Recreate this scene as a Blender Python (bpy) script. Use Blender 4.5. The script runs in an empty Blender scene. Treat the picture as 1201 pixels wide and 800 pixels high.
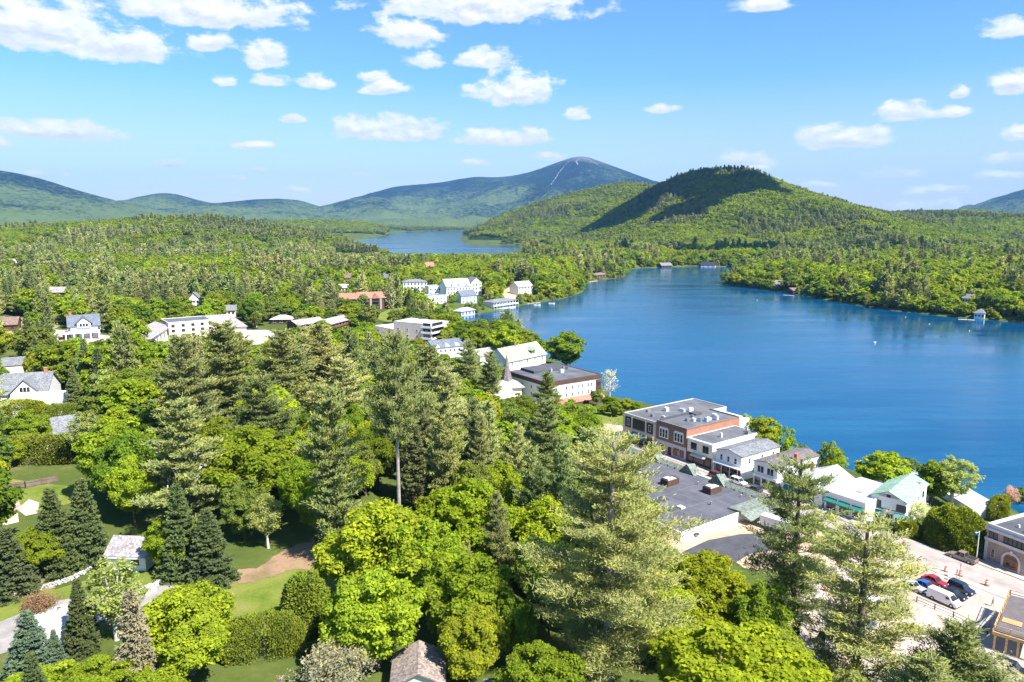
import bpy, bmesh, math, random
import numpy as np
from mathutils import Vector, Matrix

# ------------------------------------------------------------------ camera, sky, sun, exposure
S = bpy.context.scene
COL = S.collection
F_PX, CX, CY = 870.0, 600.5, 400.0
PITCH, CAMZ = math.radians(9.46), 80.0
SUN_AZ, SUN_EL = math.radians(131), math.radians(51)      # clockwise from the view direction (+Y)
EXPOSURE = 1.20

cd = bpy.data.cameras.new('camera')
cam = bpy.data.objects.new('camera', cd); COL.objects.link(cam)
cd.sensor_width = 36.0; cd.lens = F_PX / 1201.0 * 36.0
cd.clip_start = 1.0; cd.clip_end = 60000.0
cam.location = (0, 0, CAMZ); cam.rotation_euler = (math.radians(90) - PITCH, 0, 0)
S.camera = cam
S.view_settings.view_transform = 'Standard'; S.view_settings.look = 'None'
S.view_settings.exposure = EXPOSURE; S.view_settings.gamma = 1.0
S.view_settings.use_curve_mapping = False
S.cycles.volume_bounces = 0
S.cycles.max_bounces = 8; S.cycles.diffuse_bounces = 5; S.cycles.glossy_bounces = 3
S.cycles.transmission_bounces = 5; S.cycles.transparent_max_bounces = 4
S.cycles.caustics_reflective = False; S.cycles.caustics_refractive = False

sd_ = bpy.data.lights.new('sun', 'SUN'); sd_.energy = 4.8; sd_.angle = math.radians(0.55); sd_.color = (1.0, 0.955, 0.88)
sun = bpy.data.objects.new('sun', sd_); COL.objects.link(sun)
sdir = Vector((math.sin(SUN_AZ) * math.cos(SUN_EL), math.cos(SUN_AZ) * math.cos(SUN_EL), math.sin(SUN_EL)))
sun.rotation_euler = sdir.to_track_quat('Z', 'Y').to_euler(); sun.location = (200, -100, 400)


def pix_dir(px, py):
    a, b = (px - CX) / F_PX, (CY - py) / F_PX
    d = Vector((a, math.cos(PITCH) + b * math.sin(PITCH), -math.sin(PITCH) + b * math.cos(PITCH)))
    return d


class NT:
    """small node-tree writer"""
    def __init__(s, tree): s.t = tree; s.n = tree.nodes; s.l = tree.links
    def add(s, kind, ins=None, **kw):
        nd = s.n.new(kind)
        for k, v in kw.items(): setattr(nd, k, v)
        for k, v in (ins or {}).items():
            sock = nd.inputs[k]
            if isinstance(v, bpy.types.NodeSocket): s.l.new(v, sock)
            else: sock.default_value = v
        return nd
    def math(s, op, a, b=0.0, c=0.0, clamp=False):
        nd = s.add('ShaderNodeMath', {0: a, 1: b, 2: c}, operation=op); nd.use_clamp = clamp
        return nd.outputs[0]
    def vm(s, op, a, b=(0, 0, 0)):
        nd = s.add('ShaderNodeVectorMath', {0: a, 1: b}, operation=op)
        return nd.outputs['Value'] if op in ('LENGTH', 'DOT_PRODUCT') else nd.outputs[0]
    def ramp(s, fac, stops, interp='LINEAR'):
        nd = s.add('ShaderNodeValToRGB', {0: fac}); cr = nd.color_ramp; cr.interpolation = interp
        while len(cr.elements) < len(stops): cr.elements.new(0.5)
        for e, (p, c) in zip(cr.elements, stops):
            e.position = p; e.color = tuple(c) + ((1,) if len(c) == 3 else ())
        return nd.outputs[0]
    def mix(s, fac, a, b, blend='MIX'):
        nd = s.add('ShaderNodeMix', {0: fac}, data_type='RGBA', blend_type=blend)
        for i, v in ((6, a), (7, b)):
            if isinstance(v, bpy.types.NodeSocket): s.l.new(v, nd.inputs[i])
            else: nd.inputs[i].default_value = tuple(v) + ((1,) if len(v) == 3 else ())
        return nd.outputs[2]
    def noise(s, vec, scale, detail=4, rough=0.55, dim='3D'):
        ins = {'Scale': scale, 'Detail': detail, 'Roughness': rough}
        nd = s.add('ShaderNodeTexNoise', ins, noise_dimensions=dim)
        if vec is not None: s.l.new(vec, nd.inputs['Vector'])
        return nd.outputs[0]


# clouds of the sky: centre (px, py in the photograph), half width, half height, weight -- turned into azimuth / elevation
CLOUDS = [(55, 28, 92, 34, 1.0), (120, 48, 90, 22, 1.0), (240, 6, 112, 24, 1.0), (245, 47, 28, 12, .75), (312, 65, 32, 16, .9), (318, 93, 26, 8, .7),
          (372, 94, 28, 9, .6), (264, 93, 14, 7, .6), (62, 150, 72, 16, 1.0), (0, 166, 18, 10, .8), (345, 139, 19, 6, .7), (452, 150, 78, 15, 1.0),
          (588, 160, 66, 12, 1.0), (560, 4, 130, 22, 1.0), (475, 36, 42, 20, .6), (570, 66, 34, 13, .7), (605, 103, 56, 20, 1.0), (452, 102, 30, 10, .85),
          (437, 87, 18, 8, .55), (497, 70, 26, 11, .5), (677, 133, 15, 8, .7), (773, 127, 21, 6, .7), (898, 5, 36, 8, .75), (990, 159, 58, 17, 1.0),
          (1063, 131, 35, 14, .95), (1115, 128, 20, 8, .7), (1125, 107, 14, 8, .55), (1182, 30, 26, 14, .9), (1190, 97, 26, 17, .95), (1196, 153, 20, 11, .8),
          (868, 186, 34, 12, .65), (882, 197, 18, 7, .8), (1042, 203, 52, 8, .5), (1100, 222, 36, 7, .5), (1180, 205, 38, 8, .6), (1184, 184, 30, 8, .5),
          (290, 170, 40, 5, .4), (255, 208, 34, 5, .45), (560, 191, 20, 5, .45), (300, 200, 22, 4, .35), (195, 192, 20, 5, .3), (640, 183, 22, 6, .5), (40, 203, 30, 6, .5),
          (690, 205, 22, 5, .35), (1100, 240, 60, 8, .45), (960, 215, 30, 5, .3), (420, 205, 30, 4, .3), (350, 222, 20, 4, .3)]
W = bpy.data.worlds.new('World'); S.world = W; W.use_nodes = True
nt = NT(W.node_tree); W.node_tree.nodes.clear()
sky = nt.add('ShaderNodeTexSky', sky_type='NISHITA', sun_disc=False, sun_elevation=SUN_EL, sun_rotation=SUN_AZ,
             altitude=600, air_density=1.0, dust_density=0.6, ozone_density=1.6)
tc = nt.add('ShaderNodeTexCoord').outputs['Generated']
sep = nt.add('ShaderNodeSeparateXYZ', {0: tc})
az = nt.math('ARCTAN2', sep.outputs[0], sep.outputs[1])
el = nt.math('ARCSINE', sep.outputs[2])
ae = nt.add('ShaderNodeCombineXYZ', {0: az, 1: el}).outputs[0]
# billows: fine detail stretched sideways as cumulus seen from the side are
warp = nt.add('ShaderNodeTexNoise', {'Vector': ae, 'Scale': 22.0, 'Detail': 3.0}).outputs['Color']
aew = nt.vm('ADD', ae, nt.vm('MULTIPLY', nt.vm('SUBTRACT', warp, (0.5, 0.5, 0.5)), (0.020, 0.010, 0)))
big = nt.noise(nt.vm('MULTIPLY', aew, (26, 50, 1)), 1.0, 7, 0.62)
best = None; ysel = None
for (px, py, hw, hh, wt) in CLOUDS:
    wt = .62 + .38 * wt
    d = pix_dir(px, py).normalized(); a0, e0 = math.atan2(d.x, d.y), math.asin(d.z)
    k = math.cos(math.atan((px - CX) / F_PX)) / F_PX
    q = nt.vm('MULTIPLY', nt.vm('SUBTRACT', aew, (a0, e0 - 0.35 * hh * k, 0)), (1 / (hw * k * 1.22), 1 / (hh * k * 1.6), 0))
    v = nt.vm('MINIMUM', q, nt.vm('MULTIPLY', q, (1, 2.2, 1)))          # flatter undersides
    m = nt.math('MULTIPLY', nt.math('SUBTRACT', 1.0, nt.vm('LENGTH', v)), wt)
    y = nt.add('ShaderNodeSeparateXYZ', {0: q}).outputs[1]
    if best is None: best, ysel = m, y
    else:
        gt = nt.math('GREATER_THAN', m, best); ysel = nt.math('ADD', ysel, nt.math('MULTIPLY', gt, nt.math('SUBTRACT', y, ysel))); best = nt.math('MAXIMUM', best, m)
den = nt.math('ADD', best, nt.math('MULTIPLY', nt.math('SUBTRACT', big, 0.52), 1.75))
mr = nt.add('ShaderNodeMapRange', {0: den, 1: 0.08, 2: 0.44, 3: 0.0, 4: 0.98}); mr.interpolation_type = 'SMOOTHSTEP'
inside = nt.add('ShaderNodeMapRange', {0: best, 1: -0.25, 2: 0.05, 3: 0.0, 4: 1.0}).outputs[0]
cfac = nt.math('MULTIPLY', mr.outputs[0], inside)
thick = nt.add('ShaderNodeMapRange', {0: den, 1: 0.20, 2: 0.75}).outputs[0]
big2 = nt.noise(nt.vm('MULTIPLY', nt.vm('ADD', aew, (0.006, 0.007, 0)), (26, 50, 1)), 1.0, 7, 0.62)
lit = nt.add('ShaderNodeMapRange', {0: nt.math('ADD', nt.math('MULTIPLY', nt.math('SUBTRACT', big, big2), 2.2), nt.math('MULTIPLY', ysel, 0.9)), 1: -0.30, 2: 0.55}).outputs[0]
ccol = nt.mix(lit, (3.55, 3.85, 4.25), (6.2, 6.15, 6.1))                   # grey flat bases, white tops
ccol = nt.mix(thick, (4.4, 4.75, 5.1), ccol)
skyc = nt.add('ShaderNodeHueSaturation', {'Hue': 0.49, 'Saturation': 1.10, 'Value': 1.0, 'Color': sky.outputs[0]}).outputs[0]
skyc = nt.mix(1.0, skyc, (0.59, 0.79, 1.0), 'MULTIPLY')
lowf = nt.add('ShaderNodeMapRange', {0: el, 1: 0.0, 2: 0.17, 3: 0.72, 4: 0.0}).outputs[0]
skyc = nt.mix(lowf, skyc, (4.5, 4.0, 4.05))
final = nt.mix(cfac, skyc, ccol)
bg = nt.add('ShaderNodeBackground', {0: final, 1: 0.0935})
wo = nt.add('ShaderNodeOutputWorld', {0: bg.outputs[0]})

# ------------------------------------------------------------------ helpers
RNG = np.random.default_rng(7)
random.seed(7)


class ValueNoise:
    def __init__(s, seed): s.g = np.random.default_rng(seed).random((64, 64))
    def __call__(s, x, y, octaves=4, gain=0.5):
        x = np.asarray(x, float); y = np.asarray(y, float)
        out = np.zeros(np.broadcast(x, y).shape); amp = 1.0; tot = 0.0
        for o in range(octaves):
            xi = np.floor(x).astype(int); yi = np.floor(y).astype(int)
            fx = x - xi; fy = y - yi
            fx = fx * fx * (3 - 2 * fx); fy = fy * fy * (3 - 2 * fy)
            g = s.g
            a = g[xi & 63, yi & 63]; b = g[(xi + 1) & 63, yi & 63]; c = g[xi & 63, (yi + 1) & 63]; d = g[(xi + 1) & 63, (yi + 1) & 63]
            out += amp * ((a * (1 - fx) + b * fx) * (1 - fy) + (c * (1 - fx) + d * fx) * fy)
            tot += amp; amp *= gain; x = x * 2.03 + 17.3; y = y * 2.03 + 5.1
        return out / tot * 2 - 1


def sstep(a, b, x):
    t = np.clip((np.asarray(x, float) - a) / (b - a), 0, 1); return t * t * (3 - 2 * t)


def unproj(px, py, z):
    d = pix_dir(px, py); t = (z - CAMZ) / d.z
    return d.x * t, d.y * t


def project(x, y, z):
    x = np.asarray(x, float); y = np.asarray(y, float); z = np.asarray(z, float) - CAMZ
    dep = y * math.cos(PITCH) - z * math.sin(PITCH); up = y * math.sin(PITCH) + z * math.cos(PITCH)
    dep = np.where(dep < 1, 1, dep)
    return CX + F_PX * x / dep, CY - F_PX * up / dep, dep


def mesh_np(name, V, Fs, mats=(), midx=None, smooth=False):
    """V (n,3); Fs list of integer arrays (m,k)"""
    me = bpy.data.meshes.new(name)
    V = np.asarray(V, np.float32)
    me.vertices.add(len(V)); me.vertices.foreach_set('co', V.ravel())
    Fs = [np.asarray(f, np.int32) for f in Fs if len(f)]
    tot = np.concatenate([np.full(len(f), f.shape[1], np.int32) for f in Fs])
    loops = np.concatenate([f.ravel() for f in Fs])
    st = np.concatenate([[0], np.cumsum(tot)[:-1]]).astype(np.int32)
    me.loops.add(len(loops)); me.loops.foreach_set('vertex_index', loops)
    me.polygons.add(len(tot)); me.polygons.foreach_set('loop_start', st)
    for m in mats: me.materials.append(m)
    if midx is not None: me.polygons.foreach_set('material_index', np.asarray(midx, np.int32))
    if smooth: me.polygons.foreach_set('use_smooth', np.ones(len(tot), bool))
    me.update(calc_edges=True)
    return me


def link(name, data, parent=None, loc=None, rotz=None):
    o = bpy.data.objects.new(name, data); COL.objects.link(o)
    if parent is not None: o.parent = parent
    if loc is not None: o.location = loc
    if rotz is not None: o.rotation_euler = (0, 0, rotz)
    return o


def tag(o, label, cat, group=None, kind=None):
    if label: o['label'] = label
    if cat: o['category'] = cat
    if group: o['group'] = group
    if kind: o['kind'] = kind
    return o


def structure(o): o['kind'] = 'structure'; return o


# ------------------------------------------------------------------ materials
MATS = {}


def pmat(name, color, rough=0.8, metal=0.0, var=0.15, scale=0.6, bump=0.0, bscale=None, spec=0.3, coat=0.0):
    if name in MATS: return MATS[name]
    m = bpy.data.materials.new(name); m.use_nodes = True; t = NT(m.node_tree)
    b = m.node_tree.nodes['Principled BSDF']
    co = t.add('ShaderNodeTexCoord').outputs['Object']
    n = t.noise(co, scale, 5, 0.65)
    lo = tuple(c * (1 - var) for c in color); hi = tuple(min(1, c * (1 + var)) for c in color)
    t.l.new(t.ramp(n, [(0.3, lo), (0.7, hi)]), b.inputs['Base Color'])
    b.inputs['Roughness'].default_value = rough; b.inputs['Metallic'].default_value = metal
    b.inputs['Specular IOR Level'].default_value = spec
    if coat: b.inputs['Coat Weight'].default_value = coat; b.inputs['Coat Roughness'].default_value = 0.05
    if bump:
        bn = t.noise(co, bscale or scale * 6, 4)
        t.l.new(t.add('ShaderNodeBump', {'Strength': bump, 'Distance': 0.2, 'Height': bn}).outputs[0], b.inputs['Normal'])
    MATS[name] = m
    return m


def siding_mat(name, color, pitch=0.22, rough=0.7):
    if name in MATS: return MATS[name]
    m = pmat(name, color, rough, var=0.07, scale=0.8); t = NT(m.node_tree); b = m.node_tree.nodes['Principled BSDF']
    co = t.add('ShaderNodeTexCoord').outputs['Object']
    z = t.add('ShaderNodeSeparateXYZ', {0: co}).outputs[2]
    saw = t.math('FRACT', t.math('DIVIDE', z, pitch))
    t.l.new(t.add('ShaderNodeBump', {'Strength': 0.35, 'Distance': 0.03, 'Height': saw}).outputs[0], b.inputs['Normal'])
    return m


def brick_mat(name, c1, c2, mortar):
    if name in MATS: return MATS[name]
    m = bpy.data.materials.new(name); m.use_nodes = True; t = NT(m.node_tree); b = m.node_tree.nodes['Principled BSDF']
    co = t.add('ShaderNodeTexCoord').outputs['Object']
    s = t.add('ShaderNodeSeparateXYZ', {0: co})
    v = t.add('ShaderNodeCombineXYZ', {0: t.math('ADD', s.outputs[0], s.outputs[1]), 1: s.outputs[2]}).outputs[0]
    br = t.add('ShaderNodeTexBrick', {'Vector': v, 'Color1': c1 + (1,), 'Color2': c2 + (1,), 'Mortar': mortar + (1,), 'Scale': 1.0,
                                       'Mortar Size': 0.012, 'Brick Width': 0.24, 'Row Height': 0.09})
    n = t.noise(co, 0.5, 5, 0.7)
    c = t.mix(0.5, br.outputs[0], t.ramp(n, [(0.3, (0.55, 0.55, 0.55)), (0.7, (1.2, 1.15, 1.1))]), 'MULTIPLY')
    t.l.new(c, b.inputs['Base Color']); b.inputs['Roughness'].default_value = 0.9
    MATS[name] = m
    return m


def shingle_mat(name, color, row=0.3):
    if name in MATS: return MATS[name]
    m = bpy.data.materials.new(name); m.use_nodes = True; t = NT(m.node_tree); b = m.node_tree.nodes['Principled BSDF']
    co = t.add('ShaderNodeTexCoord').outputs['Object']
    vo = t.add('ShaderNodeTexVoronoi', {'Vector': t.vm('MULTIPLY', co, (3.0, 3.0, 4.0)), 'Scale': 1.0}).outputs['Color']
    g = t.add('ShaderNodeSeparateXYZ', {0: vo}).outputs[0]
    n = t.noise(co, 0.35, 5, 0.7)
    f = t.math('ADD', t.math('MULTIPLY', g, 0.5), t.math('MULTIPLY', n, 0.5))
    lo = tuple(c * 0.62 for c in color); hi = tuple(min(1, c * 1.35) for c in color)
    t.l.new(t.ramp(f, [(0.25, lo), (0.75, hi)]), b.inputs['Base Color'])
    b.inputs['Roughness'].default_value = 0.9; b.inputs['Specular IOR Level'].default_value = 0.2
    z = t.add('ShaderNodeSeparateXYZ', {0: co}).outputs[2]
    saw = t.math('FRACT', t.math('DIVIDE', z, row))
    t.l.new(t.add('ShaderNodeBump', {'Strength': 0.4, 'Distance': 0.04, 'Height': t.math('ADD', saw, g)}).outputs[0], b.inputs['Normal'])
    MATS[name] = m
    return m


def leaf_mat(name, lo=0.55, hi=1.45, tip=(1.25, 1.1, 0.8), trans=0.35, warm=0.25, soft=0.35):
    """tint comes from each tree (its own property, or the instance's attribute); every leaf differs a little"""
    m = bpy.data.materials.new(name); m.use_nodes = True; t = NT(m.node_tree); nd = m.node_tree.nodes; nd.clear()
    at = t.add('ShaderNodeAttribute', attribute_type='INSTANCER', attribute_name='tint')
    geo = t.add('ShaderNodeNewGeometry')
    r = geo.outputs['Random Per Island']
    shade = t.ramp(r, [(0.0, (lo, lo, lo)), (0.55, (1, 1, 1)), (1.0, tuple(hi * c for c in tip))])
    co = t.add('ShaderNodeTexCoord').outputs['Object']
    n = t.noise(co, 0.34, 4, 0.65)
    clump = t.ramp(n, [(0.30, (0.66, 0.74, 0.72)), (0.5, (1, 1, 1)), (0.70, (1.1 + warm, 1.1 + warm * 0.55, 0.8))])
    c = t.mix(1.0, t.mix(1.0, at.outputs['Color'], shade, 'MULTIPLY'), clump, 'MULTIPLY')
    up = t.vm('NORMALIZE', t.vm('ADD', t.vm('MULTIPLY', geo.outputs['Normal'], (1 - soft,) * 3), (0, 0, soft)))   # leaves average towards the sky
    d = t.add('ShaderNodeBsdfDiffuse', {0: c, 'Normal': up})
    tcol = t.mix(1.0, c, (1.15, 1.2, 0.6), 'MULTIPLY')
    tr = t.add('ShaderNodeBsdfTranslucent', {0: tcol})
    mx = t.add('ShaderNodeMixShader', {0: trans, 1: d.outputs[0], 2: tr.outputs[0]})
    t.add('ShaderNodeOutputMaterial', {0: mx.outputs[0]})
    MATS[name] = m
    return m


LEAF = leaf_mat('broad_leaf', 0.78, 1.34, (1.1, 1.08, 0.8), 0.48, 0.10, 0.38)
NEEDLE = leaf_mat('needle', 0.84, 1.22, (1.12, 1.08, 0.8), 0.28, 0.10, 0.55)
BARK = pmat('bark', (0.16, 0.125, 0.10), 0.95, var=0.4, scale=2.0, bump=0.6)
BARK_GREY = pmat('grey_bark', (0.36, 0.31, 0.27), 0.95, var=0.3, scale=2.0, bump=0.6)
BARK_WHITE = pmat('pale_bark', (0.55, 0.52, 0.47), 0.9, var=0.35, scale=3.0)
GLASS = pmat('window_glass', (0.025, 0.03, 0.035), 0.06, var=0.3, scale=0.7, spec=0.6)
WHITE = siding_mat('white_siding', (0.80, 0.80, 0.79))
WHITEP = pmat('white_paint', (0.80, 0.80, 0.78), 0.6, var=0.05)
CREAM = pmat('cream_stucco', (0.72, 0.66, 0.55), 0.9, var=0.08, scale=0.4, bump=0.1)
DARKF = pmat('dark_frame', (0.035, 0.033, 0.035), 0.6, var=0.2)
BROWN = pmat('brown_wood', (0.10, 0.055, 0.04), 0.85, var=0.3, scale=1.5)
TIMBER = pmat('new_timber', (0.62, 0.40, 0.18), 0.8, var=0.25, scale=2.5)
CONC = pmat('concrete', (0.52, 0.49, 0.46), 0.9, var=0.15, scale=0.5, bump=0.1)
ROOFGREY = pmat('grey_membrane_roof', (0.125, 0.13, 0.145), 0.85, var=0.38, scale=0.16)
ROOFDARK = pmat('dark_membrane_roof', (0.085, 0.088, 0.10), 0.85, var=0.25, scale=0.15)
METALW = pmat('white_metal', (0.75, 0.76, 0.77), 0.4, 0.2, var=0.08)
METALG = pmat('grey_metal', (0.35, 0.36, 0.37), 0.45, 0.6, var=0.15)

# ------------------------------------------------------------------ land, lakes, hills
ML_PX = [(1420, 720), (1260, 640), (1180, 592), (1130, 577), (1060, 562), (1000, 553), (930, 530), (870, 503), (800, 484), (742, 470), (718, 466), (704, 452),
         (690, 438), (655, 425), (615, 408), (585, 402), (560, 399), (535, 396), (512, 390), (509, 382), (520, 376), (534, 372.3), (560, 368), (586, 363.5), (604, 360),
         (620, 356.5), (640, 353.5), (656, 351.5), (672, 347.5), (684, 342), (686, 335), (690, 330.5), (708, 328), (730, 325.5), (736, 321), (735, 317), (745, 315), (758, 314.2),
         (790, 313), (818, 312.3), (854, 313), (880, 315), (884, 322), (858, 328), (847, 331), (850, 334), (867, 336.5), (890, 339), (917, 342), (945, 347.5), (967, 351.5), (1000, 357),
         (1017, 360), (1045, 364), (1075, 367), (1100, 370), (1130, 373), (1160, 375), (1196, 378.5), (1260, 386), (1400, 400), (1700, 430)]
LP_PX = [(385, 291), (392, 286), (420, 281), (450, 277), (456, 273.2), (480, 271.6), (510, 270.6), (546, 270.4), (543, 275), (541, 281), (544, 285.5), (570, 287), (607, 287.5),
         (612, 292), (590, 300), (540, 303), (470, 303), (410, 297)]
ML = np.array([unproj(a, b, 0) for a, b in ML_PX]); LP = np.array([unproj(a, b, 0) for a, b in LP_PX])


def signed_dist(X, Y, poly):
    """distance to the polygon's edge, negative inside"""
    X = np.asarray(X, float); Y = np.asarray(Y, float)
    best = np.full(X.shape, 1e18); ins = np.zeros(X.shape, bool); n = len(poly)
    for i in range(n):
        ax, ay = poly[i]; bx, by = poly[(i + 1) % n]
        dx, dy = bx - ax, by - ay; L = dx * dx + dy * dy + 1e-9
        t = np.clip(((X - ax) * dx + (Y - ay) * dy) / L, 0, 1)
        best = np.minimum(best, (X - ax - t * dx) ** 2 + (Y - ay - t * dy) ** 2)
        c = ((ay > Y) != (by > Y)) & (X < dx * (Y - ay) / (by - ay + 1e-12) + ax)
        ins ^= c
    d = np.sqrt(best)
    return np.where(ins, -d, d)


N1, N2, N3 = ValueNoise(1), ValueNoise(2), ValueNoise(3)


def land_fn(X, Y):
    d = np.minimum(signed_dist(X, Y, ML), signed_dist(X, Y, LP))
    h = np.where(d < 0, np.maximum(d * 0.12, -4.0) - 0.3, 0.25 + 10.2 * (1 - np.exp(-np.maximum(d, 0) / 30.0)))
    s = -(X - 80) * 0.81 - (Y - 150) * 0.59
    near = 1 - sstep(420, 620, Y)
    lift = 9.0 * sstep(52, 112, s) * near + 4 * sstep(150, 500, -X) * near
    land = sstep(4, 60, d)
    h = h + lift * land + land * (N1(X / 130, Y / 130, 3) * 1.6) * sstep(300, 500, Y)
    h = h + land * sstep(300, 900, np.abs(X)) * 4 * (1 + N2(X / 300, Y / 300, 3)) * sstep(500, 900, Y)
    h = h - 14 * sstep(5500, 9000, Y)                       # the flat sheet stays low under the ranges
    return h


def spaced(lo, hi, step, a, b, grow):
    mid = list(np.arange(lo, hi + 0.1, step)); out = mid[:]
    st, v = step, hi
    while v < b: st *= grow; v += st; out.append(v)
    st, v = step, lo; left = []
    while v > a: st *= grow; v -= st; left.append(v)
    return np.array(left[::-1] + out)


GX = spaced(-330, 300, 5.0, -12000, 12000, 1.045)
GY = spaced(30, 420, 5.0, -900, 16500, 1.022)
GXX, GYY = np.meshgrid(GX, GY)
GZ = land_fn(GXX, GYY)


def bil(X, Y):
    X = np.asarray(X, float); Y = np.asarray(Y, float)
    i = np.clip(np.searchsorted(GX, X) - 1, 0, len(GX) - 2); j = np.clip(np.searchsorted(GY, Y) - 1, 0, len(GY) - 2)
    fx = np.clip((X - GX[i]) / (GX[i + 1] - GX[i]), 0, 1); fy = np.clip((Y - GY[j]) / (GY[j + 1] - GY[j]), 0, 1)
    return (GZ[j, i] * (1 - fx) + GZ[j, i + 1] * fx) * (1 - fy) + (GZ[j + 1, i] * (1 - fx) + GZ[j + 1, i + 1] * fx) * fy


def grid_faces(nx, ny):
    a = np.arange(nx * ny).reshape(ny, nx)
    return np.stack([a[:-1, :-1].ravel(), a[:-1, 1:].ravel(), a[1:, 1:].ravel(), a[1:, :-1].ravel()], 1)


def ground_mat(name, stops, scale, fine=3.0, bump=0.4):
    m = bpy.data.materials.new(name); m.use_nodes = True; t = NT(m.node_tree); b = m.node_tree.nodes['Principled BSDF']
    co = t.add('ShaderNodeTexCoord').outputs['Object']
    f = t.math('ADD', t.math('MULTIPLY', t.noise(co, scale, 6, 0.62), 0.7), t.math('MULTIPLY', t.noise(co, fine, 4, 0.7), 0.3))
    t.l.new(t.ramp(f, stops), b.inputs['Base Color'])
    b.inputs['Roughness'].default_value = 1.0; b.inputs['Specular IOR Level'].default_value = 0.05
    t.l.new(t.add('ShaderNodeBump', {'Strength': bump, 'Distance': 0.3, 'Height': t.noise(co, fine * 0.7, 4)}).outputs[0], b.inputs['Normal'])
    MATS[name] = m
    return m


TERR = ground_mat('ground_cover', [(0.30, (0.040, 0.055, 0.018)), (0.45, (0.070, 0.100, 0.022)), (0.57, (0.10, 0.125, 0.030)), (0.68, (0.20, 0.15, 0.085)), (0.8, (0.30, 0.22, 0.15))], 0.045, 0.9)
terrain = structure(link('terrain', mesh_np('terrain', np.stack([GXX.ravel(), GYY.ravel(), GZ.ravel()], 1), [grid_faces(len(GX), len(GY))], [TERR], smooth=True)))

# water: one sheet per lake, shores are where the land rises through it
WATER = bpy.data.materials.new('lake_water'); WATER.use_nodes = True
t = NT(WATER.node_tree); b = WATER.node_tree.nodes['Principled BSDF']
co = t.add('ShaderNodeTexCoord').outputs['Object']
band = t.noise(t.vm('MULTIPLY', co, (0.0045, 0.028, 1)), 1.0, 6, 0.68)
b.inputs['Base Color'].default_value = (0.004, 0.045, 0.115, 1)
t.l.new(t.ramp(band, [(0.36, (0.001, 0.050, 0.128)), (0.5, (0.002, 0.066, 0.155)), (0.64, (0.004, 0.090, 0.190))]), b.inputs['Base Color'])
t.l.new(t.ramp(band, [(0.40, (0.05,) * 3), (0.64, (0.17,) * 3)]), b.inputs['Roughness'])
b.inputs['IOR'].default_value = 1.33; b.inputs['Specular IOR Level'].default_value = 0.5
w1 = t.noise(t.vm('MULTIPLY', co, (0.55, 0.9, 1)), 1.0, 4, 0.6); w2 = t.noise(t.vm('MULTIPLY', co, (0.06, 0.11, 1)), 1.0, 3, 0.5)
hgt = t.math('ADD', w1, t.math('MULTIPLY', w2, 1.6))
t.l.new(t.add('ShaderNodeBump', {'Strength': t.add('ShaderNodeMapRange', {0: band, 1: 0.38, 2: 0.62, 3: 0.05, 4: 0.26}).outputs[0], 'Distance': 0.5, 'Height': hgt}).outputs[0], b.inputs['Normal'])


def lake_sheet(poly, pad):
    x0, y0 = poly.min(0) - pad; x1, y1 = poly.max(0) + pad
    xs, ys = np.linspace(x0, x1, 40), np.linspace(y0, y1, 40); X, Y = np.meshgrid(xs, ys)
    V = np.stack([X.ravel(), Y.ravel(), 0 * X.ravel()], 1); Fc = grid_faces(40, 40)
    d = signed_dist(X, Y, poly).ravel()
    keep = (d[Fc] < max((x1 - x0), (y1 - y0)) / 39 * 1.5).any(1)
    return mesh_np('lake', V, [Fc[keep]], [WATER])


structure(link('lake', lake_sheet(ML, 40))); structure(link('lake', lake_sheet(LP, 80)))


class Hill:
    """a height field whose crest at distance D follows points of the skyline"""
    def __init__(s, pts, D, front, back, p=1.4, drop=0.0, seed=11, amp=10.0, wl=260.0, spur=0.3):
        s.D, s.front, s.back, s.p, s.amp, s.wl, s.spur = D, front, back, p, amp, wl, spur
        s.n = ValueNoise(seed); s.n2 = ValueNoise(seed + 50)
        xs, zs = [], []
        for px, py in pts:
            d = pix_dir(px, py); k = D / d.y
            xs.append(d.x * k); zs.append(CAMZ + d.z * k - drop)
        fx = np.linspace(xs[0], xs[-1], 400); fz = np.interp(fx, xs, zs)
        k = np.hanning(19); k /= k.sum(); fz = np.convolve(np.pad(fz, 9, 'edge'), k, 'valid')
        s.fx, s.fz = fx, fz; s.x0, s.x1 = xs[0], xs[-1]
    def __call__(s, X, Y):
        X = np.asarray(X, float); Y = np.asarray(Y, float)
        r = np.interp(X, s.fx, s.fz)
        off = s.n2(X / s.wl / 1.7, X * 0 + 3.3, 2) * s.front * 0.10
        dy = s.D + off - Y
        t = np.where(dy > 0, dy / s.front, -dy / s.back)
        t = np.clip(t * (1 + s.spur * s.n2(X / s.wl, Y / s.wl / 1.6, 4)), 0, 1.2)
        g = np.clip(1 - t, 0, 1) ** s.p
        edge = np.minimum(t * 2.2, 1) * np.clip(g * 4, 0, 1)
        z = (r + 6) * g - 6 + s.amp * edge * s.n(X / s.wl * 2.1, Y / s.wl * 2.1, 5)
        return z


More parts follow.
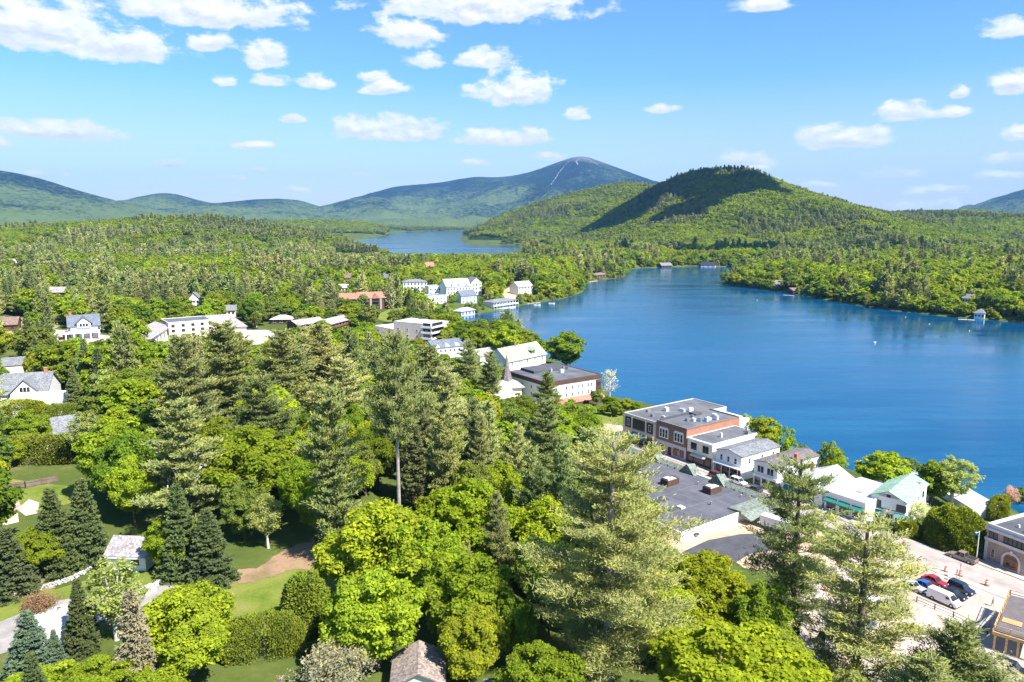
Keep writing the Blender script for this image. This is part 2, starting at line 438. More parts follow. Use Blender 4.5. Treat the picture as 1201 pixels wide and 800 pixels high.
HILLS = {
    'wooded_hill': Hill([(-700, 270), (-200, 262), (-60, 262), (0, 263), (60, 261), (105, 259), (150, 255), (185, 253), (215, 252), (240, 252), (265, 255), (300, 260), (335, 266), (370, 272), (420, 281), (470, 290)],
                   1700, 700, 500, 1.1, 12, 21, 7, 240),
    'lake_hill': Hill([(180, 270), (260, 262), (300, 260), (330, 258.5), (360, 258), (400, 259), (430, 262), (452, 266), (480, 272)], 3900, 900, 800, 1.0, 4, 22, 10, 330),
    'shoulder_hill': Hill([(520, 279), (546, 272), (560, 266), (580, 257), (600, 248), (620, 241), (640, 235), (660, 229), (680, 224), (700, 219), (720, 215), (740, 213.5), (760, 215), (790, 222), (820, 230), (900, 245)],
                    3200, 900, 900, 1.05, 8, 23, 26, 300, 0.35),
    'dome_hill': Hill([(640, 284), (690, 262), (720, 246), (745, 232), (765, 221), (785, 211), (805, 203), (825, 199.5), (850, 198.5), (868, 199.5), (885, 205), (905, 213), (925, 220), (950, 228), (975, 238), (1000, 245), (1040, 254), (1080, 262), (1160, 275)],
                 2450, 1050, 800, 1.35, 6, 24, 18, 260, 0.3),
    'ridge_hill': Hill([(880, 268), (940, 262), (1000, 256), (1040, 252), (1065, 249), (1090, 247.5), (1120, 247.5), (1150, 247), (1170, 251), (1201, 259), (1260, 266), (1400, 262), (1700, 262)],
                2850, 1300, 900, 1.15, 6, 25, 16, 300, 0.3),
}
RANGES = {
    'summit': Hill([(300, 270), (340, 258), (365, 250), (380, 243.5), (400, 238), (420, 232), (445, 225), (465, 219), (482, 217), (500, 215.5), (520, 213), (545, 208.5), (560, 207), (580, 208), (600, 206.5), (620, 202.5), (640, 196), (655, 190.5), (668, 186), (680, 184), (690, 186.5),
                    (705, 192.5), (722, 199), (740, 206), (765, 215), (790, 224), (830, 238), (880, 255), (960, 268)], 11000, 5200, 3000, 1.25, 0, 31, 130, 1000, 0.6),
    'range': Hill([(60, 262), (110, 250), (140, 241), (160, 236), (172, 231), (186, 227.5), (200, 226.5), (214, 228.5), (228, 233), (250, 238.5), (270, 236.5), (295, 233.5), (320, 232.5), (345, 234), (362, 239), (378, 244), (400, 250), (440, 262)],
                  8600, 3200, 2500, 1.2, 0, 32, 75, 800, 0.55),
    'mountain': Hill([(-700, 232), (-400, 214), (-200, 196), (-60, 196), (-20, 197.5), (0, 199.5), (20, 202), (40, 206), (62, 212), (80, 219), (100, 225), (125, 231), (150, 238), (180, 246), (215, 256), (260, 268)],
                     6500, 3000, 2500, 1.1, 0, 33, 85, 700, 0.6),
    'peak': Hill([(1090, 268), (1120, 256), (1138, 248), (1150, 243), (1165, 238), (1180, 231), (1201, 222), (1240, 206), (1290, 195), (1400, 210), (1600, 235)], 8200, 3500, 2500, 1.15, 0, 34, 80, 800, 0.5),
    'far_range': Hill([(860, 262), (940, 255), (1000, 249.5), (1025, 247.5), (1050, 250.5), (1066, 249), (1085, 252), (1140, 258)], 12500, 3000, 2500, 1.0, 0, 35, 30, 900, 0.3),
}


def forest_cover_mat(name, scale, dark, mid, light, rock=None, bump=1.0, fine=0.03):
    m = bpy.data.materials.new(name); m.use_nodes = True; t = NT(m.node_tree); b = m.node_tree.nodes['Principled BSDF']
    co = t.add('ShaderNodeTexCoord').outputs['Object']
    a = t.noise(co, scale, 6, 0.62); c = t.noise(co, scale * 9, 5, 0.7)
    vo = t.add('ShaderNodeTexVoronoi', {'Vector': co, 'Scale': fine}); cell = t.add('ShaderNodeSeparateXYZ', {0: vo.outputs['Color']}).outputs[0]
    z = t.add('ShaderNodeSeparateXYZ', {0: co}).outputs[2]
    alt = t.add('ShaderNodeMapRange', {0: z, 1: 60.0, 2: 520.0, 3: 0.10, 4: -0.10}).outputs[0] if rock else 0.0
    f = t.math('ADD', t.math('ADD', t.math('ADD', t.math('MULTIPLY', a, 0.55), t.math('MULTIPLY', c, 0.30)), t.math('MULTIPLY', cell, 0.16)), alt)
    col = t.ramp(f, [(0.43, dark), (0.50, mid), (0.58, light)])
    if rock:
        r = t.add('ShaderNodeMapRange', {0: t.math('ADD', z, t.math('MULTIPLY', t.noise(co, 0.004, 7, 0.7), 420.0)), 1: 1010.0, 2: 1160.0}).outputs[0]
        col = t.mix(r, col, rock)
    t.l.new(col, b.inputs['Base Color']); b.inputs['Roughness'].default_value = 1.0; b.inputs['Specular IOR Level'].default_value = 0.0
    h = t.math('ADD', t.math('MULTIPLY', vo.outputs['Distance'], -1.0), c)
    t.l.new(t.add('ShaderNodeBump', {'Strength': bump, 'Distance': 0.35 / fine, 'Height': h}).outputs[0], b.inputs['Normal'])
    return m


HILLM = forest_cover_mat('hill_woodland', 0.0035, (0.018, 0.032, 0.014), (0.040, 0.075, 0.016), (0.085, 0.13, 0.025), None, 0.8, 0.11)
RANGEM = forest_cover_mat('mountain_woodland', 0.0011, (0.008, 0.018, 0.016), (0.032, 0.056, 0.028), (0.090, 0.125, 0.036), (0.20, 0.19, 0.18), 1.0, 0.045)
for nm, H in list(HILLS.items()) + list(RANGES.items()):
    far = nm in RANGES
    nx, ny = (340, 190) if far else (240, 170)
    xs = np.linspace(H.x0, H.x1, nx); ys = np.concatenate([np.linspace(H.D - H.front * 1.25, H.D + 0.12 * H.front, ny - 30), np.linspace(H.D + 0.13 * H.front, H.D + H.back * 1.1, 30)])
    X, Y = np.meshgrid(xs, ys); Z = H(X, Y)
    if not far:
        d = np.minimum(signed_dist(X, Y, ML), signed_dist(X, Y, LP)); Z = np.where(d < 25, np.minimum(Z, d * 0.3 - 2), Z)
    structure(link(nm, mesh_np(nm, np.stack([X.ravel(), Y.ravel(), Z.ravel()], 1), [grid_faces(nx, ny)], [RANGEM if far else HILLM], smooth=True)))


def ground(X, Y, hills=True):
    z = bil(X, Y)
    if hills:
        d = None
        for H in HILLS.values(): z = np.maximum(z, H(X, Y)) if np.max(Y) > 900 else z
    return z


def at(px, py, extra=0.0):
    """the point of the ground (lifted by extra) seen at a pixel"""
    z = 12.0
    for _ in range(60):
        x, y = unproj(px, py, min(z + extra, 79.0)); z = 0.5 * z + 0.5 * float(bil(x, y))
    return float(x), float(y), float(z)


def on_hill(H, px, py):
    d = pix_dir(px, py)
    ts = np.linspace(300, 16000, 6000); P = np.array(d)[None, :] * ts[:, None] + np.array([0, 0, CAMZ])
    hit = np.nonzero(P[:, 2] < H(P[:, 0], P[:, 1]))[0]
    return P[hit[0]] if len(hit) else None


# bare slides of pale rock on the summit's near face
ROCK = pmat('pale_rock', (0.24, 0.225, 0.215), 1.0, var=0.35, scale=0.02)
def slide(pts, w):
    H = RANGES['summit']; V = []; dense = []
    for (a, b2) in zip(pts[:-1], pts[1:]):
        for k in np.linspace(0, 1, 12, endpoint=False): dense.append((a[0] + (b2[0] - a[0]) * k, a[1] + (b2[1] - a[1]) * k))
    for i, p in enumerate(dense):
        q = on_hill(H, *p)
        if q is None: continue
        ww = w * (0.6 + 0.8 * random.random())
        for sx in (-1, -0.33, 0.33, 1):
            x = q[0] + sx * ww + 10 * N3(q[1] / 60, i * 0.7, 2); y = q[1]
            V.append((x, y, float(H(x, y)) + 16))
    n = len(V) // 4
    Fc = [(i * 4 + k, i * 4 + k + 1, i * 4 + k + 5, i * 4 + k + 4) for i in range(n - 1) for k in range(3)]
    structure(link('rock_slide', mesh_np('rock_slide', V, [np.array(Fc)], [ROCK])))
slide([(668, 190), (661, 197), (655, 205), (649, 214), (646, 219)], 5)
slide([(679, 187.5), (676, 191), (678, 195)], 7)
slide([(690, 188.5), (697, 192), (701, 195)], 5)

HZ = bpy.data.materials.new('haze_air'); HZ.use_nodes = True; t = NT(HZ.node_tree); HZ.node_tree.nodes.clear()
pv = t.add('ShaderNodeVolumePrincipled', {'Color': (0.22, 0.50, 1.0, 1), 'Density': 3.8e-5, 'Anisotropy': 0.0})
t.add('ShaderNodeOutputMaterial', {'Volume': pv.outputs[0]})
hx0, hx1, hy0, hy1 = -14500, 14500, -1300, 18500
hv = [(x, y, z) for z in (-24, 1130) for x, y in ((hx0, hy0), (hx1, hy0), (hx1, hy1), (hx0, hy1))]
hz_ = link('haze', mesh_np('haze', hv, [np.array([(3, 2, 1, 0), (4, 5, 6, 7), (0, 1, 5, 4), (1, 2, 6, 5), (2, 3, 7, 6), (3, 0, 4, 7)])], [HZ])); hz_['kind'] = 'stuff'

# ------------------------------------------------------------------ roads, lots, lawns draped on the land
def drape(name, pts, mat, lift, world=False, step=2.5, rough=0.0):
    P = pts if world else [at(*p)[:2] for p in pts]
    if rough:                                                # worn, uneven edges
        Q = []; rr = random.Random(len(pts) * 7 + int(lift * 1000))
        for (x0, y0), (x1, y1) in zip(P, P[1:] + P[:1]):
            n = max(1, int(math.hypot(x1 - x0, y1 - y0) / 1.1))
            for k in range(n): Q.append((x0 + (x1 - x0) * k / n + rr.uniform(-rough, rough), y0 + (y1 - y0) * k / n + rr.uniform(-rough, rough)))
        P = Q
    bm = bmesh.new(); bm.faces.new([bm.verts.new((x, y, 0)) for x, y in P])
    xs = [p[0] for p in P]; ys = [p[1] for p in P]
    for ax, lo, hi in ((0, min(xs), max(xs)), (1, min(ys), max(ys))):
        v = lo + step
        while v < hi:
            co = (v, 0, 0) if ax == 0 else (0, v, 0); no = (1, 0, 0) if ax == 0 else (0, 1, 0)
            bmesh.ops.bisect_plane(bm, geom=bm.verts[:] + bm.edges[:] + bm.faces[:], plane_co=co, plane_no=no); v += step
    bmesh.ops.triangulate(bm, faces=bm.faces[:])
    zz = bil(np.array([v.co.x for v in bm.verts]), np.array([v.co.y for v in bm.verts]))
    for v, z in zip(bm.verts, zz): v.co.z = float(z) + lift
    bmesh.ops.recalc_face_normals(bm, faces=bm.faces[:])
    for f in bm.faces:
        if f.normal.z < 0: f.normal_flip()
    me = bpy.data.meshes.new(name); bm.to_mesh(me); bm.free(); me.materials.append(mat)
    return structure(link(name, me))


ASPH = pmat('worn_asphalt', (0.36, 0.31, 0.28), 0.95, var=0.22, scale=0.25, bump=0.1)
ASPHD = pmat('fresh_asphalt', (0.075, 0.075, 0.085), 0.9, var=0.25, scale=0.3, bump=0.1)
PAVE = pmat('pavement_concrete', (0.45, 0.365, 0.31), 0.95, var=0.24, scale=0.22)
SAND = pmat('bare_earth', (0.52, 0.38, 0.26), 1.0, var=0.28, scale=0.22, bump=0.3)
GRASS = ground_mat('lawn_grass', [(0.34, (0.085, 0.13, 0.02)), (0.45, (0.14, 0.185, 0.028)), (0.55, (0.19, 0.21, 0.045)), (0.63, (0.25, 0.21, 0.085)), (0.72, (0.32, 0.23, 0.13))], 0.16, 2.2)
LITTER = ground_mat('leaf_litter', [(0.30, (0.14, 0.15, 0.035)), (0.42, (0.24, 0.165, 0.10)), (0.55, (0.33, 0.215, 0.135)), (0.66, (0.22, 0.18, 0.075)), (0.75, (0.13, 0.16, 0.03))], 0.2, 2.2)
SU = np.array([0.575, -0.818]); SN = np.array([0.818, 0.575])          # along the main street, and across it towards the lake
B0 = np.array([36.0, 232.0])                                            # a corner of the shop row's frontage


def st(along, across): p = B0 + SU * along + SN * across; return float(p[0]), float(p[1])


road = drape('road', [st(a, c) for a, c in ((-70, -10.5), (-70, -3.2), (0, -3.0), (60, -3.4), (95, 1.0), (120, 1.8), (165, 2.0), (165, -8.5), (110, -9.0), (85, -9.6), (60, -10.5), (0, -10.8))], ASPH, 0.06, True)
drape('pavement', [st(a, c) for a, c in ((-40, -3.1), (-40, -0.1), (0, -0.1), (82, -0.1), (82, -3.2), (40, -3.2), (0, -2.9))], PAVE, 0.16, True)
drape('pavement', [st(a, c) for a, c in ((96, 1.1), (98, 4.4), (112, 4.6), (165, 4.4), (165, 2.1), (120, 1.9))], PAVE, 0.16, True)
MARK = pmat('road_paint', (0.78, 0.77, 0.74), 0.8, var=0.15)
for a0 in (101, 113, 127, 141):
    drape('road_marking', [st(a0, -0.4), st(a0 + 4.5, -0.4), st(a0 + 4.5, 0.3), st(a0, 0.3)], MARK, 0.085, True)
drape('pavement', [st(a, c) for a, c in ((88, -9.8), (100, -9.2), (165, -8.7), (165, -11.0), (112, -11.2), (90, -12))], PAVE, 0.12, True)
drape('parking_lot', [(985, 655), (1040, 650), (1075, 655), (1201, 712), (1260, 745), (1260, 800), (1150, 800), (1090, 800), (1000, 810), (900, 800), (890, 760), (930, 690)], PAVE, 0.045)
drape('dirt_lot', [(775, 628), (852, 609), (895, 600), (935, 606), (985, 640), (980, 665), (880, 668), (840, 652), (800, 652)], SAND, 0.05, rough=.5)
drape('parking_lot', [(800, 648), (830, 634), (868, 627), (915, 625), (912, 645), (880, 650), (850, 668), (820, 680)], ASPHD, 0.10)
drape('lawn', [(-20, 735), (-20, 706), (60, 692), (140, 672), (185, 668), (205, 680), (300, 672), (372, 655), (400, 676), (410, 720), (340, 745), (250, 752), (180, 700), (105, 702), (60, 716)], GRASS, 0.05, rough=.5)
drape('dirt_path', [(188, 655), (215, 650), (245, 672), (300, 667), (345, 640), (385, 632), (412, 650), (405, 675), (345, 668), (300, 683), (240, 688), (190, 672)], LITTER, 0.10, rough=.55)
drape('dirt_path', [(0, 640), (36, 640), (62, 690), (0, 705)], LITTER, 0.10, rough=.55)
drape('lawn', [(0, 560), (40, 566), (92, 572), (85, 590), (50, 600), (0, 602)], GRASS, 0.06)
drape('driveway', [(-20, 738), (60, 706), (110, 699), (185, 684), (212, 690), (200, 716), (140, 722), (60, 748), (-20, 775)], pmat('drive_gravel', (0.30, 0.275, 0.26), 0.95, var=0.2, scale=0.5), 0.09)
drape('lawn', [(0, 372), (40, 374), (72, 381), (55, 392), (0, 394)], ground_mat('dry_grass', [(0.3, (0.28, 0.24, 0.09)), (0.5, (0.36, 0.30, 0.13)), (0.7, (0.22, 0.24, 0.06))], 0.08, 1.0), 0.1, step=5)
drape('lawn', [(434, 373), (460, 361), (495, 362), (520, 370), (500, 378), (455, 378)], GRASS, 0.1, step=5)
drape('parking_lot', [(50, 398), (60, 386), (110, 392), (180, 402), (178, 416), (95, 412)], PAVE, 0.1, step=5)
drape('parking_lot', [(170, 392), (200, 390), (262, 388), (310, 388), (322, 402), (260, 410), (190, 404)], PAVE, 0.1, step=5)
drape('road', [(400, 392), (430, 386), (470, 378), (520, 384), (520, 396), (470, 412), (420, 412)], PAVE, 0.1, step=5)
drape('driveway', [(588, 352), (590, 341), (606, 333), (614, 336), (606, 344), (604, 356)], SAND, 0.1, step=5)
drape('lawn', [(700, 486), (722, 476), (733, 480), (732, 500), (705, 504)], GRASS, 0.1)
drape('pavement', [(700, 512), (706, 497), (732, 500), (732, 514)], PAVE, 0.14)

# ------------------------------------------------------------------ buildings
def bm_box(bm, x0, x1, y0, y1, z0, z1):
    v = [bm.verts.new(c) for c in ((x0, y0, z0), (x1, y0, z0), (x1, y1, z0), (x0, y1, z0), (x0, y0, z1), (x1, y0, z1), (x1, y1, z1), (x0, y1, z1))]
    for f in ((3, 2, 1, 0), (4, 5, 6, 7), (0, 1, 5, 4), (1, 2, 6, 5), (2, 3, 7, 6), (3, 0, 4, 7)): bm.faces.new([v[i] for i in f])


def bm_poly(bm, pts, vec):
    a = [bm.verts.new(p) for p in pts]; b2 = [bm.verts.new(Vector(p) + Vector(vec)) for p in pts]; n = len(a)
    bm.faces.new(a); bm.faces.new(b2[::-1])
    for i in range(n): bm.faces.new([a[i], b2[i], b2[(i + 1) % n], a[(i + 1) % n]])


def bm_cyl(bm, p, q, r0, r1=None, seg=10):
    r1 = r0 if r1 is None else r1; p, q = Vector(p), Vector(q); ax = (q - p).normalized(); u = ax.orthogonal().normalized(); w = ax.cross(u)
    A, B2 = [], []
    for i in range(seg):
        a = 2 * math.pi * i / seg; d = u * math.cos(a) + w * math.sin(a)
        A.append(bm.verts.new(p + d * r0)); B2.append(bm.verts.new(q + d * r1))
    for i in range(seg): bm.faces.new([A[i], A[(i + 1) % seg], B2[(i + 1) % seg], B2[i]])
    bm.faces.new(A[::-1]); bm.faces.new(B2)


def bm_done(bm, name, mat, parent=None, bevel=0.0, loc=None, rotz=None):
    bmesh.ops.recalc_face_normals(bm, faces=bm.faces[:])
    if bevel: bmesh.ops.bevel(bm, geom=bm.edges[:], offset=bevel, segments=2, affect='EDGES', clamp_overlap=True)
    me = bpy.data.meshes.new(name); bm.to_mesh(me); bm.free()
    for m in (mat if isinstance(mat, (list, tuple)) else [mat]): me.materials.append(m)
    return link(name, me, parent, loc, rotz)


def boxes(name, mat, lst, parent=None, bevel=0.0, loc=None, rotz=None):
    bm = bmesh.new()
    for b2 in lst: bm_box(bm, *b2)
    return bm_done(bm, name, mat, parent, bevel, loc, rotz)


WIN_CACHE = {}
def window(parent, face, W, D, u, z, w, h, frame=None, pane=None, y=None, bars=1, t=0.09):
    """a window set on one wall of a building; u along that wall from its middle"""
    frame = frame or WHITEP; pane = pane or GLASS
    key = (round(w, 2), round(h, 2), frame.name, pane.name, bars)
    if key not in WIN_CACHE:
        bm = bmesh.new()
        bm_box(bm, -w / 2 - t, w / 2 + t, -0.07, 0, h / 2, h / 2 + t); bm_box(bm, -w / 2 - t * 1.6, w / 2 + t * 1.6, -0.12, 0, -h / 2 - t, -h / 2)
        bm_box(bm, -w / 2 - t, -w / 2, -0.07, 0, -h / 2, h / 2); bm_box(bm, w / 2, w / 2 + t, -0.07, 0, -h / 2, h / 2)
        if bars:
            bm_box(bm, -w / 2, w / 2, -0.05, 0, -0.03, 0.03)
            if bars > 1: 
                for k in range(1, bars): bm_box(bm, -w / 2 + w * k / bars - 0.03, -w / 2 + w * k / bars + 0.03, -0.055, 0, -h / 2, h / 2)
        bmesh.ops.recalc_face_normals(bm, faces=bm.faces[:]); m1 = bpy.data.meshes.new('window'); bm.to_mesh(m1); bm.free(); m1.materials.append(frame)
        bm = bmesh.new(); bm_box(bm, -w / 2 + .002, w / 2 - .002, -0.025, 0.02, -h / 2 + .002, h / 2 - .002)
        bmesh.ops.recalc_face_normals(bm, faces=bm.faces[:]); m2 = bpy.data.meshes.new('pane'); bm.to_mesh(m2); bm.free(); m2.materials.append(pane)
        WIN_CACHE[key] = (m1, m2)
    m1, m2 = WIN_CACHE[key]
    if face == 'front': loc, rz = (u, 0, z), 0
    elif face == 'right': loc, rz = (W / 2, D / 2 + u, z), math.pi / 2
    elif face == 'left': loc, rz = (-W / 2, D / 2 - u, z), -math.pi / 2
    else: loc, rz = (-u, D, z), math.pi
    if y is not None: loc = (loc[0], y, loc[2])
    o = link('window', m1, parent, loc, rz); link('pane', m2, o); return o


CLEAR = []            # (x0, y0, x1, y1, distance): parts of the view kept free of trees that stand nearer than that
FOOT = []             # footprints (centre x, y, ux, half w, half d)


class House: pass


def house(name, label, cat, p0, p1, depth, h, roof='flat', rh=2.5, wall=None, roofm=None, rows=(), over=0.35, base=-2.5, clear=None, group=None, parapet=0.5, world=False, zoff=0.0, trim=None, cap=None, shell=True):
    a = at(*p0) if not world else (p0[0], p0[1], float(bil(*p0))); b2 = at(*p1) if not world else (p1[0], p1[1], float(bil(*p1)))
    A, B2 = Vector(a[:2]), Vector(b2[:2]); W = (B2 - A).length; yaw = math.atan2(B2.y - A.y, B2.x - A.x); mid = (A + B2) / 2
    z = (a[2] + b2[2]) / 2 + zoff
    e = link(name, None, None, (mid.x, mid.y, z), yaw); e.empty_display_size = 1
    tag(e, label, cat, group)
    D = depth; wall = wall or WHITE; roofm = roofm or ROOFGREY
    H = House(); H.e, H.W, H.D, H.h, H.yaw = e, W, D, h, yaw
    bm = bmesh.new()
    if shell:
        if roof == 'gable_y':
            bm_poly(bm, [(-W / 2, 0, base), (W / 2, 0, base), (W / 2, 0, h), (0, 0, h + rh), (-W / 2, 0, h)], (0, D, 0))
        elif roof == 'gable_x':
            bm_poly(bm, [(-W / 2, 0, base), (-W / 2, D, base), (-W / 2, D, h), (-W / 2, D / 2, h + rh), (-W / 2, 0, h)], (W, 0, 0))
        else: bm_box(bm, -W / 2, W / 2, 0, D, base, h)
        H.wall = bm_done(bm, 'wall', wall, e)
    else: bm.free()
    bm = bmesh.new(); o, t = over, 0.18
    if roof == 'gable_y':
        s = rh / (W / 2); lo = h - o * s
        for sx in (-1, 1): bm_poly(bm, [(sx * (W / 2 + o), -o, lo + .03), (0, -o, h + rh + .03), (0, -o, h + rh + t + .03), (sx * (W / 2 + o), -o, lo + t + .03)], (0, D + 2 * o, 0))
    elif roof == 'gable_x':
        s = rh / (D / 2); lo = h - o * s
        for y0 in (-o, D + o): bm_poly(bm, [(-W / 2 - o, y0, lo + .03), (-W / 2 - o, D / 2, h + rh + .03), (-W / 2 - o, D / 2, h + rh + t + .03), (-W / 2 - o, y0, lo + t + .03)], (W + 2 * o, 0, 0))
    elif roof == 'hip':
        m2 = min(W, D) / 2; rx = max(W / 2 - m2, 0.01); ry = max(D / 2 - m2, 0.01); L = [(-W / 2 - o, -o, h), (W / 2 + o, -o, h), (W / 2 + o, D + o, h), (-W / 2 - o, D + o, h)]
        T = [(-rx, D / 2 - ry, h + rh), (rx, D / 2 - ry, h + rh), (rx, D / 2 + ry, h + rh), (-rx, D / 2 + ry, h + rh)]
        lv = [bm.verts.new((x, y, zz + .02)) for x, y, zz in L]; uv = [bm.verts.new((x, y, zz + .2)) for x, y, zz in L]; tv = [bm.verts.new(p) for p in T]
        bm.faces.new(lv[::-1])
        for i in range(4): bm.faces.new([lv[i], lv[(i + 1) % 4], uv[(i + 1) % 4], uv[i]]); bm.faces.new([uv[i], uv[(i + 1) % 4], tv[(i + 1) % 4], tv[i]])
        bmesh.ops.remove_doubles(bm, verts=tv, dist=0.03)
        if len([v for v in bm.verts if abs(v.co.z - h - rh) < 1e-4]) >= 3: bm.faces.new([v for v in tv if v.is_valid])
    elif roof == 'flat':
        p = parapet; k = 0.28
        bm_box(bm, -W / 2 + k, W / 2 - k, k, D - k, h + .003, h + 0.12)
    elif roof == 'shed':
        bm_poly(bm, [(-W / 2 - o, -o, h + .02), (-W / 2 - o, D + o, h + rh + .02), (-W / 2 - o, D + o, h + rh + t), (-W / 2 - o, -o, h + t)], (W + 2 * o, 0, 0))
    H.roof = bm_done(bm, 'roof', roofm, e)
    if roof == 'flat' and parapet > 0:
        k = 0.28; p = parapet
        H.cap = boxes('parapet', cap or wall, [(-W / 2 - .03, W / 2 + .03, -.03, k - .002, h + .003, h + p), (-W / 2 - .03, W / 2 + .03, D - k + .002, D + .03, h + .003, h + p),
                                             (-W / 2 - .03, -W / 2 + k - .002, k, D - k, h + .003, h + p), (W / 2 - k + .002, W / 2 + .03, k, D - k, h + .003, h + p)], e)
    for r in rows:                      # (face, n or list of positions, z, w, h[, bars[, frame]])
        fc, us, zz, w, hh = r[:5]; bars = r[5] if len(r) > 5 else 1; fr = r[6] if len(r) > 6 else None
        L = W if fc in ('front', 'back') else D
        if isinstance(us, int): us = [(i + .5) / us * L - L / 2 for i in range(us)]
        for u in us: window(e, fc, W, D, u, zz, w, hh, fr, bars=bars)
    ux = (B2 - A).normalized() if W > 0 else Vector((1, 0)); uy = Vector((-ux.y, ux.x)); c = mid + uy * D / 2
    FOOT.append((c.x, c.y, ux.x, ux.y, W / 2 + 0.5, D / 2 + 0.5))
    if clear: CLEAR.append(tuple(clear) + (c.length,))
    H.z = z; return H


def door(H, u, w=1.0, h=2.2, mat=None, face='front', z0=0.0):
    W, D = H.W, H.D
    loc, rz = {'front': ((u, 0, z0), 0), 'right': ((W / 2, D / 2 + u, z0), math.pi / 2), 'left': ((-W / 2, D / 2 - u, z0), -math.pi / 2)}[face]
    o = boxes('door', mat or DARKF, [(-w / 2, w / 2, -0.06, 0.01, 0, h), (-w / 2 - .1, -w / 2, -.09, .01, 0, h + .1), (w / 2, w / 2 + .1, -.09, .01, 0, h + .1), (-w / 2, w / 2, -.09, .01, h, h + .1)], H.e, loc=loc, rotz=rz)
    boxes('handle', METALG, [(w / 2 - .2, w / 2 - .12, -.13, -.06, h * .45, h * .5)], o)
    return o


def awning(H, u, w, z, mat, out=1.2, drop=0.8, face='front'):
    W, D = H.W, H.D
    loc, rz = {'front': ((u, 0, z), 0), 'right': ((W / 2, D / 2 + u, z), math.pi / 2)}[face]
    bm = bmesh.new(); bm_poly(bm, [(-w / 2, -0.02, 0), (-w / 2, -out, -drop), (-w / 2, -out, -drop - .25), (-w / 2, -.02, -0.25)], (w, 0, 0))
    return bm_done(bm, 'awning', mat, H.e, loc=loc, rotz=rz)


def chimney(H, x, y, z0, z1, mat, w=0.8):
    return boxes('chimney', mat, [(x - w / 2, x + w / 2, y - w / 2, y + w / 2, z0, z1), (x - w / 2 - .08, x + w / 2 + .08, y - w / 2 - .08, y + w / 2 + .08, z1, z1 + .15)], H.roof)


def vents(H, spots, z):
    for n_, (x, y, w, d, hh) in enumerate(spots):
        w, d, hh = w * .82, d * .82, hh * .8
        boxes('vent_unit', (METALW, METALG, LIGHTMETAL)[n_ % 3], [(x - w / 2, x + w / 2, y - d / 2, y + d / 2, z + .1, z + .1 + hh * .8), (x - w / 2 + .08, x + w / 2 - .08, y - d / 2 + .08, y + d / 2 - .08, z + hh * .8 + .1, z + hh + .1), (x - w / 2 - .05, x + w / 2 + .05, y - d / 2 - .05, y + d / 2 + .05, z, z + .1)], H.roof)


def band(H, z0, z1, mat, out=0.12, faces=('front',), name='band', x0=None, x1=None):
    L = []
    W, D = H.W, H.D
    if 'front' in faces: L.append((-W / 2 - out if x0 is None else x0, W / 2 + out if x1 is None else x1, -out, -.004, z0, z1))
    if 'right' in faces: L.append((W / 2 + .004, W / 2 + out, -.003, D, z0, z1))
    if 'left' in faces: L.append((-W / 2 - out, -W / 2 - .004, -.003, D, z0, z1))
    return boxes(name, mat, L, H.e)


REDBRICK = brick_mat('red_brick', (0.46, 0.15, 0.08), (0.36, 0.11, 0.06), (0.42, 0.30, 0.24))
BROWNSHADEBRICK = brick_mat('brown_shade_brick', (0.24, 0.13, 0.085), (0.17, 0.085, 0.055), (0.25, 0.2, 0.17))  # darker brick: parapet cap, and the shade painted on the red brick front
TANBRICK = brick_mat('tan_brick', (0.42, 0.28, 0.21), (0.33, 0.21, 0.16), (0.45, 0.38, 0.32))
BEIGE = pmat('beige_render', (0.60, 0.52, 0.44), 0.85, var=0.1, scale=0.5)
BLUEAWN = pmat('blue_canvas', (0.02, 0.20, 0.50), 0.8, var=0.15)
TEALAWN = pmat('green_canvas', (0.02, 0.19, 0.145), 0.8, var=0.15)
ORANGE = pmat('orange_plastic', (0.85, 0.20, 0.03), 0.5, var=0.1)
GREENROOF = shingle_mat('pale_sage_roof', (0.33, 0.40, 0.26), 0.4)
MINTROOF = shingle_mat('pale_mint_roof', (0.28, 0.43, 0.32), 0.4)
SAGE = shingle_mat('sage_shingles', (0.20, 0.225, 0.19), 0.3)
GREYSH = shingle_mat('grey_shingles', (0.20, 0.205, 0.22), 0.3)
WARMSH = shingle_mat('weathered_shingles', (0.33, 0.30, 0.30), 0.28)
SLATE = shingle_mat('blue_grey_slate', (0.15, 0.17, 0.21), 0.3)
REDROOF = shingle_mat('terracotta_shingles', (0.37, 0.185, 0.13), 0.3)
BROWNROOF = shingle_mat('brown_shingles', (0.22, 0.155, 0.13), 0.3)
LIGHTMETAL = pmat('light_metal_roof', (0.55, 0.58, 0.63), 0.35, 0.3, var=0.1, scale=0.4)


def wpt(px, py, z): return unproj(px, py, z)


row = 'shops along the main street'
f_ = lambda a: st(a, 0.0)
# two storeys of dark glass in a beige grid, blue awning
H = house('shop_building', 'wide two storey shop building with dark glass bays, beige frame and blue awning', 'building', f_(0), f_(14.3), 33, 8.6, 'flat', wall=BEIGE, roofm=ROOFGREY, parapet=0.35, world=True, clear=(728, 466, 860, 524), group=row)
for u, w in ((-4.9, 2.6), (-0.2, 5.2), (4.6, 2.6)):
    o = boxes('glazed_bay', DARKF, [(u - w / 2, u + w / 2, -.10, .02, 4.7, 8.0)], H.e)
    nn = 1 if w < 3 else 3
    for k in range(nn):
        x = u + (k - (nn - 1) / 2) * 1.55
        boxes('window', WHITEP if w < 3 else DARKF, [(x - .5, x + .5, -.13, -.104, 5.3, 7.4)], o); boxes('pane', GLASS, [(x - .38, x + .38, -.14, -.132, 5.45, 7.25)], o)
for u, w in ((-4.9, 2.6), (-0.2, 5.0)):
    boxes('shop_window', GLASS, [(u - w / 2, u + w / 2, -.06, .02, 0.5, 3.1)], H.e)
awning(H, -0.2, 5.2, 3.7, BLUEAWN, 1.5, 0.9)
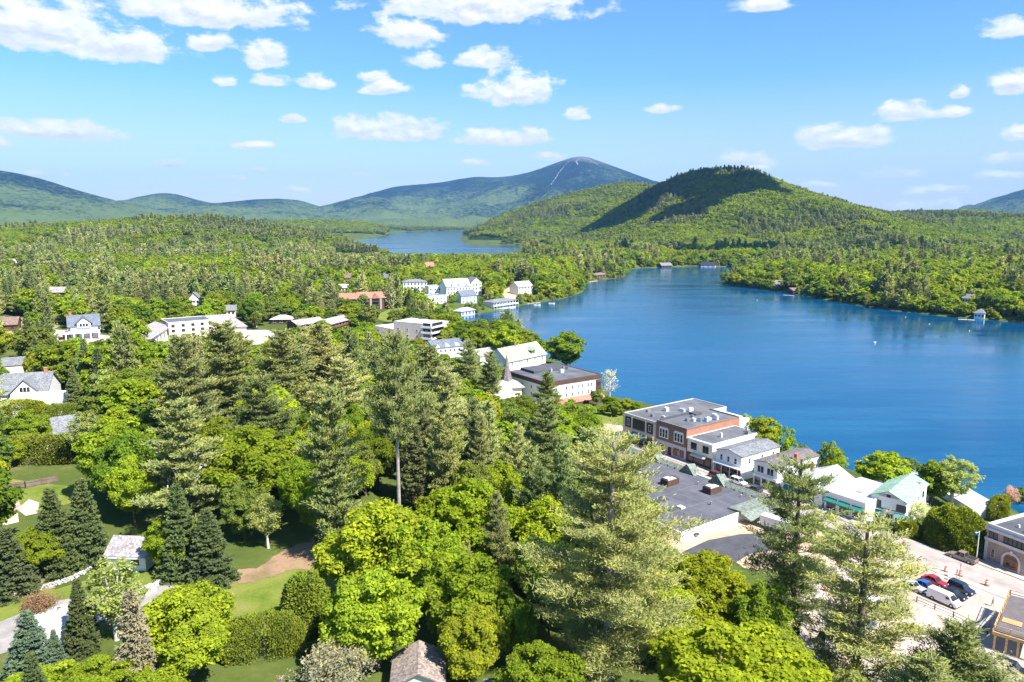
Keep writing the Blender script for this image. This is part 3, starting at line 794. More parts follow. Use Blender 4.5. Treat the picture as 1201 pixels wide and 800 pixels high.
boxes('entrance', GLASS, [(3.6, 5.9, -.08, .02, 0.0, 3.4)], H.e)
for pa, pb in ((-7.1, -6.3), (-3.4, -2.95), (2.7, 3.15), (6.2, 7.1)): boxes('pier', BEIGE, [(pa, pb, -.25, -.004, -1, 8.3)], H.e)
band(H, 4.0, 4.45, BEIGE, 0.2, name='string_course')
vents(H, [(-1, 13, 1.6, 1.6, 1.5), (-3.5, 7.5, 1.0, 1.8, .9), (2.2, 17, 2.6, 1.2, 1.0), (4.0, 19, 1.0, 2.2, 1.5), (1.2, 4.5, 1.2, 1.2, .9), (4.2, 6.2, 1.6, .9, .7)], 8.72)
# red brick
H = house('shop_building', 'red brick shop building with two wide white upper windows and pale shopfront', 'building', f_(14.6), f_(26.6), 24, 9.4, 'flat', wall=REDBRICK, roofm=ROOFGREY, cap=BROWNSHADEBRICK, parapet=0.5, world=True, group=row, clear=(768, 480, 870, 540))
for u in (-3.0, 3.0):
    boxes('window_surround', WHITEP, [(u - 1.9, u + 1.9, -.10, .02, 4.9, 8.0), (u - 1.6, u + 1.6, -.12, .02, 8.0, 8.25)], H.e)
    for k in (-1, 0, 1): window(H.e, 'front', H.W, H.D, u + k * 1.15, 6.4, .85, 2.4, y=-.104)
boxes('shaded_front_brick', BROWNSHADEBRICK, [(-6, 6, -.06, -.004, 4.1, 9.3)], H.e)  # red brick front in shade, its darkness put into the brick colour
boxes('shopfront', pmat('grey_paint', (0.52, 0.50, 0.53), 0.7), [(-6, 6, -.10, -.004, -1, 4.0)], H.e)
for u, w in ((-3.4, 2.4), (2.3, 2.2), (4.5, 1.6)): boxes('shop_window', GLASS, [(u - w / 2, u + w / 2, -.13, -.105, .7, 3.0)], H.e)
boxes('door', DARKF, [(-1.1, 0.3, -.13, -.105, 0, 2.7)], H.e)
for u in (-1.7, 0.9, 3.3): boxes('pennant', ORANGE, [(u - .25, u + .25, -.35, -.30, 1.1, 2.4)], H.e)
for u in (-2.0, 3.0, 6.0): boxes('side_vent', DARKF, [(H.W / 2 - .01, H.W / 2 + .06, 9 + u, 9.9 + u, 5.6 + u * .12, 6.1 + u * .12)], H.e)
boxes('rear_annex', WHITEP, [(-H.W / 2 + .5, H.W / 2 - .1, 24.01, 29, -2, 8.6)], H.e); boxes('stair_tower', ROOFDARK, [(-H.W / 2 + .1, -H.W / 2 + .4, 1, 17, 9.52, 10.2), (-H.W / 2 + .4, -H.W / 2 + 3, 14, 17, 9.52, 10.2)], H.e)
vents(H, [(0.5, 9, 1.4, 1.1, 1.1), (1.8, 10.5, 1.4, 1.1, 1.2), (3.0, 12, 1.3, 1.1, 1.4), (2.2, 14, 1.6, 1.2, 1.0), (-.6, 7.4, 1.2, 1.0, 1.0), (3.6, 16, 1.2, 1.2, 1.7), (1.0, 18, 1.8, 1.2, 1.2), (-2.5, 12, 1.2, 1, .9)], 9.52)
# cream and white with brown shopfront
H = house('shop_building', 'cream two storey shop with dark ground floor beside the red brick building', 'building', f_(27.0), f_(36.2), 21, 7.4, 'flat', wall=pmat('cream_paint', (0.76, 0.72, 0.62), .7), roofm=ROOFGREY, parapet=0.25, world=True, group=row, clear=(800, 500, 880, 550))
for u in (-2.2, 2.2):
    for k in (-.55, .55): window(H.e, 'front', H.W, H.D, u + k, 5.4, .85, 1.9, DARKF, bars=2)
boxes('shopfront', BROWN, [(-4.5, 4.5, -.10, -.004, -1, 3.3)], H.e)
for u, w in ((-3.2, 1.6), (0, 3.2), (3.2, 1.6)): boxes('shop_window', GLASS, [(u - w / 2, u + w / 2, -.13, -.105, .7, 2.6)], H.e)
awning(H, 0.0, 5.2, 3.5, BEIGE, 1.1, .5); band(H, 7.0, 7.5, WHITEP, .3, name='cornice')
boxes('white_side_wall', WHITEP, [(H.W / 2 + .004, H.W / 2 + .05, .05, 21, -2, 7.38)], H.e)
vents(H, [(1, 8, .8, .8, 1.5), (3.5, 17, 1.4, 1.4, 1.2), (2, 18.5, .7, .7, 2)], 7.52)
# white with low grey gable
H = house('shop_building', 'white clapboard shop with low grey gable roof and brown shopfront', 'building', f_(37.6), f_(46.2), 17, 6.6, 'gable_y', 1.0, wall=WHITE, roofm=GREYSH, world=True, group=row, over=.3, clear=(826, 512, 892, 560),
          rows=[('front', [-2.4, 0, 2.4], 4.9, .75, 1.5), ('right', [-5, 0.5, 5.5], 4.9, .7, 1.4), ('right', [-3, 3], 1.9, .7, 1.4)])
boxes('shopfront', BROWN, [(-4.2, 4.2, -.09, -.004, -1, 2.9)], H.e)
for u, w in ((-2.8, 1.6), (0, 2.4), (2.8, 1.6)): boxes('shop_window', GLASS, [(u - w / 2, u + w / 2, -.12, -.095, .7, 2.4)], H.e)
boxes('porch_roof', WHITEP, [(-4.4, 5.3, -1.3, -.005, 3.1, 3.4)], H.e); [boxes('porch_post', WHITEP, [(x - .07, x + .07, -1.2, -1.06, -.5, 3.1)], H.e) for x in (-4.1, -1.4, 1.4, 4.1)]
# white with bay front
H = house('shop_building', 'white two storey shop with dark shuttered windows and ash grey low roof', 'building', f_(50.3), f_(57.6), 19, 6.7, 'gable_y', .7, wall=WHITE, roofm=shingle_mat('ash_shingles', (.175, .155, .15)), world=True, group=row, over=.25, clear=(872, 528, 935, 575),
          rows=[('front', [-2.0, -1.0, 1.0, 2.0], 5.0, .6, 1.5, 1, DARKF), ('right', [-4.5, 2.0, 6.0], 4.9, .7, 1.4)])
boxes('shopfront', WHITEP, [(-3.6, 3.6, -.3, -.004, 2.9, 3.5)], H.e)
for u, w in ((-2.3, 1.7), (0, 1.7), (2.3, 1.7)): boxes('shop_window', GLASS, [(u - w / 2, u + w / 2, -.10, .01, .5, 2.6)], H.e)
chimney(H, 2.9, 9, 6.4, 8.6, REDBRICK, .9)
# grey blue metal gable
H = house('shop_building', 'white one storey shop with pale metal gable roof and green awnings', 'building', f_(59.2), f_(70.5), 15, 3.9, 'gable_y', 2.6, wall=WHITE, roofm=LIGHTMETAL, world=True, group=row, over=.4, clear=(905, 535, 940, 590))
for u in (-3.6, -.6, 2.4): boxes('shop_window', GLASS, [(u - 1.1, u + 1.1, -.06, .02, .6, 2.6)], H.e); awning(H, u, 2.5, 3.1, TEALAWN, 1.0, .6)
chimney(H, -3.0, 9, 4, 7.0, REDBRICK, .8)
# white flat with teal awnings, metal roof behind
H = house('shop_building', 'long white flat roofed shop with green awnings next to the green roofed house', 'building', f_(71.2), f_(81.6), 16, 4.6, 'flat', wall=WHITE, roofm=METALW, parapet=.35, world=True, group=row, clear=(968, 556, 1024, 608))
for u in (-3.4, 0, 3.4): boxes('shop_window', GLASS, [(u - 1.2, u + 1.2, -.06, .02, .6, 2.7)], H.e); awning(H, u, 2.9, 3.5, TEALAWN, 1.2, .7)
vents(H, [(0.5, 6, 1.6, 1.3, .8)], 4.72)
H = house('boat_hall', 'pale metal roofed hall between the shops and the lake', 'building', st(70, 18), st(80.5, 18), 15, 3.6, 'gable_y', 2.2, wall=WHITE, roofm=LIGHTMETAL, world=True, clear=(968, 541, 1000, 575))
# green roofed house
H = house('green_roofed_house', 'white two storey house with pale green metal roof and teal awnings', 'house', (1020, 607), (1060, 619), 17, 6.0, 'gable_y', 1.7, wall=WHITE, roofm=MINTROOF, over=.45, clear=(1018, 556, 1098, 614),
          rows=[('front', [-2.6, 2.9], 4.3, 2.0, 1.4, 3, DARKF), ('right', [5.5], 4.2, 1.2, 1.3, 2, DARKF), ('right', [-2.5, 1.5], 4.2, .8, 1.2)])
boxes('gable_panel', pmat('grey_boards', (.42, .40, .40), .8), [(-2.2, 2.2, -.05, -.004, 6.25, 6.95)], H.e); window(H.e, 'front', H.W, H.D, 0, 6.6, .7, .5, DARKF, y=-.054)
for u in (-2.9, 3.2): awning(H, u, 3.2, 2.9, pmat('teal_canvas', (.10, .27, .25), .8), 1.2, .7); boxes('shop_window', GLASS, [(u - 1.4, u + 1.4, -.05, .02, .5, 2.2)], H.e)
boxes('porch_roof', MINTROOF, [(-H.W / 2, -1.2, -.9, -.005, 3.05, 3.2)], H.e); door(H, .4, 1.2, 2.2)
boxes('timber_band', DARKF, [(-H.W / 2, H.W / 2, -.06, -.004, 3.25, 3.4)], H.e)
boxes('rear_roof_vent', METALG, [(H.W / 2 - 2.0, H.W / 2 - .8, 13.5, 14.6, 6.1, 6.9), (H.W / 2 - 2.4, H.W / 2 - 1.4, 15.5, 16.4, 6.1, 6.9)], H.roof)
# brick bank with arch
H = house('brick_building', 'tan brick building with a great timber arched doorway, white cornices and flat roof', 'building', (1154, 656), (1204, 678), 26, 7.6, 'flat', wall=TANBRICK, roofm=ROOFDARK, cap=pmat('stone_trim', (.58, .55, .55), .8), parapet=.8, clear=(1150, 584, 1201, 690))
STONE = MATS['stone_trim']
band(H, 7.0, 7.58, STONE, .3, ('front', 'left'), 'cornice'); band(H, 4.7, 5.3, STONE, .25, ('front', 'left'), 'string_course'); band(H, -2, .35, STONE, .12, ('front', 'left'), 'plinth')
for i, u in enumerate((-3.4, -2.5, -.4, .5, 1.4, 2.3, 3.2)): window(H.e, 'front', H.W, H.D, u, 6.15, .75, 1.35, DARKF, bars=0)
boxes('quoin', STONE, [(-H.W / 2 - .12, -H.W / 2 + .5, -.12, -.004, .36, 4.68)], H.e)
bm = bmesh.new(); R1, R2 = 1.95, 1.5; pts = []
cxA = 1.1
for k in range(17):
    a = math.pi * k / 16; pts.append((math.cos(a), math.sin(a)))
for k in range(16):
    (c0, s0), (c1, s1) = pts[k], pts[k + 1]
    bm_poly(bm, [(cxA + c0 * R2, -.2, 2.0 + s0 * R2), (cxA + c0 * R1, -.2, 2.0 + s0 * R1), (cxA + c1 * R1, -.2, 2.0 + s1 * R1), (cxA + c1 * R2, -.2, 2.0 + s1 * R2)], (0, .19, 0))
for sx in (-1, 1): bm_box(bm, *sorted((cxA + sx * R1, cxA + sx * R2)), -.2, -.01, 0, 2.0)
bm_box(bm, cxA - .25, cxA + .25, -.3, -.203, 3.4, 4.3)
bm_done(bm, 'arch_surround', STONE, H.e)
bm = bmesh.new(); bm_poly(bm, [(cxA + c * R2, -.10, 2.0 + s * R2) for c, s in pts] + [(cxA - R2, -.10, 0), (cxA + R2, -.10, 0)], (0, .09, 0)); dr = bm_done(bm, 'door', pmat('varnished_wood', (.30, .12, .04), .5, var=.3), H.e)
boxes('pane', GLASS, [(cxA - .9, cxA - .1, -.13, -.104, .9, 1.9), (cxA + .1, cxA + .9, -.13, -.104, .9, 1.9), (cxA - 1.1, cxA + 1.1, -.13, -.104, 2.25, 2.9)], dr)
window(H.e, 'front', H.W, H.D, -2.7, 2.2, .6, 1.6, STONE, bars=0)
vents(H, [(-1, 5, .5, .5, .7), (1.2, 3.5, .45, .45, .6), (2.4, 9, 1.2, 1, .9)], 7.75)
# flat roofed boathouse at the water behind the hedge
H = house('lakeside_boathouse', 'flat grey roofed boathouse at the water beyond the round hedge', 'boathouse', (1140, 606), (1176, 612), 18, 2.6, 'flat', wall=WHITE, roofm=pmat('pale_membrane_roof', (.42, .42, .44), .8, var=.15, scale=.2), parapet=.15, clear=(1137, 572, 1180, 600), rows=[('right', 4, 1.3, .9, 1.0)])

# the shopping arcade below the street: broad flat roof, sage mansards with little gables along its street edge
H = house('shopping_arcade', 'low shopping arcade with broad dark flat roof and sage green mansard edge', 'building', st(65.5, -45), st(65.5, -13.0), 52, 2.2, 'flat', wall=WHITEP, roofm=pmat('seamed_dark_roof', (.105, .105, .125), .9, var=.3, scale=.2), parapet=.22, world=True, clear=(768, 530, 900, 622))
mall = H
boxes('roof_seam', pmat('seam_grey', (.2, .2, .215), .9), [(-H.W / 2 + 1 + k * 4.1, -H.W / 2 + 1.12 + k * 4.1, 1, 51, 2.325, 2.34) for k in range(8)] + [(-H.W / 2 + .5, H.W / 2 - .5, y, y + .12, 2.341, 2.346) for y in (9, 18, 27, 36, 45)], H.roof)
def mansard(y0, y1, gables):
    W2 = H.W / 2
    bm = bmesh.new(); bm_poly(bm, [(W2 - .4, y0, 2.0), (W2 + 1.2, y0, 1.2), (W2 + 1.2, y0, 1.0), (W2 - .6, y0, 1.0), (W2 - 1.6, y0, 2.35), (W2 - 1.4, y0, 2.6), (W2 - .3, y0, 3.5)], (0, y1 - y0, 0))
    for gy in gables: bm_poly(bm, [(W2 - 1.9, gy - 2.6, 2.4), (W2 - 1.9, gy + 2.6, 2.4), (W2 - 1.9, gy, 5.0)], (3.2, 0, -.5))
    o = bm_done(bm, 'mansard', SAGE, H.e)
    for k in range(int((y1 - y0) / 2.6)): boxes('bracket', DARKF, [(W2 - 1.72, W2 - 1.62, y0 + 1 + k * 2.6, y0 + 1.25 + k * 2.6, 2.4, 2.75)], o)
mansard(23.5, 51.5, (25.5, 38.0)); mansard(1.0, 17.5, (15.5,))
bm = bmesh.new(); bm_poly(bm, [(3.5, -.6, 2.45), (3.5, -3.4, 1.6), (3.5, -3.4, 1.35), (3.5, -.6, 1.35)], (13, 0, 0)); bm_poly(bm, [(3.5, -.58, 2.9), (3.5, 3.2, 2.6), (3.5, 3.2, 2.36), (3.5, -.58, 2.36)], (13.3, 0, 0)); bm_done(bm, 'entrance_roof', SAGE, H.e)
for (x, y) in ((0.5, 31), (4.5, 22.5), (9.0, 12.5)):
    o = boxes('plant_screen', BROWN, [(x - 2.1, x + 2.1, y - 1.3, y - 1.2, 2.35, 3.9), (x - 2.1, x + 2.1, y + 1.2, y + 1.3, 2.35, 3.9), (x - 2.1, x - 2.0, y - 1.2, y + 1.2, 2.35, 3.9), (x + 2.0, x + 2.1, y - 1.2, y + 1.2, 2.35, 3.9)], H.e)
    boxes('air_handler', METALW, [(x - 1.6, x + .2, y - .9, y + .9, 2.35, 4.15), (x + .5, x + 1.7, y - .8, y + .8, 2.35, 3.8)], o)
for k, (x, y, r) in enumerate(((-9, 14, .18), (-3, 20, .14), (2, 7, .2), (8, 25, .15), (-7, 33, .2), (10, 18, .14), (-11, 24, .16), (5, 38, .18), (-2, 43, .2), (12, 6, .14))):
    bm = bmesh.new(); bm_cyl(bm, (x, y, 2.35), (x, y, 2.9 + .1 * (k % 3)), r, r, 8); bm_cyl(bm, (x, y, 2.95 + .1 * (k % 3)), (x, y, 3.08 + .1 * (k % 3)), r * 1.7, r * .5, 8); bm_done(bm, 'vent_pipe', METALG, H.roof)
boxes('roof_pipe', METALG, [(-10, 6, 28.0, 28.12, 2.36, 2.48)], H.roof); [boxes('roof_patch', pmat('tar_patch', (.06, .06, .07), .8), [b_], H.roof) for b_ in ((-8, -3.5, 15, 17.6, 2.348, 2.352), (3, 8.5, 30, 31.2, 2.348, 2.352), (-12, -9, 38, 43, 2.348, 2.352))]
boxes('access_hatch', METALW, [(-6, -4.6, 9, 10.6, 2.35, 2.75)], H.e)

# white inn with dark roof band
H = house('lakeside_inn', 'white three storey inn with a dark brown roof band and red lower roof', 'hotel', (641, 475), (704, 470), 26, 9.6, 'flat', wall=WHITEP, roofm=ROOFGREY, parapet=.3, cap=BROWN, clear=(620, 428, 712, 472),
          rows=[('front', [-9.0, -3.9, -.9, 2.3, 4.0, 7.2, 8.8], 6.4, .7, 1.25), ('front', [-9.0, -3.9, -.9, 2.3, 4.0, 7.2, 8.8], 3.6, .7, 1.25), ('left', [-9, -3, 3, 9], 6.4, .7, 1.2), ('left', [-9, -3, 3], 3.6, .7, 1.2)])
band(H, 8.3, 9.88, BROWN, .3, ('front', 'left', 'right'), 'roof_band')
x1 = H.W / 2
boxes('balcony_stack', BROWN, [(x1 - 2.6, x1 + .02, -.35, -.004, 2.6, 7.88)], H.e); boxes('balcony_opening', DARKF, [(x1 - 2.3, x1 - .3, -.37, -.354, 3.0, 4.6), (x1 - 2.3, x1 - .3, -.37, -.354, 5.4, 7.0)], H.e)
bm = bmesh.new(); bm_poly(bm, [(-x1 + 4, -.01, 2.6), (-x1 + 4, -3.4, 1.3), (-x1 + 4, -3.4, 1.0), (-x1 + 4, -.01, 1.0)], (2 * x1 - 4, 0, 0)); bm_done(bm, 'lower_roof', REDROOF, H.e)
boxes('veranda', BROWN, [(-x1 + 4, x1 + 1, -4.6, -.01, -2.6, -.6), (-x1 + 4, x1, -3.2, -.01, -.59, .98), (x1 - 6, x1 + 1, -4.7, -4.6, -.6, .3)], H.e)
vents(H, [(3, 12, 2.0, 1.4, 1.6), (5.5, 14, 1.0, 1.0, 2.4), (0, 15, .8, .8, 1.6), (-5, 13, .7, .7, 1.4), (2, 18, 1.5, 1.2, 1.2)], 9.75)
boxes('roof_step', ROOFDARK, [(-8, 9.5, 16, 25.5, 9.73, 10.8)], H.e)
# white house with green gable roof beyond
H = house('green_gabled_house', 'white lakeside house with pale sage green gable roof, dormer and chimney', 'house', (596, 437), (640, 432), 13, 6.4, 'gable_x', 5.2, wall=WHITE, roofm=GREENROOF, over=.6, clear=(592, 410, 646, 432), rows=[('front', 5, 4.6, .8, 1.5), ('right', [-2.5, 2.5], 4.6, .8, 1.5)])
boxes('dormer', BROWN, [(4.0, 6.8, 1.0, 5.0, 7.0, 9.2)], H.roof); bm = bmesh.new(); bm_poly(bm, [(3.6, .6, 9.1), (7.2, .6, 9.1), (5.4, .6, 10.6)], (0, 5, 0)); bm_done(bm, 'dormer_roof', GREENROOF, H.roof)
window(H.e, 'front', H.W, H.D, 5.4, 8.1, 1.4, 1.2, y=.99); chimney(H, -2, 6.5, 10.8, 13.6, REDBRICK, 1.0)
# church spire
H = house('church', 'small church with a tall grey shingled spire over a pale hipped roof', 'church', (583, 475), (612, 474), 8.5, 6.5, 'hip', 3.2, wall=CREAM, roofm=pmat('pale_shingle', (.42, .36, .33), .9, var=.15), over=1.0, clear=(580, 420, 616, 456))
bm = bmesh.new(); bm_cyl(bm, (0, 4.2, 8.0), (0, 4.2, 18.6), 2.3, .08, 8); sp = bm_done(bm, 'spire', shingle_mat('grey_spire_shingles', (.20, .175, .17)), H.e); bm = bmesh.new(); bm_cyl(bm, (0, 4.2, 18.5), (0, 4.2, 20.2), .07, .05, 6); bm_box(bm, -.5, .5, 4.15, 4.25, 19.5, 19.65); bm_done(bm, 'cross', METALG, sp)
H = house('church_hall', 'pale low hall with light shingled gable roof behind yellow trees', 'hall', (574, 484), (603, 482), 9, 5, 'gable_x', 3.0, wall=CREAM, roofm=MATS['pale_shingle'])
# grey roofed apartments by the shore
H = house('grey_roofed_lodge', 'low lodge with two grey roofs and white gables near the shore', 'lodge', (509, 421), (552, 418), 13, 5.6, 'gable_x', 3.0, wall=WHITE, roofm=SLATE, clear=(506, 398, 550, 416), rows=[('front', 8, 4.0, .9, 1.3)])
for u in (-8, -2.5, 3, 8): 
    bm = bmesh.new(); bm_poly(bm, [(u - 1.4, .2, 5.6), (u + 1.4, .2, 5.6), (u, .2, 7.6)], (0, 4, 0)); bm_done(bm, 'dormer', WHITE, H.roof)
H = house('grey_roofed_cottage', 'cottage with slate roof at the shore end of the lodge', 'cottage', (563, 428), (588, 425), 10, 4.5, 'gable_x', 2.6, wall=WHITE, roofm=WARMSH, clear=(561, 415, 588, 424))
# cream apartment block with balconies
H = house('apartment_block', 'pale concrete apartment block with stacked balconies at its lake end', 'apartment block', (462, 400), (506, 405), 17, 12.5, 'flat', wall=pmat('pale_concrete', (.50, .47, .43), .9), roofm=METALW, parapet=.2, clear=(440, 370, 508, 402), zoff=-1.0, rows=[('front', 4, 8.5, 1.4, 1.2), ('front', 4, 5.0, 1.4, 1.2)])
for zz in (1.0, 4.2, 7.4, 10.6):
    o = boxes('balcony', WHITEP, [(H.W / 2 - 6.0, H.W / 2 + 1.6, -1.6, -.01, zz, zz + .3), (H.W / 2 - 6.0, H.W / 2 + 1.6, -1.6, -1.5, zz + .3, zz + 1.1)], H.e)
    boxes('balcony_door', GLASS, [(H.W / 2 - 5.5, H.W / 2 - .6, -.05, .02, zz + .4, zz + 2.5)], H.e)
    boxes('balcony', WHITEP, [(H.W / 2 + .01, H.W / 2 + 1.6, 0, 12, zz, zz + .3), (H.W / 2 + 1.5, H.W / 2 + 1.6, 0, 12, zz + .3, zz + 1.1)], H.e); boxes('balcony_door', GLASS, [(H.W / 2 - .02, H.W / 2 + .05, 1, 11, zz + .4, zz + 2.5)], H.e)
H = house('apartment_annex', 'low white annex with flat roof beside the pale apartment block', 'annex', (440, 394), (462, 398), 16, 6, 'flat', wall=CREAM, roofm=METALW, parapet=.2, rows=[('front', 3, 3.4, 2.2, 1.2)])
# brown motel
H = house('brown_motel', 'long low brown motel with galleries and a grey gable roof', 'motel', (388, 389), (414, 383), 11, 5.4, 'gable_x', 2.2, wall=BROWN, roofm=WARMSH, over=1.2, clear=(384, 370, 416, 386), rows=[('front', 7, 4.1, 1.6, 1.5), ('front', 7, 1.3, 1.6, 1.6)])
boxes('gallery', pmat('red_brown_wood', (.22, .08, .06), .8), [(-H.W / 2, H.W / 2, -1.4, -.01, 2.5, 2.7), (-H.W / 2, H.W / 2, -1.4, -1.3, 2.7, 3.5)] + [(x, x + .2, -1.4, -1.2, -1, 5.2) for x in np.linspace(-H.W / 2, H.W / 2 - .2, 8)], H.e)
H = house('brown_motel', 'smaller brown motel wing with a grey roof, partly behind pines', 'motel', (350, 390), (380, 386), 11, 5.0, 'gable_x', 2.2, wall=BROWN, roofm=WARMSH, over=1.2, clear=(348, 374, 372, 386), rows=[('front', 6, 3.8, 1.6, 1.5)])
H = house('brown_bungalow', 'brown bungalow with pale hipped roof at the wood edge', 'bungalow', (318, 380), (342, 380), 10, 3.0, 'hip', 2.6, wall=BROWN, roofm=pmat('pale_tan_roof', (.5, .46, .42), .9), over=1.0, clear=(316, 368, 344, 382), rows=[('front', 3, 1.7, 1.8, 1.3)])
# terracotta roofed lodge
H = house('red_roofed_lodge', 'brown three storey lodge with terracotta roof, tall dark glazed bays and stone piers', 'lodge', (421, 362.5), (451, 362.5), 14, 8.8, 'gable_x', 4.0, wall=BROWN, roofm=REDROOF, over=.8, clear=(428, 336, 454, 366))
for u in (-4.6, 3.2):
    boxes('glazed_bay', GLASS, [(u - 2.2, u + 2.2, -.4, -.01, .4, 8.0)], H.e); boxes('balcony', BROWN, [(u - 2.3, u + 2.3, -1.4, -.41, 2.8, 3.2), (u - 2.3, u + 2.3, -1.4, -.41, 5.6, 6.0)], H.e)
    bm = bmesh.new(); bm_poly(bm, [(u - 3.2, -.8, 8.6), (u + 3.2, -.8, 8.6), (u, -.8, 12.0)], (0, 7, 0)); bm_done(bm, 'cross_gable', REDROOF, H.roof)
boxes('stone_pier', pmat('grey_stone', (.36, .30, .27), .9, var=.3, scale=1.5), [(x - .8, x + .8, -.6, -.005, -1, 8.6) for x in (-8.5, -.7, 7.2)], H.e)
H = house('red_roofed_lodge', 'terracotta roofed lodge wing largely behind dark spruces', 'lodge', (398, 362), (420, 362.5), 13, 8.0, 'gable_x', 3.6, wall=BROWN, roofm=REDROOF, over=.8, clear=(402, 340, 428, 346), rows=[('front', 5, 5.5, 1.4, 1.6), ('front', 5, 2.0, 1.4, 1.6)])
# the white resort
rs = 'white resort buildings on the far shore'
H = house('white_hotel', 'white three storey hotel with a grey hipped roof among trees', 'hotel', (473, 344), (501, 343.5), 13, 10.2, 'hip', 2.4, wall=WHITE, roofm=GREYSH, over=.6, clear=(473, 323, 502, 342), group=rs, rows=[('front', 7, z, 1.1, 1.5, 1, DARKF) for z in (2.0, 5.2, 8.4)])
H = house('white_hotel', 'large white gabled hotel with many dormers above the shore lawns', 'hotel', (524, 350), (552, 350), 18, 11.0, 'gable_x', 6.0, wall=WHITE, roofm=pmat('pale_grey_roof', (.5, .52, .55), .8, var=.15), over=.6, clear=(522, 320, 556, 352), group=rs, rows=[('front', 8, z, 1.0, 1.5, 1, DARKF) for z in (2.0, 5.2, 8.6)] + [('right', 4, z, 1.0, 1.5) for z in (2.0, 5.2, 8.6)])
for u in (-7, 0, 7):
    bm = bmesh.new(); bm_poly(bm, [(u - 2.4, -.7, 11), (u + 2.4, -.7, 11), (u, -.7, 15.2)], (0, 6, 0)); bm_done(bm, 'cross_gable', WHITE, H.roof); window(H.e, 'front', H.W, H.D, u, 12.3, 1.0, 1.4, DARKF, y=-.72)
boxes('veranda', WHITEP, [(-H.W / 2 - 2, H.W / 2 + 2, -3, -.01, 3.2, 3.5)] + [(x, x + .3, -3, -2.7, -1, 3.2) for x in np.linspace(-H.W / 2, H.W / 2, 8)], H.e)
H = house('white_hotel', 'tall narrow white hotel wing with steep roof beside the gabled hotel', 'hotel', (553, 346), (565, 346), 14, 12, 'gable_y', 4.5, wall=WHITE, roofm=GREYSH, over=.5, clear=(552, 322, 566, 346), group=rs, rows=[('front', 3, z, 1.0, 1.6, 1, DARKF) for z in (2.5, 6, 9.5)])
H = house('blue_trimmed_house', 'pale blue and white house with bay windows below the gabled hotel', 'house', (541, 356), (559, 356), 12, 7.0, 'gable_x', 4.2, wall=siding_mat('pale_blue_siding', (.55, .64, .74)), roofm=SLATE, over=.5, clear=(536, 340, 560, 356), rows=[('front', 4, 5.0, 1.0, 1.5), ('front', 4, 1.8, 1.2, 1.6)])
H = house('white_annex', 'long low white annex with flat roof at the water side of the resort', 'annex', (502, 357), (524, 356), 14, 7.0, 'flat', wall=WHITEP, roofm=METALG, parapet=.3, clear=(502, 342, 526, 358), group=rs, rows=[('front', 5, 4.6, 1.6, 1.3), ('front', 5, 1.5, 1.6, 1.3)])
H = house('white_annex', 'white annex with stepped walls standing behind the low one', 'annex', (503, 347), (523, 346.5), 12, 8.5, 'flat', wall=WHITEP, roofm=METALG, parapet=.4, clear=(503, 333, 524, 346), group=rs, rows=[('front', 4, 5.8, 1.2, 1.4, 1, DARKF), ('front', 4, 2.2, 1.2, 1.4, 1, DARKF)])
H = house('blue_boathouse', 'small white and pale blue boathouse with arched front at the shore', 'boathouse', (541, 371), (557, 369), 9, 3.8, 'hip', 2.6, wall=MATS['pale_blue_siding'], roofm=LIGHTMETAL, over=.8, clear=(538, 357, 560, 372), rows=[('front', 4, 1.9, 1.6, 2.0)])
H = house('two_storey_boathouse', 'white boathouse with two galleries wrapped round it, at the water', 'boathouse', (579, 362.5), (605, 360.5), 12, 6.2, 'hip', 2.2, wall=WHITE, roofm=GREYSH, over=1.6, clear=(577, 345, 608, 362), rows=[('front', 8, 4.7, 1.3, 1.3, 1, DARKF), ('front', 8, 1.6, 1.3, 1.5, 1, DARKF)])
boxes('gallery', WHITEP, [(-H.W / 2 - 1.6, H.W / 2 + 1.6, -1.8, -.01, 2.9, 3.1), (-H.W / 2 - 1.6, H.W / 2 + 1.6, -1.8, -1.7, 3.1, 4.0)] + [(x, x + .2, -1.8, -1.6, -2, 6.1) for x in np.linspace(-H.W / 2 - 1.4, H.W / 2 + 1.4, 9)], H.e)
H = house('gabled_lake_house', 'white three storey lake house with steep twin gables by the docks', 'house', (608, 347), (625, 345.5), 12, 8.5, 'gable_x', 4.8, wall=WHITE, roofm=WARMSH, over=.6, clear=(607, 329, 627, 346), rows=[('front', 5, 6.8, 1.0, 1.5, 1, DARKF), ('front', 5, 3.6, 1.0, 1.5, 1, DARKF)])
for u in (0.5, 4.2): bm = bmesh.new(); bm_poly(bm, [(u - 2, -.5, 8.5), (u + 2, -.5, 8.5), (u, -.5, 12.2)], (0, 5, 0)); bm_done(bm, 'cross_gable', WHITE, H.roof)
H = house('brown_boathouse', 'dark brown boathouse at the tip of the wooded point', 'boathouse', (699, 327), (711, 326), 10, 4.5, 'hip', 2.6, wall=BROWN, roofm=BROWNROOF, over=1.0, clear=(697, 317, 713, 328), rows=[('front', 4, 2.3, 1.6, 1.7)])
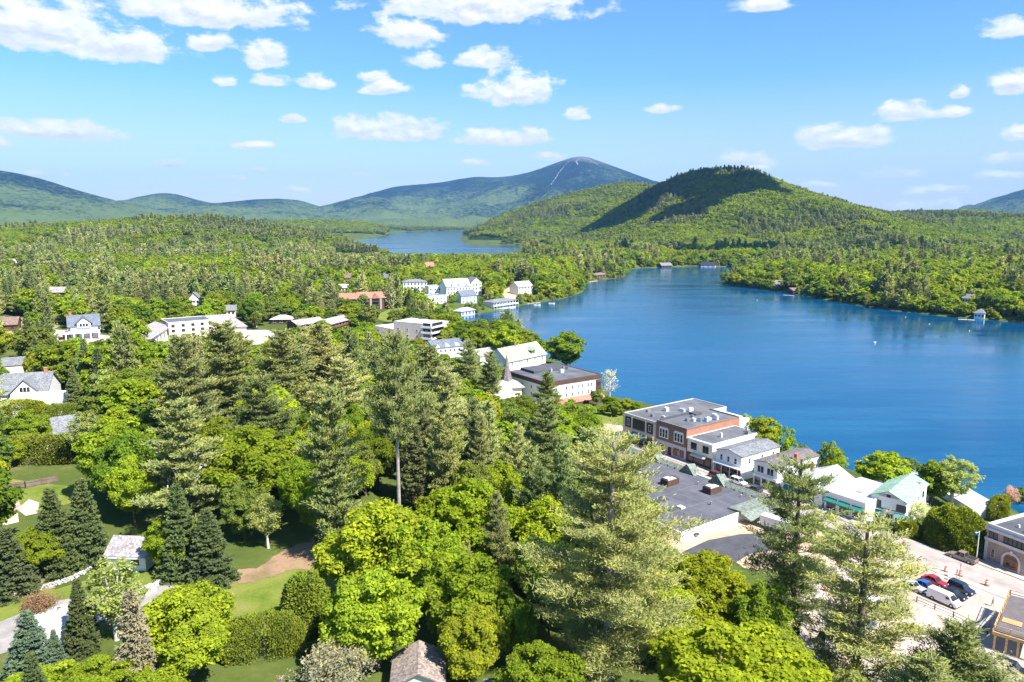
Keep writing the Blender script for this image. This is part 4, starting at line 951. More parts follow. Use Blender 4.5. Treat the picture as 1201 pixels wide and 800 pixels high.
# cream hotel on the hill, with wings
H = house('cream_hotel', 'cream three storey hotel block with dark windows and low grey roof', 'hotel', (199, 400), (250, 398.5), 20, 10.8, 'flat', wall=CREAM, roofm=ROOFGREY, parapet=.35, cap=WHITEP, clear=(196, 366, 298, 400),
          rows=[('front', [-9.3, -4.0, 1.2, 6.2, 10.6], z, 1.6, 1.4, 1, DARKF) for z in (9.0, 6.2, 3.4)])
hw = H
bm = bmesh.new(); x1 = H.W / 2; bm_poly(bm, [(x1 + .01, 4, -2), (x1 + 19, 1, -2), (x1 + 19, 1, 5.6), (x1 + .01, 4, 10.7)], (0, 14, 0)); bm_done(bm, 'wing_wall', CREAM, H.e)
bm = bmesh.new(); bm_poly(bm, [(x1 + .02, -1.2, 6.0), (x1 + 19.5, -2.2, 5.4), (x1 + 14, 15, 11.4), (x1 + .02, 15, 11.4)], (0, 0, .35)); bm_done(bm, 'wing_roof', WARMSH, H.e)
boxes('wing_front', CREAM, [(x1 + .02, x1 + 19, -.9, 3.9, -2, 5.2)], H.e); boxes('roof_skylight', WHITEP, [(x1 + 8, x1 + 9.4, 5.5, 6.6, 8.2, 9.1)], H.e)
boxes('buttress', CREAM, [(x - .25, x + .25, -.25, -.004, -1, 10.6) for x in (-6.8, -1.4, 3.8, 8.6)], H.e)
H = house('hotel_wing', 'long low hotel wing with grey brown roof and a row of dark arches', 'hotel wing', (169, 409), (199, 399), 14, 5.4, 'gable_x', 3.0, wall=CREAM, roofm=WARMSH, over=.8, clear=(166, 374, 199, 404), rows=[('front', 7, 2.6, 1.8, 2.2, 1, DARKF)])
H = house('hotel_entrance', 'grey roofed entrance pavilion in front of the cream hotel', 'pavilion', (196, 413), (247, 411), 14, 3.6, 'hip', 2.6, wall=CREAM, roofm=WARMSH, over=1.2, rows=[('front', 8, 1.9, 1.6, 1.8, 1, DARKF)])
H = house('hotel_hall', 'pale flat roofed hall at the end of the cream hotel', 'hall', (262, 400), (318, 399), 14, 3.6, 'flat', wall=CREAM, roofm=pmat('pale_tar_roof', (.55, .47, .42), .9), parapet=.3, clear=(296, 384, 322, 398))
# blue grey house with porch
H = house('blue_grey_house', 'blue grey two storey house with slate roof, white dormer and long white porch', 'house', (81.5, 398), (118, 397), 14, 6.8, 'gable_x', 4.6, wall=siding_mat('grey_blue_siding', (.50, .56, .64)), roofm=SLATE, over=.6, clear=(60, 368, 120, 402), rows=[('front', [-6.5, 6.5], 5.2, 1.2, 1.5), ('front', [-6.5, -3, 3, 6.5], 2.0, 1.2, 1.6)])
bm = bmesh.new(); bm_poly(bm, [(-3, -.9, 6.0), (3, -.9, 6.0), (3, -.9, 8.0), (0, -.9, 10.6), (-3, -.9, 8.0)], (0, 6, 0)); dm = bm_done(bm, 'dormer', WHITEP, H.e)
for u in (-1.3, 0, 1.3): window(H.e, 'front', H.W, H.D, u, 7.2, .8, 1.3, DARKF, y=-.91)
bm = bmesh.new(); bm_poly(bm, [(-3.5, -1.3, 8.0), (0, -1.3, 11.0), (0, -1.3, 11.3), (-3.9, -1.3, 7.9)], (0, 7, 0)); bm_poly(bm, [(3.5, -1.3, 8.0), (0, -1.3, 11.0), (0, -1.3, 11.3), (3.9, -1.3, 7.9)], (0, 7, 0)); bm_done(bm, 'dormer_roof', SLATE, H.e)
chimney(H, -H.W / 2 + 1.2, 7, 9.8, 13.2, REDBRICK, 1.2)
boxes('porch', WHITEP, [(-H.W / 2 - 9, H.W / 2, -3.4, -.01, 3.3, 3.7), (-H.W / 2 - 9, -H.W / 2 - .02, -.01, 7, 3.3, 3.7)] + [(x - .3, x + .3, -3.3, -2.7, -1.5, 3.3) for x in np.linspace(-H.W / 2 - 8.6, H.W / 2 - .5, 7)], H.e)
# houses at the left edge
H = house('white_gabled_house', 'white house with big grey shingled roof, small triple window gable and brick chimney', 'house', (-12, 480), (56, 476), 15, 4.6, 'gable_x', 5.2, wall=WHITE, roofm=GREYSH, over=.6, clear=(0, 424, 76, 474))
bm = bmesh.new(); gx = 2.5; bm_poly(bm, [(gx - 4.2, -1.0, -2), (gx + 4.2, -1.0, -2), (gx + 4.2, -1.0, 4.8), (gx, -1.0, 9.0), (gx - 4.2, -1.0, 4.8)], (0, 8, 0)); bm_done(bm, 'front_gable', WHITE, H.e)
bm = bmesh.new(); bm_poly(bm, [(gx - 4.8, -1.5, 4.4), (gx, -1.5, 9.2), (gx, -1.5, 9.45), (gx - 5.0, -1.5, 4.5)], (0, 9, 0)); bm_poly(bm, [(gx + 4.8, -1.5, 4.4), (gx, -1.5, 9.2), (gx, -1.5, 9.45), (gx + 5.0, -1.5, 4.5)], (0, 9, 0)); bm_done(bm, 'gable_roof', GREYSH, H.e)
for u in (-1.0, 0, 1.0): window(H.e, 'front', H.W, H.D, gx + u, 6.0, .6, 1.2, DARKF, y=-1.01)
chimney(H, 6.5, 7.5, 9.2, 11.2, REDBRICK, 1.0)
H = house('pale_roofed_house', 'low wing with a pale grey shingled roof and a little white gable', 'house wing', (12, 490), (76, 486), 10, 3.4, 'gable_x', 3.0, wall=WHITE, roofm=pmat('pale_shingles', (.50, .48, .49), .9, var=.12, scale=2), over=.6, clear=(10, 454, 78, 476))
bm = bmesh.new(); bm_poly(bm, [(3.6, -.8, 3.2), (7.2, -.8, 3.2), (5.4, -.8, 5.4)], (0, 4, 0)); bm_done(bm, 'porch_gable', MATS['grey_blue_siding'], H.roof)
H = house('grey_flat_house', 'long low house with grey roof at the edge of view behind the white house', 'house', (-30, 442), (28, 438), 12, 3.4, 'gable_x', 2.2, wall=WHITE, roofm=GREYSH, clear=(0, 422, 30, 438))
H = house('hidden_grey_house', 'grey roofed house seen only as a roof among cedar hedges', 'house', (52, 528), (98, 520), 11, 3.6, 'gable_x', 3.4, wall=WHITE, roofm=GREYSH, over=.5, clear=(52, 486, 92, 512))
H = house('pink_roofed_house', 'house with a dusty pink roof at the edge of the lawn', 'house', (-38, 626), (22, 612), 8, 3.0, 'gable_x', 2.4, wall=CREAM, roofm=shingle_mat('dusty_pink_shingles', (.42, .27, .24)), over=.6, clear=(0, 560, 40, 615))
drape('patio', [(20, 598), (34, 586), (46, 590), (44, 603), (30, 606)], pmat('pale_paving', (.42, .39, .36), .9), .14)
H = house('hidden_white_house', 'pale roofed house glimpsed between pine trunks above the green maple', 'house', (196, 572), (236, 570), 10, 3.6, 'gable_x', 2.8, wall=WHITE, roofm=pmat('pale_roof_metal', (.6, .59, .58), .7), over=.5, clear=(200, 532, 240, 552))
boxes('deck', pmat('red_brown_deck', (.30, .13, .08), .8), [(0, 5, -3.5, -.01, -.6, .5), (0, 5, -3.5, -3.4, .5, 1.4)], H.e)
# garden shed
H = house('garden_shed', 'white garden shed with weathered grey roof and a dark square window', 'shed', (125.5, 668), (171.5, 670), 6.2, 2.7, 'gable_x', 2.1, wall=WHITE, roofm=WARMSH, over=.35, base=-1.2, clear=(124, 625, 184, 672), rows=[('front', [1.7], 1.65, 1.2, 1.0, 0, DARKF)])
boxes('gable_vent', DARKF, [(H.W / 2 - .02, H.W / 2 + .06, 2.4, 3.8, 2.9, 3.4)], H.e); boxes('eaves_board', WHITEP, [(-H.W / 2, H.W / 2, -.4, -.33, 2.28, 2.48)], H.roof)
# flat white garage at the lower edge, and garage with open door
H = house('white_flat_garage', 'white flat roofed garage beside the drive behind a blue spruce', 'garage', (40, 765), (86, 752), 7, 2.6, 'flat', wall=WHITEP, roofm=pmat('white_membrane', (.46, .47, .50), .7), parapet=.12, base=-1.0, clear=(42, 716, 80, 758))
H = house('open_garage', 'pale garage with rusty leaf strewn gable roof and open dark doorway', 'garage', (462, 826), (519, 823), 6.5, 2.7, 'gable_y', 1.5, wall=pmat('pale_clapboard', (.60, .55, .50), .8), roofm=shingle_mat('leafy_roof', (.30, .24, .21)), over=.5, base=-1.5, clear=(452, 770, 520, 800))
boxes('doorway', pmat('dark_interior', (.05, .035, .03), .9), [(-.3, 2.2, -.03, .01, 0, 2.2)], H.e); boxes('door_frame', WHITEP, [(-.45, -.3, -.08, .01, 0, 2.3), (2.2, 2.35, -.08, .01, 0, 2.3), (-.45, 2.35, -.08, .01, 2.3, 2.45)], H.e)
# houses in the woods, far
far = 'houses in the woods'
for (a, b2, nm, lb, d, h, rf, rh, wm, rm, cl) in [
    ((57, 350), (79, 350), 'wooden_house', 'brown wooden house with pale gabled roof high in the woods behind the pink tree', 12, 5.5, 'gable_x', 4.0, BROWN, WARMSH, (58, 333, 80, 348)),
    ((-10, 389), (20, 388), 'brown_roofed_house', 'long brown roofed house at the edge of the dry field', 13, 3.5, 'gable_x', 3.2, BROWN, BROWNROOF, (0, 370, 22, 386)),
    ((215, 293), (227, 292.6), 'white_far_house', 'small white house far off in the wooded hill', 16, 8, 'gable_x', 6, WHITE, GREYSH, (214, 284, 228, 291)),
    ((8, 314), (20, 313.6), 'pale_far_house', 'pale roof of a far house among dark trees near the hill foot', 14, 6, 'gable_x', 5, BROWN, WARMSH, (12, 305, 26, 311)),
    ((296, 291), (312, 291), 'grey_far_house', 'grey roofed far house at the edge of the upper lake', 18, 7, 'gable_x', 6, WHITE, GREYSH, (298, 284, 314, 290)),
    ((222, 360), (234, 360), 'white_wood_house', 'white gable glimpsed between maples above the cream hotel', 9, 7, 'gable_y', 4, WHITE, GREYSH, (221, 345, 234, 358)),
    ((262, 372), (276, 372), 'pale_wood_house', 'pale grey house behind the cream hotel roof', 10, 5, 'gable_x', 3, CREAM, GREYSH, (263, 358, 277, 370)),
    ((403, 331), (413, 331), 'dark_roofed_house', 'dark roofed house in trees above the terracotta lodge', 12, 5, 'gable_x', 4, WHITE, BROWNROOF, (403, 317, 414, 328)),
    ((443, 331), (455, 331), 'dark_blue_roofed_house', 'house with dark blue grey roof left of the hotel trees', 12, 5, 'gable_x', 4, BROWN, SLATE, (443, 317, 456, 328)),
    ((397, 343), (408, 343), 'white_low_house', 'low white roofed house above the dark spruces', 11, 4.5, 'gable_x', 2.6, WHITE, METALW, (397, 332, 410, 341)),
    ((500, 318), (512, 317), 'red_roofed_house', 'red brown roofed house high above the white hotels', 14, 6, 'gable_x', 5, BROWN, REDROOF, (499, 304, 513, 315)),
    ((822, 314), (839, 314), 'black_white_lake_house', 'dark roofed white house alone on the far lake shore', 14, 4.5, 'gable_x', 4.5, WHITE, DARKF, (820, 302, 840, 314)),
    ((776, 315), (788, 315), 'far_shore_cottage', 'low dark cottage on the far shore in deep shade', 14, 5, 'gable_x', 4, BROWN, GREYSH, (777, 307, 790, 314)),
    ((906, 339), (917, 339.5), 'point_cottage', 'brown cottage with pale roof among trees of the wooded point', 12, 5.5, 'gable_x', 4, BROWN, WARMSH, (906, 322, 918, 338)),
    ((921, 343), (930, 344.5), 'point_boathouse', 'small brown boathouse open to the water at the wooded point', 9, 3.4, 'gable_y', 2.2, BROWN, BROWNROOF, (918, 336, 931, 345)),
    ((1142, 374), (1154, 375), 'white_boathouse', 'white boathouse with dark hipped roof on the right wooded shore', 8, 4.8, 'hip', 3.4, WHITE, GREYSH, (1139, 359, 1156, 376)),
    ((1128, 356), (1138, 357), 'grey_shore_house', 'grey house hidden in pines above the white boathouse', 10, 5, 'gable_x', 3, WHITE, GREYSH, (1127, 346, 1138, 354))]:
    house(nm, lb.replace('right wooded', 'wooded').replace('left of', 'beside'), 'house', a, b2, d, h, rf, rh, wall=wm, roofm=rm, over=.7, clear=cl, group=far, rows=[('front', 3, h * .6, 1.2, 1.4, 1, DARKF)])
H = house('shore_condominium', 'low pale roofed building near the road beside the apartment block', 'building', (427, 404), (446, 399), 12, 3.2, 'flat', wall=CREAM, roofm=pmat('pale_tar_roof', (.5, .45, .4), .9), parapet=.2)

# ------------------------------------------------------------------ trees: shapes (each leaf or needle spray is a face of its own)
def tube_np(path, radii, seg=6):
    P = np.asarray(path, float); R = np.asarray(radii, float); n = len(P)
    T = np.gradient(P, axis=0); T /= np.linalg.norm(T, axis=1, keepdims=True) + 1e-9
    ref = np.where(np.abs(T[:, 2:3]) > 0.9, np.array([[1, 0, 0]]), np.array([[0, 0, 1]])); U = np.cross(T, ref); U /= np.linalg.norm(U, axis=1, keepdims=True) + 1e-9; Wv = np.cross(T, U)
    a = np.linspace(0, 2 * math.pi, seg, endpoint=False)
    V = P[:, None, :] + R[:, None, None] * (np.cos(a)[None, :, None] * U[:, None, :] + np.sin(a)[None, :, None] * Wv[:, None, :])
    i = np.arange((n - 1) * seg).reshape(n - 1, seg); j = np.roll(i, -1, 1)
    return V.reshape(-1, 3), np.stack([i.ravel(), j.ravel(), (j + seg).ravel(), (i + seg).ravel()], 1)


def join_np(parts):
    V, Fc, o = [], [], 0
    for v, f in parts: V.append(v); Fc.append(f + o); o += len(v)
    return np.concatenate(V), np.concatenate(Fc)


def unit(v): return v / (np.linalg.norm(v, axis=-1, keepdims=True) + 1e-9)


def leaf_quads(C, N, size, rng, aspect=0.62):
    n = len(C); U = unit(np.cross(N, rng.normal(size=(n, 3)))); Wv = np.cross(N, U)
    s = (size * rng.uniform(0.5, 1.45, n))[:, None]; fold = N * s * rng.uniform(-0.25, 0.35, n)[:, None]
    V = np.stack([C - U * s, C - Wv * s * aspect + fold, C + U * s, C + Wv * s * aspect + fold], 1).reshape(-1, 3)
    return V, np.arange(4 * n).reshape(n, 4)


def blades(P, Dv, L, w, rng):
    n = len(P); Sv = unit(np.cross(Dv, rng.normal(size=(n, 3)))) * (w * rng.uniform(.7, 1.3, n))[:, None]; E = P + Dv * (L * rng.uniform(.7, 1.25, n))[:, None]
    V = np.stack([P - Sv * .35, P + Sv * .35, E + Sv * .5, E - Sv * .5], 1).reshape(-1, 3)
    return V, np.arange(4 * n).reshape(n, 4)


def broad_tree(H, R, base, n, leaf, seed, lobes=46, sparse=1.0, top=0.5, bark=None, limbs=9, lump=0.27, shape=1.0):
    """crown of many leaf clumps around an uneven ovoid, with the limbs that carry them"""
    rng = np.random.default_rng(seed)
    z0 = base * H; hc = (H - z0); C = []; Rr = []; ph = rng.uniform(0, 6.28, 3); am = rng.uniform(.06, .20, 3)
    k = 0
    while len(C) < lobes and k < 5000:
        k += 1
        d = unit(rng.normal(size=3)); d[2] = d[2] * 0.9 + 0.12
        rad = rng.uniform(0.55, 1.0) ** 0.6
        t = (d[2] * rad + 1) / 2                                  # 0 bottom .. 1 top
        w = (1 - abs(t - (1 - top)) ** 2.2 * 1.5) ** 0.5 if abs(t - (1 - top)) < .8 else .2
        az_ = math.atan2(d[1], d[0]); w *= 1 + am[0] * math.sin(az_ + ph[0]) + am[1] * math.sin(2 * az_ + ph[1] + 2 * t) + am[2] * math.sin(3 * az_ + ph[2] - 3 * t)
        p = np.array([d[0] * R * rad * w * .80, d[1] * R * rad * w * .80, z0 + hc * (0.10 + 0.80 * t)])
        r = R * lump * rng.uniform(.55, 1.4) * (1.15 - .45 * t)
        if all(np.linalg.norm((p - q) * np.array([1, 1, .8])) > .55 * (r + rr) * .8 for q, rr in zip(C, Rr)): C.append(p); Rr.append(r)
        elif k > 2500: C.append(p); Rr.append(r)
    C = np.array(C); Rr = np.array(Rr); cen = np.array([0, 0, z0 + hc * .45])
    wts = Rr ** 2 * rng.uniform(.6, 1.3, len(Rr)); idx = rng.choice(len(C), n, p=wts / wts.sum())
    d = unit(rng.normal(size=(n, 3)) + 0.75 * unit(C[idx] - cen) + np.array([0, 0, .45]))
    rad = Rr[idx] * rng.uniform(.55, 1.0, n) ** .5 * (1 + .18 * rng.normal(size=n) * sparse)
    P = C[idx] + d * rad[:, None] * np.array([1.12, 1.12, .86])
    ni = int(n * .16); iv = unit(rng.normal(size=(ni, 3))) * rng.uniform(.1, .68, (ni, 1)); P[:ni] = np.array([0, 0, z0 + hc * .52]) + iv * np.array([R * .85, R * .85, hc * .46])
    N = unit(d * .75 + np.array([0, 0, .55]) + .55 * rng.normal(size=(n, 3)))
    lv, lf = leaf_quads(P, N, leaf, rng)
    parts = []; lean = rng.normal(size=2) * .02 * H
    tp = np.array([[0, 0, -1.5], [0, 0, H * .05], [lean[0] * .3, lean[1] * .3, H * .3], [lean[0], lean[1], H * .62], [lean[0] * 1.5, lean[1] * 1.5, H * .86]]); r0 = .016 * H + .06
    parts.append(tube_np(tp, [r0 * 1.5, r0 * 1.15, r0 * .85, r0 * .5, r0 * .12], 7))
    for j in rng.choice(len(C), min(limbs, len(C)), replace=False):
        zs = min(C[j][2] * .75, H * .6) * rng.uniform(.55, .95); s0 = np.array([lean[0] * zs / H, lean[1] * zs / H, zs]); e = C[j]
        m = s0 * .45 + e * .55 + np.array([0, 0, -.03 * H]); parts.append(tube_np([s0, m, e], [r0 * .42, r0 * .28, r0 * .08], 5))
    tv, tf = join_np(parts)
    return (lv, lf), (tv, tf)


def pine_tree(H, R, base, seed, q=1.0, whorls=24, per=5.5, blade=.62, wid=.13, sweep=0.0, droop=0.0, irregular=.45, power=.8, wood=1.0, dens=1.0, low=(.60, 1.9)):
    """white pine: whorls of long level limbs that turn up at the ends, plumes of needles on their outer parts"""
    rng = np.random.default_rng(seed); P, Dv, Ls = [], [], []; wparts = []
    wob = rng.normal(size=2) * .012 * H
    trunk = lambda z: np.array([wob[0] * math.sin(z / H * 3), wob[1] * math.sin(z / H * 2.3), z]); r0 = .0125 * H + .05
    zs = np.linspace(-1.5, H * .985, 9); wparts.append(tube_np([trunk(z) for z in zs], [r0 * (1.25 - z / H) ** .8 * .9 for z in zs], 8))
    z0 = base * H
    for i in range(whorls):
        t = (i + rng.uniform(-.3, .3)) / whorls; t = min(max(t, 0), .995); z = z0 + (H - z0) * t
        prof = (1 - t) ** power * min(1.0, low[0] + low[1] * t); nb = max(3, int(round(per * (1.1 - .35 * t))))
        a0 = rng.uniform(0, 6.28)
        for b2 in range(nb):
            r = R * prof * rng.uniform(1 - irregular, 1.08) + .25; a = a0 + 6.283 * b2 / nb + rng.normal() * .28
            h = np.array([math.cos(a), math.sin(a), 0]); side = np.array([-h[1], h[0], 0])
            el = math.radians(-4 + 34 * t ** 1.4 + rng.normal() * 6 - droop * 18 * (1 - t)); cu = (.16 - .25 * droop) * r
            f = lambda s: trunk(z) + h * (r * s * math.cos(el)) + np.array([0, 0, 1.0]) * (r * s * math.sin(el) + cu * s * s) + side * sweep * r * s * s
            if wood: wparts.append(tube_np([f(0), f(.5), f(.92)], [r0 * .30 * (1.1 - t), r0 * .20 * (1.1 - t), .03], 4))
            nc = max(1, int(round(1.4 + .95 * r * dens))); sc_ = np.sort(rng.uniform(.20, 1.0, nc)); sc_[-1] = 1.0
            for s1 in sc_:                                   # plumes: flat fans of needles along the outer part of the limb
                sl = rng.normal() * .20 * r * (1.25 - s1); cl = (.50 + .10 * r) * rng.uniform(.8, 1.35); k = max(6, int((28 + 17 * cl) * q * cl))
                cpt = f(s1) + side * sl + np.array([0, 0, .12 * r * s1 * rng.uniform(-.3, 1)]); ax = unit(h * 1.0 + side * np.sign(sl) * .5 + np.array([0, 0, .30 + .35 * t - .5 * droop]))
                o3 = rng.normal(size=(k, 3)) * .5; pts = cpt + ax * (o3[:, :1] * cl * 1.25) + np.cross(ax, [0, 0, 1.0]) * (o3[:, 1:2] * cl * .8) + np.array([0, 0, 1.0]) * (o3[:, 2:] * cl * .34)
                dd = unit(ax * .75 + np.array([0, 0, .55 - .5 * droop]) + .60 * rng.normal(size=(k, 3))); P.append(pts); Dv.append(dd)
    P = np.concatenate(P); Dv = np.concatenate(Dv); sc = 1 / math.sqrt(max(q, .05))
    L = blade * min(sc, 2.2); w = wid * min(sc ** 1.5, 5.0)
    lv, lf = blades(P, Dv, np.full(len(P), L), np.full(len(P), w), rng); lv = lv.copy()
    tv, tf = join_np(wparts)
    return (lv, lf), (tv, tf)


def spruce_tree(H, R, base, seed, n=260, q=1.0, power=.9, blade=.42, wid=.15, ragged=.2):
    """cone of dense tiers that slope down and out"""
    rng = np.random.default_rng(seed); P, Dv = [], []; z0 = base * H
    tiers = max(8, int(H * 1.5)); a = 0.0
    for i in range(n):
        t = rng.random() ** 1.45; t = (math.floor(t * tiers) + .35 * rng.random()) / tiers; z = z0 + (H - z0) * t
        r = R * (1 - t) ** power * rng.uniform(1 - ragged, 1.08) + .12; ang = rng.uniform(0, 6.283)
        h = np.array([math.cos(ang), math.sin(ang), 0]); side = np.array([-h[1], h[0], 0]); sl = -.22 + .5 * t
        m = max(3, int((3 + 5.5 * r) * q)); s = rng.uniform(.12, 1.0, m) ** .7; lat = rng.normal(size=m) * (.14 * r * (1.1 - s) + .07)
        bp = np.array([0, 0, z]) + h[None, :] * (r * s)[:, None] + side * lat[:, None] + np.array([0, 0, 1.0]) * (sl * r * s + .18 * r * s * s - .25 * np.abs(lat))[:, None]
        k = 4; d = np.repeat(unit(h[None, :] * .85 + side[None, :] * (np.sign(lat) * .5)[:, None] + np.array([0, 0, -.12])), k, 0)
        P.append(np.repeat(bp, k, 0) + .04 * rng.normal(size=d.shape)); Dv.append(unit(d + .5 * rng.normal(size=d.shape)))
    P = np.concatenate(P); Dv = np.concatenate(Dv); sc = 1 / math.sqrt(max(q, .05))
    lv, lf = blades(P, Dv, np.full(len(P), blade * min(sc, 2.2)), np.full(len(P), wid * min(sc ** 1.3, 4)), rng)
    tv, tf = tube_np([[0, 0, -1.2], [0, 0, H * .5], [0, 0, H * .97]], [.012 * H + .05, .007 * H + .03, .02], 6)
    return (lv, lf), (tv, tf)


def hedge_form(w, d, h, n, leaf, seed, lumps=8, power=2.6):
    """clipped or grown-out cedar: upright sprays over a rounded block with a lumpy top"""
    rng = np.random.default_rng(seed); nz = ValueNoise(seed)
    u = unit(rng.normal(size=(n, 3))); u[:, 2] = np.abs(u[:, 2]) - .02
    p = np.sign(u) * np.abs(u) ** (2 / power); p /= (np.abs(p) ** power).sum(1, keepdims=True) ** (1 / power)
    lum = 1 + .16 * nz(p[:, 0] * w / 2.6 + 9, p[:, 1] * d / 2.6 + p[:, 2] * h / 2.2 + 9, 3)
    P = p * np.array([w / 2, d / 2, h]) * (lum * rng.uniform(.90, 1.03, n))[:, None]
    D = unit(p * np.array([.5, .5, .3]) + np.array([0, 0, .55]) + .35 * rng.normal(size=(n, 3)))
    lv, lf = blades(P, D, np.full(n, leaf), np.full(n, leaf * .55), rng)
    tv, tf = tube_np([[0, 0, -1], [0, 0, h * .4], [0, 0, h * .8]], [.2, .13, .04], 6)
    return (lv, lf), (tv, tf)


def bare_tree(H, R, seed, n=70, leafn=400, leaf=.2):
    rng = np.random.default_rng(seed); parts = [tube_np([[0, 0, -1], [0, 0, H * .4], [.1, .1, H * .95]], [.03 * H * .5 + .05, .02 * H * .5 + .03, .02], 6)]; E = []
    for i in range(n):
        z = H * rng.uniform(.2, .92); a = rng.uniform(0, 6.283); r = R * (1.05 - z / H) ** .6 * rng.uniform(.5, 1.1); h = np.array([math.cos(a), math.sin(a), 0]); s = np.array([0, 0, z]); e = s + h * r + np.array([0, 0, r * rng.uniform(.3, 1.0)])
        parts.append(tube_np([s, s * .5 + e * .5 + np.array([0, 0, .1 * r]), e], [.05, .035, .012], 4)); E.append(e)
        for k in range(3):
            b2 = s + (e - s) * rng.uniform(.4, .9); e2 = b2 + unit(rng.normal(size=3) + h * .6 + np.array([0, 0, .6])) * r * .4; parts.append(tube_np([b2, b2 * .5 + e2 * .5, e2], [.025, .018, .008], 3)); E.append(e2)
    E = np.array(E); idx = rng.integers(0, len(E), leafn); P = E[idx] + rng.normal(size=(leafn, 3)) * .35
    lv, lf = leaf_quads(P, unit(rng.normal(size=(leafn, 3))), leaf, rng)
    tv, tf = join_np(parts); return (lv, lf), (tv, tf)


def tree_mesh(nm, pair, leafm, bark):
    (lv, lf), (tv, tf) = pair
    return (mesh_np('crown', lv, [lf], [leafm]), mesh_np('trunk', tv, [tf], [bark], smooth=True))


def merged_mesh(nm, pair, leafm, bark):
    (lv, lf), (tv, tf) = pair; V = np.concatenate([lv, tv]); F2 = np.concatenate([lf, tf + len(lv)])
    me = mesh_np(nm, V, [F2], [leafm, bark], np.concatenate([np.zeros(len(lf)), np.ones(len(tf))])); return me


TYPES = {}       # kind -> list of (crown mesh, trunk mesh, height, radius), detailed for the near, coarser for the middle distance
def reg(kind, pair, H, R, leafm, bark): TYPES.setdefault(kind, []).append(tree_mesh(kind, pair, leafm, bark) + (H, R))
for s in range(4): reg('maple_near', broad_tree(15, 6.5, .02, 32000, .21, 100 + s, 90, 1.0, .55, lump=.17), 15, 6.5, LEAF, BARK)
for s in range(3): reg('birch_near', broad_tree(13, 3.6, .12, 7000, .17, 120 + s, 60, 1.6, .5, lump=.20, limbs=16), 13, 3.6, LEAF, BARK_WHITE)
for s in range(4): reg('pine_near', pine_tree(30, 7.5, .10, 140 + s, 1.0, 19, 5.0, .62, .15, power=(.5, .62, .72, .56)[s], irregular=(.6, .5, .42, .55)[s], dens=1.75, low=((.4, 1.5), (.5, 1.7), (.6, 1.9), (.35, 1.4))[s]), 30, 7.5, NEEDLE, BARK)
for s in range(3): reg('spruce_near', spruce_tree(15, 3.6, .03, 160 + s, 420), 15, 3.6, NEEDLE, BARK)
for s in range(4): reg('maple_mid', broad_tree(14, 5.2, .05, 6800, .36, 200 + s, 60, 1.0, .52, lump=.20, limbs=4), 14, 5.2, LEAF, BARK)
for s in range(3): reg('birch_mid', broad_tree(13, 3.8, .12, 2600, .30, 220 + s, 44, 1.5, .5, lump=.22, limbs=6), 13, 3.8, LEAF, BARK_WHITE)
for s in range(4): reg('pine_mid', pine_tree(24, 5.2, .12, 240 + s, .42, 16, 4.6, .62, .15, power=.65, wood=0), 24, 5.2, NEEDLE, BARK)
for s in range(3): reg('spruce_mid', spruce_tree(15, 3.3, .04, 260 + s, 170, .6), 15, 3.3, NEEDLE, BARK)
for s in range(3): reg('cedar_mid', hedge_form(6, 6, 5.5, 7000, .34, 280 + s), 5.5, 3.0, NEEDLE, BARK)

TINT = {'bright': (0.253, 0.331, 0.028), 'yellow': (0.324, 0.37, 0.026), 'lime': (0.31, 0.375, 0.032), 'green': (0.198, 0.263, 0.026), 'deep': (0.147, 0.221, 0.026), 'olive': (0.205, 0.255, 0.055), 'gold': (0.275, 0.315, 0.045), 'pale': (0.355, 0.403, 0.13), 'grey': (0.462, 0.451, 0.33), 'pine': (0.27, 0.302, 0.112), 'pinelight': (0.36, 0.38, 0.149), 'pinedark': (0.203, 0.243, 0.093), 'spruce': (0.128, 0.162, 0.068), 'bluespruce': (0.176, 0.25, 0.176), 'dead': (0.352, 0.308, 0.22), 'cedar': (0.176, 0.21, 0.029), 'hedge': (0.237, 0.273, 0.024), 'rust': (0.33, 0.22, 0.132), 'pink': (0.66, 0.462, 0.418), 'white': (0.682, 0.66, 0.55)}
TREES = []          # (x, y, height, radius) of every tree already standing


def put_tree(name, kind, x, y, h, r, tint, label, cat='tree', group=None, var=None, rot=None):
    lst = TYPES[kind]; cm, tm, H0, R0 = lst[(var if var is not None else random.randrange(len(lst))) % len(lst)]
    z = float(bil(x, y))
    e = link(name, None, None, (x, y, z), rot if rot is not None else random.uniform(0, 6.28)); e.scale = (r / R0, r / R0, h / H0)
    tag(e, label, cat, group)
    c = link('crown', cm, e); link('trunk', tm, e)
    k = random.uniform(.88, 1.12); c['tint'] = [v * k * random.uniform(.94, 1.06) for v in TINT[tint]] if isinstance(tint, str) else list(tint)
    TREES.append((x, y, h, r)); return e


def by_top(px, py, h):
    """where a tree of height h stands whose tip is seen at a pixel"""
    z = 15.0
    for _ in range(80):
        x, y = unproj(px, py, min(z + h, 79.3)); z = .6 * z + .4 * float(bil(x, y))
    return x, y, z


def T(name, kind, px, py, h, wpx, tint, label, group=None, var=None, rot=None):
    x, y, z = by_top(px, py, h); dep = float(project(x, y, z + h * .6)[2]); r = wpx * dep / F_PX / 2
    return put_tree(name, kind, x, y, h, r, tint, label, group=group, var=var, rot=rot)


